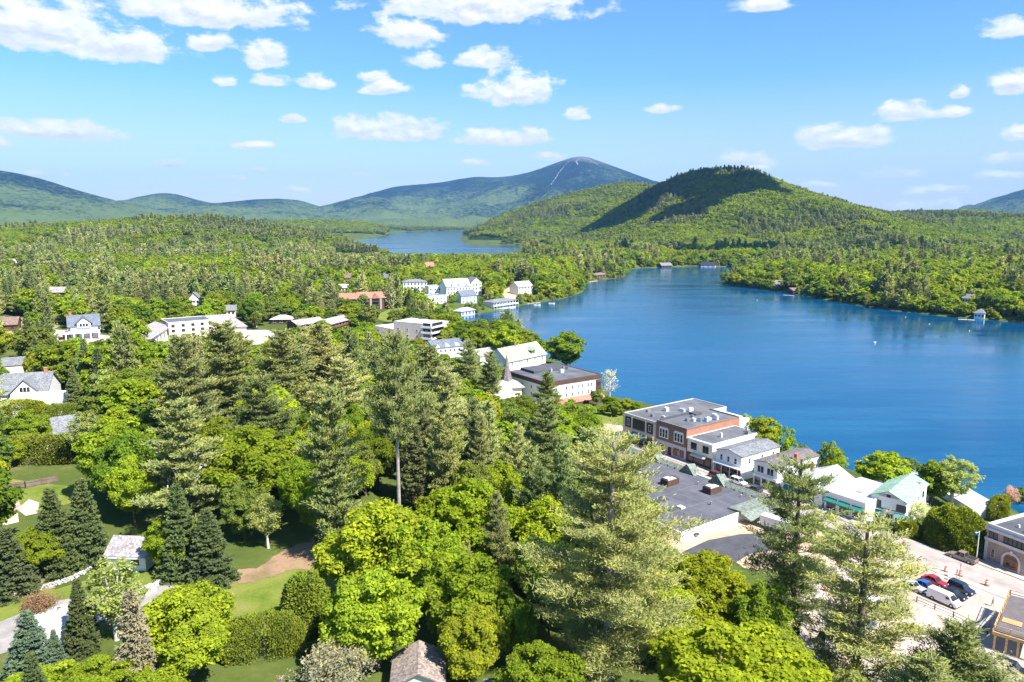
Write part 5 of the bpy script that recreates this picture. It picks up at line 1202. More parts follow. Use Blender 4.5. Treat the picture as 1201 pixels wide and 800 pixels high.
# trees one can tell apart: tip pixel, height in metres, crown width in pixels
reg('great_pine', pine_tree(36, 10.5, .16, 901, 1.75, 20, 5.4, .60, .125, .10, irregular=.6, power=.45, dens=1.55, low=(.5, 1.4)), 36, 10.5, NEEDLE, BARK_GREY)
reg('slender_pine', pine_tree(33, 7.5, .58, 902, 1.3, 15, 5.0, .62, .14), 33, 7.5, NEEDLE, BARK_GREY)
reg('open_pine', pine_tree(30, 8.0, .10, 903, 1.5, 16, 4.8, .62, .13, .1, irregular=.62, power=.5, dens=1.25, low=(.4, 1.5)), 30, 8.0, NEEDLE, BARK)
reg('open_pine', pine_tree(30, 8.0, .10, 904, 1.5, 15, 4.8, .62, .13, -.12, irregular=.62, power=.42, dens=1.25, low=(.45, 1.4)), 30, 8.0, NEEDLE, BARK)
reg('drooping_spruce', spruce_tree(16, 3.0, .02, 905, 420, 1.0, .75, .5, .14, .5), 16, 3.0, NEEDLE, BARK_GREY)
reg('hedge', hedge_form(13, 4.5, 5.0, 26000, .26, 906, power=3.4), 5.0, 6.5, NEEDLE, BARK)
reg('round_cedar', hedge_form(9, 7.5, 6.0, 24000, .28, 907, power=2.5), 6.0, 4.5, NEEDLE, BARK)
reg('round_cedar', hedge_form(5, 5, 8.0, 16000, .26, 908, power=2.2), 8.0, 2.5, NEEDLE, BARK)
reg('bare', bare_tree(9, 3.5, 909), 9, 3.5, LEAF, BARK_WHITE)
reg('blossom', bare_tree(6, 3.5, 910, 90, 9000, .13), 6, 3.5, LEAF, BARK)

T('pine_tree', 'great_pine', 719, 512, 36, 240, 'pinelight', 'huge broad white pine with sweeping pale plumes, its trunk reaching the bottom of the view', rot=.6)
T('pine_tree', 'slender_pine', 463, 390, 43, 88, 'pine', 'tall pine whose long bare grey trunk shows below its crown', rot=2.0)
T('pine_tree', 'open_pine', 942, 536, 31, 150, 'pine', 'open dark green pine between the dirt lot and the parked cars', var=0, rot=1.0)
T('pine_tree', 'open_pine', 1018, 612, 27, 205, 'pinelight', 'wide yellowish pine with open limbs in front of the parking lot', var=1, rot=4.0)
T('pine_tree', 'pine_near', 690, 503, 21, 92, 'pinelight', 'pale pine between the huge pine and the end of the arcade', var=0)
T('pine_tree', 'pine_near', 738, 545, 16, 66, 'pine', 'shorter pine hiding the far corner of the arcade roof', var=3)
T('pine_tree', 'pine_near', 1122, 728, 17, 128, 'pine', 'smaller bluish pine near the timber deck', var=1)
T('pine_tree', 'pine_near', 1085, 770, 17, 146, 'pinelight', 'pale pine low beside the smaller bluish pine at the bottom edge', var=2)
T('pine_tree', 'pine_near', 264, 379, 33, 112, 'pine', 'tallest dark pine in front of the cream hotel', var=0)
T('pine_tree', 'pine_near', 216, 391, 32, 90, 'pine', 'dark pine just beside the tallest one, in front of the hotel wing', var=1)
T('pine_tree', 'pine_near', 331, 386, 33, 112, 'pine', 'dense pine to one side of the hotel hall, above the green maple', var=2)
T('pine_tree', 'pine_near', 376, 380, 32, 92, 'pinelight', 'pine with olive needles in front of the brown motel', var=3)
T('pine_tree', 'pine_near', 402, 418, 29, 96, 'pinelight', 'broad grey green pine beside the bare grey trunk', var=1, rot=2.2)
T('pine_tree', 'pine_near', 388, 455, 32, 100, 'pine', 'broad pine with shaded lower limbs over the dark end of the lawn', var=3, rot=.4)
T('pine_tree', 'pine_near', 498, 406, 27, 85, 'pine', 'pine standing behind the bare trunk pine on the lake side', var=0)
T('pine_tree', 'pine_near', 522, 432, 30, 92, 'pinelight', 'light olive pine in front of the grey roofed lodge', var=2)
T('pine_tree', 'pine_near', 205, 470, 26, 117, 'pine', 'wide layered pine whose limbs spread over the hidden white house', var=2, rot=3)
T('pine_tree', 'pine_near', 300, 440, 26, 102, 'pinedark', 'dark pine filling the gap behind the big green maple', var=1)
T('pine_tree', 'pine_near', 643, 470, 24, 75, 'pine', 'dark pine between the church and the bright maple', var=0)
T('pine_tree', 'pine_near', 575, 412, 22, 41, 'pinedark', 'dark pine beside the church spire', var=3)
T('pine_tree', 'pine_near', 640, 436, 20, 48, 'olive', 'thin olive pine hiding the end of the inn', var=2)
T('pine_tree', 'pine_near', 549, 398, 24, 48, 'pine', 'pine in front of the lodge roofs by the bay', var=1)
T('maple_tree', 'maple_near', 217, 681, 13.5, 128, 'lime', 'rounded bright lime maple at the bottom edge beside the grey spruce', var=0)
T('maple_tree', 'maple_near', 292, 492, 19, 128, 'bright', 'big dense green maple over the shaded end of the lawn', var=1)
T('maple_tree', 'maple_near', 132, 484, 19, 98, 'lime', 'tall lime green maple behind the white shed', var=2)
T('maple_tree', 'maple_near', 156, 426, 17, 84, 'gold', 'golden olive maple above the hidden grey house', var=3)
T('maple_tree', 'maple_near', 452, 578, 19, 150, 'lime', 'wide maple with bright leaves below the bare trunk pine', var=0)
T('maple_tree', 'maple_near', 551, 552, 20, 118, 'yellow', 'rounded yellow green maple beside the huge pine', var=1)
T('maple_tree', 'maple_near', 440, 655, 16, 120, 'lime', 'spreading maple leaning over the open garage', var=3)
T('maple_tree', 'maple_near', 545, 640, 16, 120, 'bright', 'green maple in the shade of the huge pine', var=2)
T('maple_tree', 'maple_near', 500, 600, 18, 100, 'lime', 'bright maple in the middle of the maple clump above the garage', var=2)
T('maple_tree', 'maple_near', 562, 456, 20, 70, 'yellow', 'bright yellow maple under the church', var=0)
T('maple_tree', 'maple_near', 544, 492, 17, 62, 'bright', 'fresh green maple just below the bright yellow one', var=3)
T('maple_tree', 'maple_near', 610, 458, 16, 48, 'green', 'green maple in front of the church roof', var=1)
T('maple_tree', 'maple_near', 672, 466, 17, 68, 'bright', 'bright green maple below the inn near the park', var=2)
T('maple_tree', 'maple_near', 826, 640, 17, 130, 'yellow', 'yellow maple between the huge pine and the dark asphalt', var=3)
T('maple_tree', 'maple_near', 850, 728, 17, 205, 'yellow', 'very wide golden green maple along the bottom edge', var=1)
T('maple_tree', 'maple_near', 770, 670, 14, 120, 'lime', 'shaded lime maple behind the huge pine limbs', var=0)
T('maple_tree', 'maple_near', 905, 735, 12, 120, 'gold', 'low golden maple at the foot of the open dark pine', var=2)
T('maple_tree', 'maple_near', 45, 778, 7, 90, 'lime', 'small lime maple at the bottom corner beneath the blue spruce', var=2)
T('maple_tree', 'maple_near', 112, 768, 8, 92, 'lime', 'low bright maple beneath the dark narrow spruce', var=1)
T('maple_tree', 'maple_near', 610, 545, 15, 56, 'green', 'green maple between the yellow maple and the huge pine', var=0)
T('maple_tree', 'maple_near', 668, 515, 14, 44, 'yellow', 'small yellow maple glowing above the huge pine tip', var=2)
T('maple_tree', 'maple_near', 37, 612, 10, 60, 'bright', 'green maple between the two spruce clumps at the lawn', var=3)
T('maple_tree', 'maple_near', 8, 512, 8, 36, 'yellow', 'yellow maple at the picture edge under the white house', var=0)
T('maple_tree', 'maple_near', 200, 600, 11, 62, 'bright', 'green maple right behind the garden shed', var=2)
T('maple_tree', 'maple_near', 425, 398, 15, 62, 'bright', 'bright maple between pines below the apartment annex', var=1)
T('maple_tree', 'maple_near', 640, 555, 12, 80, 'bright', 'green understorey maple seen through the huge pine', var=3)
T('maple_tree', 'maple_near', 350, 530, 15, 60, 'bright', 'slim maple at the side of the big dense green maple', var=3)
T('spruce_tree', 'spruce_near', 57, 572, 15.2, 62, 'spruce', 'dark conical spruce above the stone wall, the broad one', var=0)
T('spruce_tree', 'spruce_near', 94, 560, 16, 52, 'spruce', 'dark conical spruce above the stone wall, the slimmer one', var=1)
T('spruce_tree', 'spruce_near', 4, 618, 11.5, 62, 'spruce', 'dark spruce cut by the picture edge', var=2)
T('spruce_tree', 'spruce_near', 206, 567, 16.5, 56, 'spruce', 'tall dark spruce next to the garden shed', var=2)
T('spruce_tree', 'spruce_near', 241, 596, 13, 62, 'spruce', 'shorter bushy spruce below the big green maple', var=0)
T('spruce_tree', 'spruce_near', 89, 678, 11, 42, 'spruce', 'narrow dark spruce between the drive and the pale birch', var=1)
T('spruce_tree', 'spruce_near', 30, 716, 9.5, 60, 'bluespruce', 'bushy blue spruce beside the white flat garage', var=0)
T('spruce_tree', 'drooping_spruce', 152, 692, 15, 56, 'dead', 'grey brown dying spruce at the bottom edge')
T('spruce_tree', 'spruce_near', 62, 738, 6, 26, 'bluespruce', 'small grey spruce close to the white flat garage', var=2)
T('spruce_tree', 'spruce_near', 97, 396, 21, 30, 'pinedark', 'dark spruce in front of the blue grey house', var=1)
T('spruce_tree', 'spruce_near', 113, 408, 19, 32, 'spruce', 'dense brown tinted spruce beside the golden olive maple', var=2)
T('spruce_tree', 'spruce_near', 84, 428, 16, 26, 'pinedark', 'slim spruce next to the pale roofed house', var=0)
T('spruce_tree', 'spruce_near', 40, 395, 14, 20, 'pinedark', 'slim spruce by the dry field', var=0)
T('spruce_tree', 'spruce_near', 393, 716, 9, 34, 'spruce', 'dark young spruce beside the tall cedar cone', var=1)
T('birch_tree', 'birch_near', 128, 652, 13, 76, 'pale', 'thin pale leaved birch in front of the garden shed', var=0)
T('birch_tree', 'birch_near', 95, 480, 14, 50, 'pale', 'pale birch with a forked white trunk near the hidden grey house', var=1)
T('birch_tree', 'birch_near', 598, 462, 17, 46, 'olive', 'slender olive birch right of the yellow church maple'.replace('right of', 'next to'), var=2)
T('birch_tree', 'birch_near', 628, 500, 15, 52, 'pale', 'pale birch among the trees above the huge pine', var=1)
T('birch_tree', 'birch_near', 580, 500, 15, 44, 'olive', 'rusty tinged birch between the yellow maple and pale birch', var=0)
T('birch_tree', 'birch_near', 650, 540, 12, 56, 'pale', 'thin grey green tree left bare near the huge pine'.replace('left bare', 'half bare'), var=2)
T('cedar_hedge', 'hedge', 308, 722, 6.0, 96, 'cedar', 'broad dark olive cedar hedge along the bottom of the lawn', rot=.25)
T('cedar_tree', 'round_cedar', 357, 672, 8.5, 62, 'cedar', 'tall cedar cone at the end of the olive hedge', var=1)
T('cedar_hedge', 'hedge', 42, 512, 6.5, 104, 'cedar', 'long grown out cedar hedge below the white house with pale roof', rot=.05)
T('cedar_hedge', 'hedge', 24, 470, 5.5, 70, 'hedge', 'lower cedar hedge directly beneath the pale roofed house', rot=-.1)
T('cedar_hedge', 'hedge', 74, 474, 5.0, 46, 'cedar', 'cedar hedge between the pale roofed house and the golden maple', rot=.1)
T('cedar_hedge', 'round_cedar', 1122, 598, 8, 72, 'hedge', 'great rounded cedar hedge beside the brick building', var=0)
T('cedar_hedge', 'hedge', 1172, 586, 5, 60, 'hedge', 'yellow green cedar hedge behind the brick building', rot=.9)
T('cedar_tree', 'round_cedar', 1066, 611, 3.2, 30, 'hedge', 'small rounded cedar at the corner of the green roofed house', var=0)
T('blossom_tree', 'blossom', 395, 762, 6, 92, 'grey', 'pale grey blossoming tree at the bottom edge by the garage')
T('blossom_tree', 'blossom', 1078, 592, 5, 34, 'white', 'white blossoming tree beside the green roofed house')
T('blossom_tree', 'blossom', 44, 700, 4.5, 48, 'rust', 'leafless reddish shrub at the bend of the drive')
T('blossom_tree', 'blossom', 92, 338, 9, 12, (.75, .25, .25), 'pink flowering tree by the brown wooden house')
T('blossom_tree', 'blossom', 1187, 574, 5, 20, 'pink', 'pinkish shrub at the water behind the brick building')
T('bare_tree', 'bare', 716, 434, 12, 30, 'white', 'bare whitish tree beside the inn at the lake')
T('bare_tree', 'bare', 330, 792, 3, 26, 'rust', 'tiny rust coloured shrub under the cedar hedge')
lk = 'trees on the lake bank behind the shops'
T('maple_tree', 'maple_mid', 664, 387, 20, 58, 'green', 'rounded tree alone on the bank behind the inn', var=0)
T('maple_tree', 'maple_mid', 898, 484, 15, 44, 'yellow', 'yellow tree on the bank behind the red brick shop', var=1)
T('birch_tree', 'birch_mid', 876, 482, 13, 20, 'pale', 'pale tree touching the red brick shop on the lake bank', var=1)
T('birch_tree', 'birch_mid', 924, 497, 14, 26, 'bright', 'slender green tree beside the yellow one on the bank', var=0)
T('birch_tree', 'birch_mid', 941, 517, 10, 18, 'green', 'small green tree low on the bank behind the pine tip', var=2)
T('birch_tree', 'birch_mid', 976, 514, 13, 32, 'bright', 'open green tree on the bank behind the pale metal hall', var=0)
T('birch_tree', 'birch_mid', 986, 528, 9, 20, 'yellow', 'small yellow tree against the water beside the open green tree', var=1)
T('maple_tree', 'maple_mid', 1036, 526, 13, 62, 'lime', 'dense lime tree on the bank behind the green roofed house', var=2)
T('birch_tree', 'birch_mid', 1066, 532, 11, 28, 'deep', 'dark green tree next to the dense lime tree on the bank', var=2)
T('maple_tree', 'maple_mid', 1098, 536, 13, 44, 'bright', 'green tree on the bank behind the white birch', var=3)
T('birch_tree', 'birch_near', 1122, 530, 15, 60, 'pale', 'tall white trunked birch at the corner of the green roofed house', var=2)
T('maple_tree', 'maple_mid', 693, 486, 5, 26, 'olive', 'low olive bush at the edge of the park', var=2)
T('maple_tree', 'maple_mid', 722, 470, 6, 20, 'green', 'round green bush on the bank beside the bare whitish tree', var=0)
for bx_, by_, bh_, bw_, bt_ in ((735, 466, 6, 18, 'lime'), (745, 470, 5, 16, 'green'), (708, 474, 4, 16, 'bright'), (729, 478, 3, 12, 'olive'), (715, 462, 7, 20, 'green')):
    T('maple_tree', 'maple_mid', bx_, by_, bh_, bw_, bt_, 'small rounded tree at the lake edge of the little park', group='small trees of the little park')
T('maple_tree', 'maple_mid', 1198, 570, 6, 18, 'green', 'green bush cut by the picture edge at the water', var=1)
T('birch_tree', 'birch_near', 1168, 770, 7, 60, 'grey', 'greyish bush below the timber deck', var=1)
T('maple_tree', 'maple_mid', 700, 455, 7, 16, 'olive', 'olive bush tucked against the inn', var=1)

# ------------------------------------------------------------------ the rest of the woods
FARS = {'maple': [], 'pine': [], 'spruce': []}
for s in range(5): FARS['maple'].append((merged_mesh('far_maple', broad_tree(13, 4.6, .04, 760, .72, 300 + s, 24, 1.0, .5, lump=.3, limbs=0), LEAF, BARK), 13, 4.6))
for s in range(3): FARS['pine'].append((merged_mesh('far_pine', pine_tree(20, 4.2, .08, 320 + s, .12, 12, 4.0, .9, .11, wood=0), NEEDLE, BARK), 20, 4.2))
for s in range(3): FARS['spruce'].append((merged_mesh('far_spruce', spruce_tree(16, 3.0, .02, 340 + s, 70, .30, .9, .6, .16), NEEDLE, BARK), 16, 3.0))
MIDS = {}
for k, src in (('maple', 'maple_mid'), ('pine', 'pine_mid'), ('spruce', 'spruce_mid'), ('birch', 'birch_mid')):
    MIDS[k] = []
    for (cm, tm, H0, R0) in TYPES[src]:
        bm = bmesh.new(); bm.from_mesh(cm); nf = len(bm.faces); bm.from_mesh(tm); bm.faces.ensure_lookup_table()
        for i in range(nf, len(bm.faces)): bm.faces[i].material_index = 1
        me = bpy.data.meshes.new('middle_' + k); bm.to_mesh(me); bm.free(); me.materials.append(cm.materials[0]); me.materials.append(tm.materials[0]); MIDS[k].append((me, H0, R0))


def forest(name, label, P, kind, scl, rot, tint, protos):
    me = bpy.data.meshes.new(name); me.vertices.add(len(P)); me.vertices.foreach_set('co', np.asarray(P, np.float32).ravel())
    a = me.attributes.new('pick', 'INT', 'POINT'); a.data.foreach_set('value', np.asarray(kind, np.int32))
    a = me.attributes.new('grow', 'FLOAT_VECTOR', 'POINT'); a.data.foreach_set('vector', np.asarray(scl, np.float32).ravel())
    a = me.attributes.new('turn', 'FLOAT_VECTOR', 'POINT'); a.data.foreach_set('vector', np.stack([0 * rot, 0 * rot, rot], 1).astype(np.float32).ravel())
    a = me.attributes.new('tint', 'FLOAT_VECTOR', 'POINT'); a.data.foreach_set('vector', np.asarray(tint, np.float32).ravel())
    o = link(name, me); tag(o, label, 'woods', kind='stuff')
    g = bpy.data.node_groups.new(name, 'GeometryNodeTree'); g.interface.new_socket('Geometry', in_out='INPUT', socket_type='NodeSocketGeometry'); g.interface.new_socket('Geometry', in_out='OUTPUT', socket_type='NodeSocketGeometry')
    n, l = g.nodes, g.links; gi = n.new('NodeGroupInput'); go = n.new('NodeGroupOutput'); jn = n.new('GeometryNodeJoinGeometry')
    def attr(nm, ty): q = n.new('GeometryNodeInputNamedAttribute'); q.data_type = ty; q.inputs['Name'].default_value = nm; return q.outputs['Attribute']
    pick, grow, turn = attr('pick', 'INT'), attr('grow', 'FLOAT_VECTOR'), attr('turn', 'FLOAT_VECTOR')
    e2r = n.new('FunctionNodeEulerToRotation'); l.new(turn, e2r.inputs[0])
    for k, pm in enumerate(protos):
        if not (np.asarray(kind) == k).any(): continue
        po = bpy.data.objects.new(pm.name, pm)
        oi = n.new('GeometryNodeObjectInfo'); oi.transform_space = 'ORIGINAL'; oi.inputs['Object'].default_value = po; oi.inputs['As Instance'].default_value = True
        cp = n.new('FunctionNodeCompare'); cp.data_type = 'INT'; cp.operation = 'EQUAL'; l.new(pick, cp.inputs[2]); cp.inputs[3].default_value = k
        ip = n.new('GeometryNodeInstanceOnPoints'); l.new(gi.outputs[0], ip.inputs['Points']); l.new(cp.outputs[0], ip.inputs['Selection']); l.new(oi.outputs['Geometry'], ip.inputs['Instance'])
        l.new(e2r.outputs[0], ip.inputs['Rotation']); l.new(grow, ip.inputs['Scale']); l.new(ip.outputs[0], jn.inputs[0])
    l.new(jn.outputs[0], go.inputs[0]); md = o.modifiers.new('woods', 'NODES'); md.node_group = g
    return o


def jitter_grid(x0, x1, y0, y1, sp, rng):
    xs, ys = np.arange(x0, x1, sp), np.arange(y0, y1, sp); X, Y = np.meshgrid(xs, ys); X = X + (np.arange(len(ys)) % 2)[:, None] * sp / 2
    return (X + rng.uniform(-.42, .42, X.shape) * sp).ravel(), (Y + rng.uniform(-.42, .42, Y.shape) * sp).ravel()


CLEAR += [(434, 446, 468, 592, 170.0), (578, 418, 618, 456, 270.0), (0, 552, 95, 606, 158.0), (0, 672, 112, 712, 128.0), (438, 452, 462, 592, 152.0), (392, 262, 612, 297, 1620.0), (600, 378, 1215, 468, 480.0), (705, 440, 1215, 500, 400.0), (850, 480, 1215, 530, 300.0), (232, 640, 400, 722, 130.0), (0, 690, 175, 760, 112.0), (1040, 640, 1215, 790, 172.0), (800, 596, 895, 655, 172.0), (960, 640, 1060, 760, 150.0), (1090, 520, 1201, 600, 200.0), (445, 770, 525, 800, 88.0), (275, 730, 345, 800, 104.0)]
rng = np.random.default_rng(77); ND, NC, NK = ValueNoise(71), ValueNoise(72), ValueNoise(73)
NOGO = [np.array([at(*p)[:2] for p in poly]) for poly in [
    [(985, 645), (1040, 640), (1201, 700), (1260, 745), (1201, 742), (1150, 750), (1080, 715), (1000, 760), (900, 770), (915, 690)], [(770, 630), (852, 606), (940, 598), (1000, 640), (980, 670), (850, 690), (800, 670)],
    [(-20, 780), (-20, 700), (60, 685), (150, 670), (215, 648), (300, 660), (385, 632), (412, 650), (410, 725), (345, 745), (265, 760), (200, 725), (110, 755)], [(0, 565), (92, 570), (85, 592), (0, 606)],
    [(0, 370), (45, 373), (74, 381), (55, 395), (0, 396)], [(434, 376), (460, 362), (490, 364), (500, 374), (470, 380)], [(424, 405), (432, 387), (470, 381), (500, 390), (458, 408)], [(50, 400), (60, 384), (110, 390), (182, 400), (178, 418), (95, 414)],
    [(166, 394), (200, 389), (310, 387), (326, 402), (260, 414), (190, 412)], [(588, 354), (590, 341), (606, 332), (616, 336), (606, 346), (604, 358)], [(690, 492), (722, 474), (735, 478), (734, 520), (690, 520)]]]
road_poly = np.array([st(a, c) for a, c in ((-70, -12), (-70, 0), (-10, 2), (-6, 80), (165, 80), (165, -13), (85, -13), (66, -47), (12, -47), (10, -12))])


def blocked(X, Y, H, R):
    bad = np.zeros(len(X), bool)
    for poly in NOGO + [road_poly]: bad |= signed_dist(X, Y, poly) < 1.0
    for (cx, cy, ux, uy, hw, hd) in FOOT:
        a = (X - cx) * ux + (Y - cy) * uy; b2 = -(X - cx) * uy + (Y - cy) * ux
        bad |= (np.abs(a) < hw + 1.5) & (np.abs(b2) < hd + 1.5)
    for (tx, ty, th, tr) in TREES: bad |= (X - tx) ** 2 + (Y - ty) ** 2 < (tr * .75 + R * .35) ** 2
    Z = bil(X, Y); px, py1, dep = project(X, Y, Z + H); _, py0, _ = project(X, Y, Z); w = R * .75 * F_PX / dep
    for (x0, y0, x1, y1, dist) in CLEAR:
        if 300 < dist < 1000: y1 = y1 - .32 * (y1 - y0); x0, x1 = x0 + .08 * (x1 - x0), x1 - .08 * (x1 - x0)
        bad |= (px + w > x0) & (px - w < x1) & (py1 < y1 - 1) & (py0 > y0) & (np.hypot(X, Y) < dist)
    return bad, px, py1, dep


# wooded land round the village and the lakes; the trees that show largest become trees of their own, the rest the woods
X, Y = jitter_grid(-900, 1000, 80, 1500, 7.9, rng)
sdm = signed_dist(X, Y, ML); sdl = signed_dist(X, Y, LP)
kp = (np.minimum(sdm, sdl) > 3.0) & (np.abs(np.arctan2(X, Y)) < math.radians(41)); X, Y, sdm = X[kp], Y[kp], sdm[kp]
kp = rng.random(len(X)) < np.clip(1.25 - np.hypot(X, Y) / 2600, .5, 1); X, Y, sdm = X[kp], Y[kp], sdm[kp]
r_ = np.hypot(X, Y)
con = 1.5 * ND(X / 80, Y / 80, 3) + .24 * rng.normal(size=len(X)); peninsula = (X > 240) & (Y > 500)
con = con + np.where(peninsula, -.26, -.17) + .28 * (np.abs(sdm) < 26)
kind = np.where(con > .25, np.where(rng.random(len(X)) < .68, 1, 2), np.where(rng.random(len(X)) < .14, 3, 0))        # 0 maple 1 pine 2 spruce 3 birch
HT = np.choose(kind, [rng.uniform(9, 19, len(X)), rng.uniform(16, 27, len(X)), rng.uniform(11, 19, len(X)), rng.uniform(10, 15, len(X))])
RD = np.choose(kind, [HT * rng.uniform(.34, .50, len(X)), HT * rng.uniform(.17, .24, len(X)), HT * rng.uniform(.16, .22, len(X)), HT * rng.uniform(.22, .30, len(X))])
HT = HT * np.where(sdm < 14, .8, 1.0) * np.clip(1 + .25 * ND(X / 45 + 7, Y / 45, 2), .7, 1.35); RD = RD * rng.uniform(.85, 1.25, len(X))
sx, sy = jitter_grid(-700, 1000, 280, 1450, 4.5, rng); sd3 = signed_dist(sx, sy, ML); q_ = (sd3 > .8) & (sd3 < 7) & (np.abs(np.arctan2(sx, sy)) < math.radians(41)) & ~((sx < 150) & (sy < 420)) & (rng.random(len(sx)) < .62)
sx, sy = sx[q_], sy[q_]; nsh = len(sx); sh = rng.uniform(3, 9, nsh)
X, Y = np.concatenate([X, sx]), np.concatenate([Y, sy]); kind = np.concatenate([kind, np.where(rng.random(nsh) < .75, 0, 1)]); HT = np.concatenate([HT, sh]); RD = np.concatenate([RD, sh * rng.uniform(.35, .5, nsh)])
bad, px, py, dep = blocked(X, Y, HT, RD)
ok = ~bad & (px > -60) & (px < 1262)
X, Y, kind, HT, RD, px, py, dep = (v[ok] for v in (X, Y, kind, HT, RD, px, py, dep))
hz = bil(X, Y)
for nm in ('wooded_hill',): hz = np.maximum(hz, HILLS[nm](X, Y))
palette = [['bright', 'lime', 'green', 'yellow', 'deep', 'olive', 'bright', 'lime'], ['pine', 'pinedark', 'pine', 'pinelight'], ['spruce', 'spruce', 'pinedark', 'dead'], ['pale', 'olive', 'pale', 'lime']]
hue = np.clip(NK(X / 60, Y / 60, 3) * .9 + .5 + .25 * rng.normal(size=len(X)), 0, .999)
tname = [palette[k][int(h * len(palette[k])) % len(palette[k])] if k != 2 else palette[k][int(rng.random() ** 2.2 * 4)] for k, h in zip(kind, hue)]
tint = np.array([np.array(TINT[n]) * rng.uniform(.82, 1.18) * (.92 + .16 * rng.random(3)) for n in tname])
size = HT * RD / dep ** 2
order = np.argsort(-size); vis = np.array([i for i in order if -10 < px[i] < 1211 and py[i] < 800])
own = set(vis[:205].tolist())
PLACES = [((0, 300, 130, 420), 'by the blue grey house and the dry field'), ((130, 300, 330, 420), 'around the cream hotel'), ((330, 300, 470, 420), 'around the brown motel and red roofed lodge'), ((470, 300, 720, 420), 'among the white resort houses'),
          ((0, 420, 130, 560), 'round the white gabled house'), ((130, 420, 420, 560), 'on the wooded slope below the cream hotel'), ((420, 420, 560, 560), 'on the slope beneath the grey roofed lodge'), ((560, 420, 800, 560), 'between the church and the huge pine'),
          ((0, 560, 420, 810), 'around the garden shed and lawn'), ((420, 560, 780, 810), 'in the maple clump above the garage'), ((780, 400, 1230, 600), 'along the shops and the lake bank'), ((780, 600, 1230, 810), 'around the parking lot')]
KN = ['maple_tree', 'pine_tree', 'spruce_tree', 'birch_tree']; KM = ['maple', 'pine', 'spruce', 'birch']
CN = {'bright': 'bright green', 'lime': 'lime green', 'green': 'mid green', 'yellow': 'yellow green', 'deep': 'deep green', 'olive': 'olive green', 'gold': 'golden green', 'pine': 'dark grey green', 'pinedark': 'very dark green', 'pinelight': 'pale olive',
      'spruce': 'blackish green', 'dead': 'grey brown', 'pale': 'pale green'}
for i in sorted(own, key=lambda i: -size[i]):
    place = next((t for (x0, y0, x1, y1), t in PLACES if x0 <= px[i] < x1 and y0 <= py[i] < y1), 'beyond the village roofs')
    kn = KN[kind[i]]; nearby = dep[i] < 200
    lab = '%s %s standing %s' % (CN[tname[i]], kn.replace('_', ' '), place)
    e = put_tree(kn, KM[kind[i]] + ('_near' if nearby else '_mid'), float(X[i]), float(Y[i]), float(HT[i]), float(RD[i]), tint[i].tolist(), lab, group='%s %ss %s' % (CN[tname[i]], kn.replace('_', ' '), place))
rest = np.array([i for i in range(len(X)) if i not in own])
protos = []; pid = {}
for k in ('maple', 'pine', 'spruce', 'birch'):
    pid[('mid', k)] = []
    for m, H0, R0 in MIDS[k]: pid[('mid', k)].append((len(protos), H0, R0)); protos.append(m)
for k in ('maple', 'pine', 'spruce'):
    pid[('far', k)] = []
    for m, H0, R0 in FARS[k]: pid[('far', k)].append((len(protos), H0, R0)); protos.append(m)
def choose(k, dist):
    return pid[('mid', KM[k])] if dist < 560 else pid[('far', {0: 'maple', 1: 'pine', 2: 'spruce', 3: 'maple'}[k])]
pk = np.zeros(len(rest), int); sc = np.zeros((len(rest), 3))
for j, i in enumerate(rest):
    c = choose(kind[i], dep[i]); q, H0, R0 = c[rng.integers(len(c))]; pk[j] = q; sc[j] = (RD[i] / R0, RD[i] / R0, HT[i] / H0)
forest('woods', 'mixed spring woods filling the land around the village and lakes', np.stack([X[rest], Y[rest], hz[rest] - .3], 1), pk, sc, rng.uniform(0, 6.28, len(rest)), tint[rest], protos)
print('own trees', len(own), 'woods', len(rest))

# woods on the hills
def hill_woods(name, label, H, sp, x0, x1, y0, y1, dark, seed):
    rng = np.random.default_rng(seed); X, Y = jitter_grid(x0, x1, y0, y1, sp, rng)
    Z = H(X, Y); base = bil(X, Y); Z2 = np.maximum(Z, base); d = np.minimum(signed_dist(X, Y, ML), signed_dist(X, Y, LP))
    px, py, dep = project(X, Y, Z2)
    ok = (d > 4) & (px > -40) & (px < 1240) & (Y < H.D + .10 * H.front + 60)
    oth = np.max([h2(X, Y) for n2, h2 in HILLS.items() if h2 is not H], axis=0); ok &= (oth <= Z2 + 3)
    ok &= ~((Y < 1500) & (X > -900) & (X < 1000) & (np.abs(np.arctan2(X, Y)) < math.radians(41)))
    X, Y, Z2 = X[ok], Y[ok], Z2[ok]; n = len(X)
    con = 1.35 * NC(X / 150, Y / 150, 4) + .22 * rng.normal(size=n) + dark - .10 + .30 * sstep(110, 215, Z2)
    k = np.where(con > .15, np.where(rng.random(n) < .5, 1, 2), 0)
    HT = np.choose(k, [rng.uniform(10, 16, n), rng.uniform(13, 21, n), rng.uniform(11, 18, n)]); RD = np.choose(k, [HT * rng.uniform(.42, .6, n), HT * .27, HT * .24]) * sp / 9.0
    hue = np.clip(NK(X / 190, Y / 190, 4) * .8 + .5 + .2 * rng.normal(size=n), 0, .999)
    tt = np.array([TINT[(['green', 'bright', 'lime', 'olive', 'bright', 'yellow'][int(h * 6)] if q == 0 else ['pinedark', 'pine'][int(h * 2)] if q == 1 else 'spruce')] for q, h in zip(k, hue)]) * rng.uniform(.8, 1.2, (n, 1))
    pk = np.zeros(n, int); sc = np.zeros((n, 3))
    for j in range(n):
        c = pid[('far', KM[k[j]])]; q, H0, R0 = c[rng.integers(len(c))]; pk[j] = q; sc[j] = (RD[j] / R0, RD[j] / R0, HT[j] / H0)
    forest(name, label, np.stack([X, Y, Z2 - .5], 1), pk, sc, rng.uniform(0, 6.28, n), tt, protos); print(name, n)

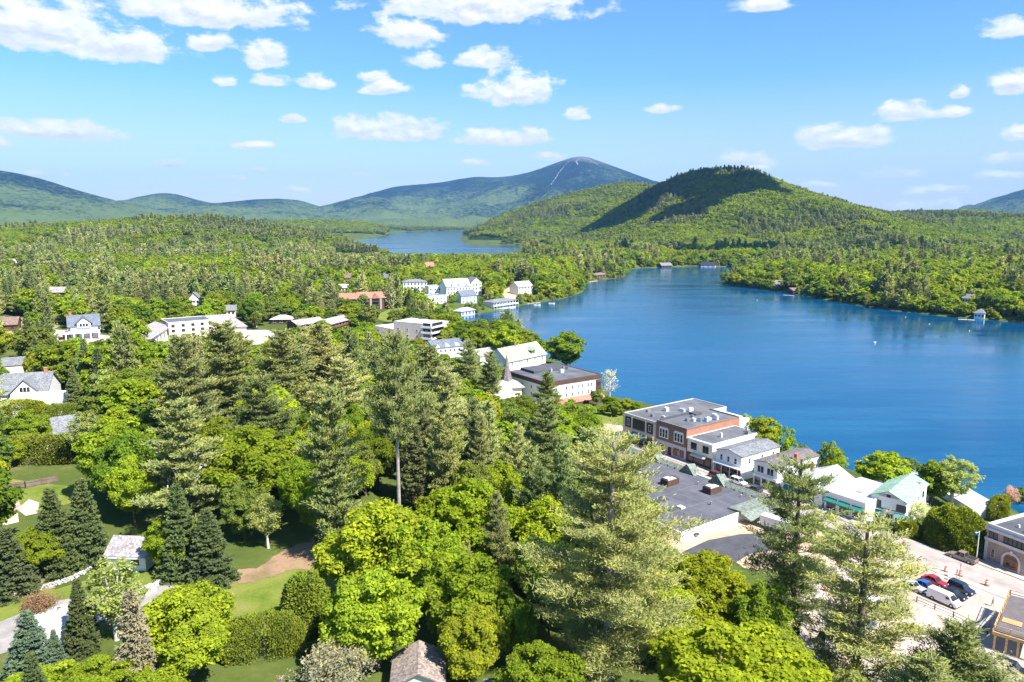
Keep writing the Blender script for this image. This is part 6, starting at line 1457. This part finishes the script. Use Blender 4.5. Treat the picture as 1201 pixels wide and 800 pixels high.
hill_woods('hill_woods', 'woods covering the low hill before the mountains', HILLS['wooded_hill'], 9.5, -1450, -250, 900, 1790, .02, 501)
hill_woods('hill_woods', 'woods covering the domed hill and the far shore', HILLS['dome_hill'], 8.4, 100, 1750, 1240, 2560, .02, 502)
hill_woods('hill_woods', 'woods covering the long shoulder behind the domed hill', HILLS['shoulder_hill'], 11, -320, 900, 2150, 3300, .0, 503)
hill_woods('hill_woods', 'woods covering the low ridge beyond the wooded point', HILLS['ridge_hill'], 10.5, 900, 2200, 1240, 2960, .0, 504)
hill_woods('hill_woods', 'woods on the far low hill at the upper lake', HILLS['lake_hill'], 13, -1800, -480, 2900, 4000, .0, 505)

# woods along the shores of the upper lake
rng = np.random.default_rng(606); X, Y = jitter_grid(-1500, 500, 1480, 4700, 12.5, rng); d = signed_dist(X, Y, LP); Z = np.maximum(bil(X, Y), np.max([h2(X, Y) for h2 in HILLS.values()], axis=0))
px, py, dep = project(X, Y, Z); ok = (d > 3) & (d < 190) & (px > 300) & (px < 660) & (np.max([h2(X, Y) for h2 in HILLS.values()], axis=0) < 9) & ((Y > 2150) | (X < -520))
X, Y, Z = X[ok], Y[ok], Z[ok]; n = len(X); k = np.where(rng.random(n) < .45, 2, 0); HT = rng.uniform(10, 17, n); pk = np.zeros(n, int); sc = np.zeros((n, 3))
for j in range(n):
    c = pid[('far', KM[k[j]])]; q, H0, R0 = c[rng.integers(len(c))]; pk[j] = q; w_ = HT[j] * (.5 if k[j] == 0 else .3); sc[j] = (w_ / R0, w_ / R0, HT[j] / H0)
forest('shore_woods', 'woods along the far shores of the upper lake', np.stack([X, Y, Z - .5], 1), pk, sc, rng.uniform(0, 6.28, n), np.array([TINT['green' if q == 0 else 'pinedark'] for q in k]) * rng.uniform(.8, 1.2, (n, 1)), protos)

# ------------------------------------------------------------------ vehicles
TYRE = pmat('tyre_rubber', (.025, .025, .027), .9); RIM = pmat('wheel_rim', (.45, .45, .46), .35, .7); LAMP = pmat('lamp_glass', (.75, .75, .72), .2); TAIL = pmat('tail_lamp', (.45, .02, .02), .3)
PAINT = {}
def paint(n, c):
    if n not in PAINT: PAINT[n] = pmat('car_paint_' + n, c, .35, .1, var=.06, coat=.6)
    return PAINT[n]


def profile_solid(pts, halfw, top_in=0.0, ztop=None):
    """side profile (x, z) swept across the width, leaning in towards the top"""
    bm = bmesh.new(); L, R = [], []
    for x, z in pts:
        k = halfw - (top_in if ztop is not None and z >= ztop else 0)
        L.append(bm.verts.new((x, -k, z))); R.append(bm.verts.new((x, k, z)))
    n = len(pts); bm.faces.new(L); bm.faces.new(R[::-1])
    for i in range(n): bm.faces.new([L[i], R[i], R[(i + 1) % n], L[(i + 1) % n]])
    return bm


def wheel_arch_profile(L, z0, zb, nose, tail, wheels, r):
    """lower body outline from front (+x) to rear with round wheel arches cut in"""
    pts = []
    x = -L / 2; pts.append((x, zb - .25)); pts.append((x + .04, z0))
    for wx in sorted(wheels):
        pts.append((wx - r * 1.12, z0))
        for a in np.linspace(math.pi * .92, math.pi * .08, 6): pts.append((wx + math.cos(a) * r * 1.12, z0 + math.sin(a) * r * 1.05 + .02))
        pts.append((wx + r * 1.12, z0))
    pts += [(L / 2 - .04, z0), (L / 2, z0 + .28), (L / 2 - .08, nose)]
    return pts


def vehicle(kind, px, py, label, col, yaw=None, name='parked_car', group=None, loc=None):
    x, y, z = at(px, py) if loc is None else loc
    e = link(name, None, None, (x, y, z + .12), yaw); tag(e, label, {'van': 'van', 'pickup': 'pickup truck'}.get(kind, 'car'), group)
    P = paint(*col); spec = {'sedan': (4.6, .90, .84, 1.42, .9), 'suv': (4.7, .93, .98, 1.75, .92), 'van': (5.6, 1.0, 1.15, 2.1, .98), 'pickup': (5.7, .98, 1.02, 1.85, .95)}[kind]
    L, hw, belt, top, nose = spec; r = .34 if kind == 'sedan' else .38; wx = (L * .32, -L * .30); z0 = .28
    low = wheel_arch_profile(L, z0, belt, nose * .82 if kind != 'van' else .95, belt, wx, r)
    if kind == 'sedan': up = [(L * .18, belt), (-L * .40, belt + .03), (-L / 2 + .03, belt - .02)]; cab = [(L * .20, belt - .02), (L * .05, top - .03), (-L * .20, top), (-L * .40, belt)]
    elif kind == 'suv': up = [(L * .22, belt), (-L / 2 + .04, belt)]; cab = [(L * .23, belt - .02), (L * .10, top - .06), (-L * .42, top), (-L * .485, belt)]
    elif kind == 'van': up = [(L * .34, belt), (L * .20, top - .05), (-L / 2 + .06, top), (-L / 2, belt)]; cab = None
    else: up = [(L * .20, belt), (-L / 2 + .02, belt)]; cab = [(L * .215, belt - .02), (L * .10, top - .04), (-L * .12, top), (-L * .165, belt)]
    bm = profile_solid(low + up, hw, .14 if kind == 'van' else .0, belt + .3 if kind == 'van' else None); body = bm_done(bm, 'body', P, e, .04)
    if cab:
        bm = profile_solid(cab, hw - .06, .17, belt + .2); bm_done(bm, 'window', GLASS, e)
        t0, t1 = cab[2][0], cab[1][0]
        bm = bmesh.new(); bm_poly(bm, [(t1 + .06, -hw + .20, top - .05), (t0 - .05, -hw + .20, top - .01), (t0 - .05, hw - .20, top - .01), (t1 + .06, hw - .20, top - .05)], (0, 0, .05)); rf = bm_done(bm, 'roof', P, e, .02)
        for sy in (-1, 1):
            for (xa, za), (xb, zb) in ((cab[0], cab[1]), (cab[3], cab[2]), (((cab[0][0] + cab[3][0]) / 2, belt), ((t0 + t1) / 2, top - .03))):
                bm = bmesh.new(); bm_cyl(bm, (xa, sy * (hw - .07), za), (xb, sy * (hw - .21), zb), .045, .04, 6); bm_done(bm, 'pillar', P, e)
    if kind == 'van':
        bm = bmesh.new(); bm_poly(bm, [(L * .345, -.80, belt + .08), (L * .345, .80, belt + .08), (L * .222, .70, top - .22), (L * .222, -.70, top - .22)], (.05, 0, .02)); bm_done(bm, 'windscreen', GLASS, e)
        for sy in (-1, 1): boxes('window', GLASS, [(L * .12, L * .24, sy * .95 - .03, sy * .95 + .03, belt + .12, belt + .58)], e)
        boxes('window', GLASS, [(-L / 2 - .02, -L / 2 + .05, -.6, .6, belt + .25, belt + .7)], e)
    if kind == 'pickup':
        boxes('load_bed', pmat('bed_liner', (.03, .03, .032), .9), [(-L / 2 + .12, -L * .18, -hw + .12, hw - .12, belt + .003, belt + .03)], e); boxes('bed_rail', P, [(-L / 2 + .02, -L * .17, s * (hw - .06) - .05, s * (hw - .06) + .05, belt, belt + .10) for s in (-1, 1)] + [(-L / 2 + .02, -L / 2 + .1, -hw + .12, hw - .12, belt, belt + .1)], e)
    for wxx in wx:
        for sy in (-1, 1):
            bm = bmesh.new(); bm_cyl(bm, (wxx, sy * (hw - .22), r), (wxx, sy * (hw + .01), r), r, r, 18); w = bm_done(bm, 'wheel', TYRE, e)
            bm = bmesh.new(); bm_cyl(bm, (wxx, sy * (hw - .02), r), (wxx, sy * (hw + .03), r), r * .62, r * .55, 14); bm_done(bm, 'rim', RIM, w)
    for sy in (-1, 1):
        boxes('headlight', LAMP, [(L / 2 - .10, L / 2 + .01, sy * (hw - .26) - .18, sy * (hw - .26) + .18, nose * .66, nose * .80)], e)
        boxes('tail_light', TAIL, [(-L / 2 - .015, -L / 2 + .06, sy * (hw - .14) - .10, sy * (hw - .14) + .10, belt - .3, belt - .06)], e)
    boxes('bumper', pmat('dark_bumper', (.05, .05, .055), .7), [(L / 2 - .05, L / 2 + .03, -hw + .1, hw - .1, .30, .48), (-L / 2 - .03, -L / 2 + .05, -hw + .1, hw - .1, .30, .5)], e)
    return e


def yaw_px(a, b):
    p, q = at(*a), at(*b); return math.atan2(q[1] - p[1], q[0] - p[0])


SY = math.atan2(SU[1], SU[0])
PV = yaw_px((1090, 698), (1126, 714))
WHITEC, BLACK, NAVY, REDC, SILVER, TAN, BLUE, DRED = ('white', (.80, .80, .80)), ('black', (.018, .018, .02)), ('navy', (.02, .032, .07)), ('red', (.42, .015, .03)), ('silver', (.52, .53, .55)), ('tan', (.28, .23, .19)), ('blue', (.03, .12, .40)), ('maroon', (.12, .02, .03))
vehicle('pickup', 1128, 657, 'tan pickup truck on the road before the round cedar hedge', TAN, SY + math.pi, 'pickup_truck')
vehicle('van', 1107, 707, 'white cargo van parked in the lot beside the dark cars', WHITEC, PV, 'cargo_van')
vehicle('sedan', 1118, 700, 'black car between the white van and the navy car', BLACK, PV)
vehicle('suv', 1127, 694, 'navy car parked at the road end of the row in the lot', NAVY, PV)
vehicle('sedan', 1096, 685, 'bright red car half under pine branches', REDC, PV)
vehicle('sedan', 1086, 691, 'blue car parked between the red car and the silver one', BLUE, PV)
vehicle('sedan', 1070, 691, 'silver car partly covered by pale pine branches', SILVER, PV)
vehicle('suv', 755, 526, 'black car standing in front of the blue awning shop', BLACK, SY)
vehicle('suv', 841, 561, 'maroon car before the white clapboard shop', DRED, SY)
vehicle('suv', 866, 568, 'white car before the shop with shuttered windows', WHITEC, SY)
vehicle('sedan', 884, 576, 'dark grey car with bright tail lamps behind the white car', ('graphite', (.06, .062, .07)), SY + math.pi)
vehicle('suv', 915, 587, 'black off road car near the green awnings, behind the pine tip', BLACK, SY)
vehicle('sedan', 908, 576, 'pale silver car close to the green awnings', SILVER, SY)
vehicle('sedan', 807, 629, 'dark blue car by the end wall of the arcade', NAVY, SY + 1.2)
vehicle('suv', 1186, 789, 'dark sport utility car below the timber deck', BLACK, yaw_px((1160, 780), (1201, 795)))
under = 'cars glimpsed under the pines'
vehicle('sedan', 986, 729, 'bright blue car glimpsed under the open dark pine', BLUE, PV + 1.4)
vehicle('sedan', 1011, 737, 'blue car just behind the trunk of the wide yellowish pine', BLUE, PV + 1.5)
vehicle('sedan', 1013, 702, 'white car glimpsed through the wide yellowish pine', WHITEC, PV)
vehicle('suv', 975, 753, 'silver car lowest under the open dark pine', SILVER, PV + 1.4)
vehicle('sedan', 1043, 716, 'navy car showing beneath the pale pine boughs', NAVY, PV)
# white box trailer on the dirt lot
x, y, z = at(909, 622); e = link('box_trailer', None, None, (x, y, z + .12), SY + .15); tag(e, 'white box trailer parked on the dirt lot beside the arcade', 'trailer')
boxes('body', WHITEP, [(-3.2, 3.2, -1.2, 1.2, .65, 3.0)], e, .04); boxes('door', METALW, [(-3.26, -3.21, -1.1, 1.1, .75, 2.9)], e); boxes('hitch', METALG, [(3.21, 4.6, -.08, .08, .5, .64)], e)
for wx_ in (-.6, .5):
    for sy in (-1, 1):
        bm = bmesh.new(); bm_cyl(bm, (wx_, sy * 1.0, .36), (wx_, sy * 1.24, .36), .36, .36, 16); w = bm_done(bm, 'wheel', TYRE, e); bm = bmesh.new(); bm_cyl(bm, (wx_, sy * 1.2, .36), (wx_, sy * 1.26, .36), .2, .2, 12); bm_done(bm, 'rim', RIM, w)

# ------------------------------------------------------------------ street furniture
REFL = pmat('white_band', (.82, .82, .80), .5)
def barrel(px, py, label):
    x, y, z = at(px, py); e = link('traffic_barrel', None, None, (x, y, z + .12)); tag(e, label, 'traffic barrel', 'orange traffic barrels')
    bm = bmesh.new(); bm_cyl(bm, (0, 0, .06), (0, 0, 1.12), .34, .25, 16); b2 = bm_done(bm, 'drum', ORANGE, e)
    for zz in (.35, .75): 
        bm = bmesh.new(); bm_cyl(bm, (0, 0, zz), (0, 0, zz + .17), .345 - zz * .06, .337 - zz * .07, 16); bm_done(bm, 'reflective_band', REFL, e)
    bm = bmesh.new(); bm_cyl(bm, (0, 0, 0), (0, 0, .06), .46, .44, 16); bm_done(bm, 'base', TYRE, e)
    boxes('handle', ORANGE, [(-.12, .12, -.025, .025, 1.12, 1.22)], e)
for a in ((1109, 671, 'orange barrel on the road edge nearest the tan pickup'), (1157, 687, 'orange barrel standing alone in front of the brick building road'), (1126, 676, 'orange barrel beside the striped sign posts'), (968, 693, 'orange barrel under the wide yellowish pine'),
          (924, 714, 'orange barrel beneath the open dark pine'), (981, 682, 'orange barrel between the two open pines'), (1060, 640, 'orange barrel on the far road side by the green roofed house')): barrel(*a)


def sign(px, py, h, w, hh, mat, label, top=None):
    x, y, z = at(px, py); e = link('road_sign', None, None, (x, y, z + .12), SY + math.pi / 2 + .5); tag(e, label, 'sign')
    bm = bmesh.new(); bm_cyl(bm, (0, 0, 0), (0, 0, h), .05, .05, 8); bm_done(bm, 'post', METALG, e)
    boxes('panel', mat, [(-w / 2, w / 2, -.09, -.06, h - hh, h)], e, .01)
    if top: 
        bm = bmesh.new(); c = h + .42; bm_poly(bm, [(-.5, -.09, c), (0, -.09, c - .5), (.5, -.09, c), (0, -.09, c + .5)], (0, .03, 0)); bm_done(bm, 'warning_panel', top, e)
sign(1106, 642, 2.0, .75, 1.2, WHITEP, 'white sign with an orange diamond on top before the round cedar hedge', ORANGE)
sign(1102, 640, 2.0, .4, .5, METALG, 'small grey sign next to the white one by the hedge')
sign(1121, 683, 2.6, .6, .7, ORANGE, 'orange road works sign among the barrels in the lot')
sign(1125, 680, 3.4, .7, .7, WHITEP, 'tall white sign among the barrels in the lot')
x, y, z = at(1145, 657); e = link('street_lamp', None, None, (x, y, z + .15), SY); tag(e, 'white street lamp post with a small blue sign by the cedar hedge', 'street lamp')
bm = bmesh.new(); bm_cyl(bm, (0, 0, 0), (0, 0, 6.4), .13, .09, 10); bm_done(bm, 'pole', METALW, e); bm = bmesh.new(); bm_cyl(bm, (0, 0, 6.2), (0, -1.2, 6.4), .05, .04, 8); bm_done(bm, 'arm', METALW, e)
boxes('lamp_head', METALW, [(-.15, .15, -1.7, -1.1, 6.33, 6.47)], e, .03); boxes('panel', BLUEAWN, [(-.9, -.15, -.03, .03, 5.2, 6.0)], e)
boxes('base', METALG, [(-.22, .22, -.22, .22, 0, .5)], e, .03)
x, y, z = at(1150, 654); e = link('recycling_bin', None, None, (x, y, z + .15), SY); tag(e, 'blue recycling bin against the corner of the brick building', 'bin')
bm = bmesh.new(); bm_cyl(bm, (0, 0, 0), (0, 0, 1.05), .36, .42, 14); bm_done(bm, 'body', BLUEAWN, e); bm = bmesh.new(); bm_cyl(bm, (0, 0, 1.051), (0, 0, 1.25), .44, .25, 14); bm_done(bm, 'lid', paint(*NAVY), e)
x, y, z = at(1169, 662); e = link('barrier_rail', None, None, (x, y, z + .15), yaw_px((1169, 662), (1201, 674))); tag(e, 'grey pole with a long level rail in front of the arched door', 'railing')
bm = bmesh.new(); bm_cyl(bm, (0, 0, 0), (0, 0, 3.0), .07, .06, 8); bm_done(bm, 'post', METALG, e); bm = bmesh.new(); bm_cyl(bm, (.06, 0, 2.2), (5.0, 0, 1.8), .07, .07, 8); bm_done(bm, 'rail', METALW, e); bm = bmesh.new(); bm_cyl(bm, (5.0, .0, 0), (5.0, 0, 2.0), .06, .06, 8); bm_done(bm, 'post', METALG, e)

# rail fence along the lot, grey pipe, timber deck
def fence(name, pts, label, cat, h, mat, rails, spacing, boards=False, world=False):
    P = [at(*p) for p in pts]; e = link(name, None, None, P[0]); tag(e, label, cat); o = Vector(P[0]); prev = None; bmr = bmesh.new()
    for (a, b2) in zip(P[:-1], P[1:]):
        a, b2 = Vector(a), Vector(b2); n = max(1, int((b2 - a).length / spacing))
        for k in range(n + 1):
            q = a.lerp(b2, k / n); q.z = float(bil(q.x, q.y)); q -= o
            boxes('post', mat, [(q.x - .07, q.x + .07, q.y - .07, q.y + .07, q.z - .4, q.z + h)], e)
            if prev is not None and k:
                for rz in rails: bm_cyl(bmr, prev + Vector((0, 0, rz)), q + Vector((0, 0, rz)), .05, .05, 4)
                if boards:
                    d = (q - prev); s = Vector((-d.y, d.x, 0)).normalized() * .03; m = max(2, int(d.length / .16))
                    for j in range(m): u0, u1 = prev + d * (j / m), prev + d * ((j + .88) / m); bm_poly(bmr, [u0 + Vector((0, 0, .05)) + s * 2.8, u1 + Vector((0, 0, .05)) + s * 2.8, u1 + Vector((0, 0, h)) + s * 2.8, u0 + Vector((0, 0, h - .05)) + s * 2.8], -s)
            prev = q
    bm_done(bmr, 'rail' if not boards else 'boards', mat, e); return e
fence('rail_fence', [(1075, 706), (1118, 724), (1158, 744)], 'dark low rail fence along the edge of the parking lot', 'fence', 1.1, DARKF, (.45, 1.05), 2.4)
fence('board_fence', [(-12, 578), (30, 573), (68, 566)], 'dark weathered board fence under the long cedar hedge', 'fence', 1.7, pmat('weathered_board', (.20, .15, .13), .95, var=.3), (.4, 1.3), 2.4, True)
fence('field_fence', [(18, 371), (44, 372), (78, 380)], 'dark fence along the top of the dry field', 'fence', 1.2, DARKF, (.5, 1.1), 4)
x, y, z = at(1152, 740); e = link('grey_pipe', None, None, (x, y, z), yaw_px((1140, 742), (1172, 729))); tag(e, 'long grey pipe propped on two legs beside the timber deck railing', 'pipe')
bm = bmesh.new(); bm_cyl(bm, (-2.4, 0, 1.0), (3.8, 0, 2.4), .38, .38, 14); bm_done(bm, 'pipe', pmat('weathered_zinc', (.36, .33, .31), .6, .3), e)
for xx, zz in ((-1.6, .9), (2.2, 1.75)): bm = bmesh.new(); bm_cyl(bm, (xx, 0, -.3), (xx, 0, zz), .12, .12, 8); bm_done(bm, 'leg', METALG, e)
H = house('timber_deck', 'raised deck of new yellow timber with railings and a dark roof surface', 'deck', (1162, 762), (1222, 782), 16, 3.4, 'flat', parapet=0, shell=False, roofm=pmat('dark_deck', (.14, .12, .12), .9, var=.2), clear=(1150, 705, 1201, 785))
hwd = H.W / 2
boxes('rim_joist', TIMBER, [(-hwd, hwd, -.12, .1, 2.85, 3.4)], H.e); boxes('rim_joist', TIMBER, [(-hwd - .12, -hwd + .1, .101, 16, 2.85, 3.4)], H.e)
for k in range(5): boxes('post', TIMBER, [(-hwd + .2 + k * (2 * hwd - .5) / 4, -hwd + .5 + k * (2 * hwd - .5) / 4, .15, .45, -2, 2.84)], H.e)
for k in range(4): boxes('post', TIMBER, [(-hwd + .2, -hwd + .5, 3.5 + k * 4, 3.8 + k * 4, -2, 2.84)], H.e)
def railing(x0, y0, x1, y1):
    bm = bmesh.new(); n = max(2, int(math.hypot(x1 - x0, y1 - y0) / 1.8))
    for k in range(n + 1): a = x0 + (x1 - x0) * k / n; b2 = y0 + (y1 - y0) * k / n; bm_box(bm, a - .08, a + .08, b2 - .08, b2 + .08, 3.41, 4.5)
    for zz in (3.8, 4.42): bm_cyl(bm, (x0, y0, zz), (x1, y1, zz), .06, .06, 4)
    bm_done(bm, 'railing', TIMBER, H.e)
railing(-hwd + .1, .2, hwd, .2); railing(-hwd + .1, .3, -hwd + .1, 15.8); railing(-hwd + .3, 15.8, hwd, 15.8)
boxes('deck_hatch', METALW, [(.5, 2.0, 5, 6.5, 3.53, 3.75)], H.e)
boxes('lumber', TIMBER, [(-hwd + .6, -hwd + 3.4, 4 + k * .35, 4.25 + k * .35, 3.53, 3.66) for k in range(5)], H.e)

# stone wall, pale rocks, chimney of the house below
STONEW = pmat('field_stone', (.50, .47, .43), .95, var=.35, scale=1.6, bump=.6)
pts = [at(*p) for p in ((-14, 708), (30, 697), (62, 688), (84, 681), (108, 668))]; e = link('stone_wall', None, None, pts[0]); tag(e, 'low pale dry stone wall curving along the lawn below the spruces', 'wall'); rs = random.Random(4)
bm = bmesh.new(); o = Vector(pts[0])
for a, b2 in zip(pts[:-1], pts[1:]):
    a, b2 = Vector(a) - o, Vector(b2) - o; d = b2 - a; n = max(2, int(d.length / .42)); s = Vector((-d.y, d.x, 0)).normalized()
    for k in range(n):
        for lay in range(3):
            c = a + d * ((k + .5 * (lay % 2)) / n); q = Vector((c.x, c.y, 0)) + s * rs.uniform(-.12, .12); zz = float(bil(q.x + o.x, q.y + o.y)) - o.z + .05 + lay * .26
            m = bmesh.ops.create_icosphere(bm, subdivisions=1, radius=.25, matrix=Matrix.Translation((q.x, q.y, zz + .1)) @ Matrix.Rotation(rs.uniform(0, 6), 4, 'Z') @ Matrix.Diagonal((rs.uniform(.95, 1.4), rs.uniform(.8, 1.2), rs.uniform(.6, .85), 1)))
bm_done(bm, 'stones', STONEW, e)
rocks = 'pale boulders by the drive'
for k, (px, py) in enumerate(((158, 699), (165, 695), (171, 692), (177, 689), (183, 687), (188, 684), (180, 693), (172, 698))):
    x, y, z = at(px, py); bm = bmesh.new(); bmesh.ops.create_icosphere(bm, subdivisions=2, radius=.55)
    for v in bm.verts: v.co *= 1 + .22 * rs.uniform(-1, 1)
    o = bm_done(bm, 'boulder', pmat('white_stone', (.66, .63, .60), .9, var=.2), None, loc=(x, y, z + .2), rotz=k); tag(o, 'pale boulder in the heap between birch and lime maple', 'boulder', rocks)
H = house('cottage', 'low brick chimneyed cottage just beneath the bottom edge of the view', 'cottage', (575, 842), (640, 842), 6, 1.2, 'hip', 1.2, wall=CREAM, roofm=GREYSH, base=-1.5)
chimney(H, -.4, 3.6, 1.6, 5.2, REDBRICK, 1.1); bm = bmesh.new(); bm_cyl(bm, (-.4, 3.6, 5.36), (-.4, 3.6, 5.7), .28, .28, 10); bm_cyl(bm, (-.4, 3.6, 5.78), (-.4, 3.6, 5.86), .42, .1, 10); bm_done(bm, 'flue_cap', METALW, H.roof)

# ------------------------------------------------------------------ docks, boats, buoys
def dock(a, b2, w, label, extra=()):
    p, q = unproj(a[0], a[1], .5), unproj(b2[0], b2[1], .5); L = math.hypot(q[0] - p[0], q[1] - p[1]); e = link('dock', None, None, (p[0], p[1], 0), math.atan2(q[1] - p[1], q[0] - p[0])); tag(e, label, 'dock')
    boxes('planking', pmat('dock_boards', (.55, .52, .48), .9, var=.2), [(0, L, -w / 2, w / 2, .35, .55)], e)
    for k in range(max(2, int(L / 5))):
        for s in (-1, 1): boxes('piling', BROWN, [(1 + k * 5, 1.25 + k * 5, s * w / 2 - .12, s * w / 2 + .12, -3, .9)], e)
dock((608, 356.2), (634, 355.2), 3.0, 'long pale dock reaching out by the gabled lake house')
dock((525, 377), (538, 374.5), 2.6, 'pale dock before the blue boathouse')
dock((1124, 374.5), (1143, 375.5), 3.0, 'short dock beside the white boathouse on the wooded shore')
dock((918, 346), (931, 347), 2.5, 'small brown dock at the boathouse of the wooded point')
dock((690, 331), (700, 329.5), 3.0, 'dock at the brown boathouse on the point')
def boat(px, py, L, yaw, label, mat, name='motor_boat'):
    x, y = unproj(px, py, .2); e = link(name, None, None, (x, y, 0), yaw); tag(e, label, 'boat', None)
    bm = bmesh.new(); secs = [(-.5, .42, .75), (-.2, .46, .75), (.2, .42, .8), (.4, .24, .9), (.5, .02, 1.0)]; rows_ = []
    for xx, ww, top in secs: rows_.append([bm.verts.new((xx * L, s * ww * L * .42, z)) for s, z in ((-1, top), (-.75, .05), (0, -.25), (.75, .05), (1, top))])
    for a, b3 in zip(rows_[:-1], rows_[1:]):
        for i in range(4): bm.faces.new([a[i], a[i + 1], b3[i + 1], b3[i]])
        bm.faces.new([a[0], b3[0], b3[4], a[4]])
    bm.faces.new(rows_[0]); bm_done(bm, 'hull', mat, e); boxes('windscreen', GLASS, [(.05 * L, .09 * L, -.14 * L, .14 * L, .8, 1.35)], e); boxes('seat', WHITEP, [(-.35 * L, -.2 * L, -.13 * L, .13 * L, .78, 1.05)], e)
boat(630, 358.3, 6.5, .2, 'white motor boat moored outside the long dock', WHITEP); boat(647, 356.3, 6.0, .1, 'white boat anchored off the lake house lawn', WHITEP)
boat(1026, 402, 3.2, .8, 'tiny white boat alone in the middle of the lake', WHITEP, 'rowing_boat'); boat(536, 371.5, 4.0, .4, 'small red boat pulled up beside the blue boathouse', pmat('red_hull', (.5, .04, .03), .4), 'rowing_boat')
for px, py in ((1062, 372), (1090, 380), (1137, 388), (888, 352)):
    x, y = unproj(px, py, .2); bm = bmesh.new(); bmesh.ops.create_icosphere(bm, subdivisions=2, radius=.38); o = bm_done(bm, 'buoy', WHITEP, None, loc=(x, y, .15)); tag(o, 'small white buoy floating off the wooded shore', 'buoy', 'white buoys on the lake')

# ------------------------------------------------------------------ the person in the lot
x, y, z = at(1164, 711.5); e = link('person', None, None, (x, y, z + .06), 2.2); tag(e, 'person in a red top and tan trousers walking across the parking lot', 'person')
def skin(name, verts, edges, rad, mat, root=0):
    me = bpy.data.meshes.new(name); me.from_pydata(verts, edges, []); o = link(name, me, e); sm = o.modifiers.new('skin', 'SKIN'); d = me.skin_vertices[0].data
    for i, r in enumerate(rad): d[i].radius = (r, r) if not isinstance(r, tuple) else r
    d[root].use_root = True; ss = o.modifiers.new('smooth', 'SUBSURF'); ss.levels = ss.render_levels = 2; me.materials.append(mat)
    dg = bpy.context.evaluated_depsgraph_get(); m2 = bpy.data.meshes.new_from_object(o.evaluated_get(dg)); o.modifiers.clear(); o.data = m2; return o
SKIN = pmat('skin', (.55, .34, .25), .6)
vb = [(0, 0, .95), (0, 0, 1.15), (0, 0, 1.38), (0, 0, 1.50), (.02, 0, 1.60), (.02, 0, 1.70), (0, .10, .90), (.16, .11, .48), (.05, .11, .07), (.20, .12, .04), (0, -.10, .90), (-.02, -.11, .48), (-.26, -.11, .10), (-.10, -.12, .05),
      (0, .19, 1.40), (-.10, .25, 1.13), (.06, .27, .90), (.09, .27, .82), (0, -.19, 1.40), (.10, -.25, 1.13), (.25, -.26, .93), (.29, -.26, .86)]
eb = [(0, 1), (1, 2), (2, 3), (3, 4), (4, 5), (0, 6), (6, 7), (7, 8), (8, 9), (0, 10), (10, 11), (11, 12), (12, 13), (2, 14), (14, 15), (15, 16), (16, 17), (2, 18), (18, 19), (19, 20), (20, 21)]
skin('body', vb, eb, [.12, .12, .13, .055, .095, .075, .085, .06, .04, .035, .085, .06, .04, .035, .06, .042, .032, .03, .06, .042, .032, .03], SKIN)
skin('shirt', [vb[i] for i in (0, 1, 2, 14, 15, 18, 19)] + [(0, 0, 1.46)], [(0, 1), (1, 2), (2, 3), (3, 4), (2, 5), (5, 6), (2, 7)], [.145, .14, .155, .075, .06, .075, .06, .08], pmat('red_cloth', (.45, .05, .04), .9))
skin('trousers', [vb[i] for i in (0, 6, 7, 8, 10, 11, 12)], [(0, 1), (1, 2), (2, 3), (0, 4), (4, 5), (5, 6)], [.14, .105, .08, .065, .105, .08, .065], pmat('tan_cloth', (.42, .32, .22), .9))
bm = bmesh.new(); bmesh.ops.create_icosphere(bm, subdivisions=2, radius=.105, matrix=Matrix.Translation((.005, 0, 1.70)) @ Matrix.Diagonal((1, .9, .95, 1))); bm_done(bm, 'hair', pmat('dark_hair', (.04, .025, .02), .8), e)

# ------------------------------------------------------------------ clouds overhead (out of the frame) whose shade lies on the hills
CLOUDM = pmat('cloud_white', (.85, .85, .86), 1.0, var=.02)
def cloud(cx, cy, cz, w, d, h, seed):
    r2 = np.random.default_rng(seed); bm = bmesh.new(); nz = ValueNoise(seed)
    for k in range(15):
        a, q = r2.uniform(0, 6.28), r2.random() ** .5; s = (1.15 - q) * r2.uniform(.5, 1)
        m = Matrix.Translation((math.cos(a) * q * w * .5, math.sin(a) * q * d * .5, h * .3 * s)) @ Matrix.Diagonal((w * .14 * (.5 + s), d * .14 * (.5 + s), h * .5 * (.4 + s), 1))
        bmesh.ops.create_icosphere(bm, subdivisions=3, radius=1.0, matrix=m)
    for v in bm.verts:
        f = 1 + .16 * float(nz(v.co.x / 60 + 30, v.co.y / 60 + v.co.z / 50 + 30, 4)); v.co.x *= f; v.co.y *= f; v.co.z = max(v.co.z * f, -h * .12 + 8 * float(nz(v.co.x / 40 + 9, v.co.y / 40 + 9, 3)))
    o = bm_done(bm, 'cloud', CLOUDM, None, loc=(cx, cy, cz)); o['kind'] = 'structure'
    for p in o.data.polygons: p.use_smooth = True
def shade_at(tx, ty, tz, cz, w, d, h, seed):
    k = (cz - tz) / sdir.z; cloud(tx + sdir.x * k, ty + sdir.y * k, cz, w, d, h, seed)
Dm = HILLS['dome_hill']
for (px_, py_, w_, d_, sd0) in ((775, 238, 480, 600, 1), (850, 220, 380, 520, 3)):
    q = on_hill(Dm, px_, py_); shade_at(float(q[0]), float(q[1]), float(q[2]), 1250, w_, d_, 120, sd0)
shade_at(560, 1420, 20, 1260, 700, 170, 110, 2)
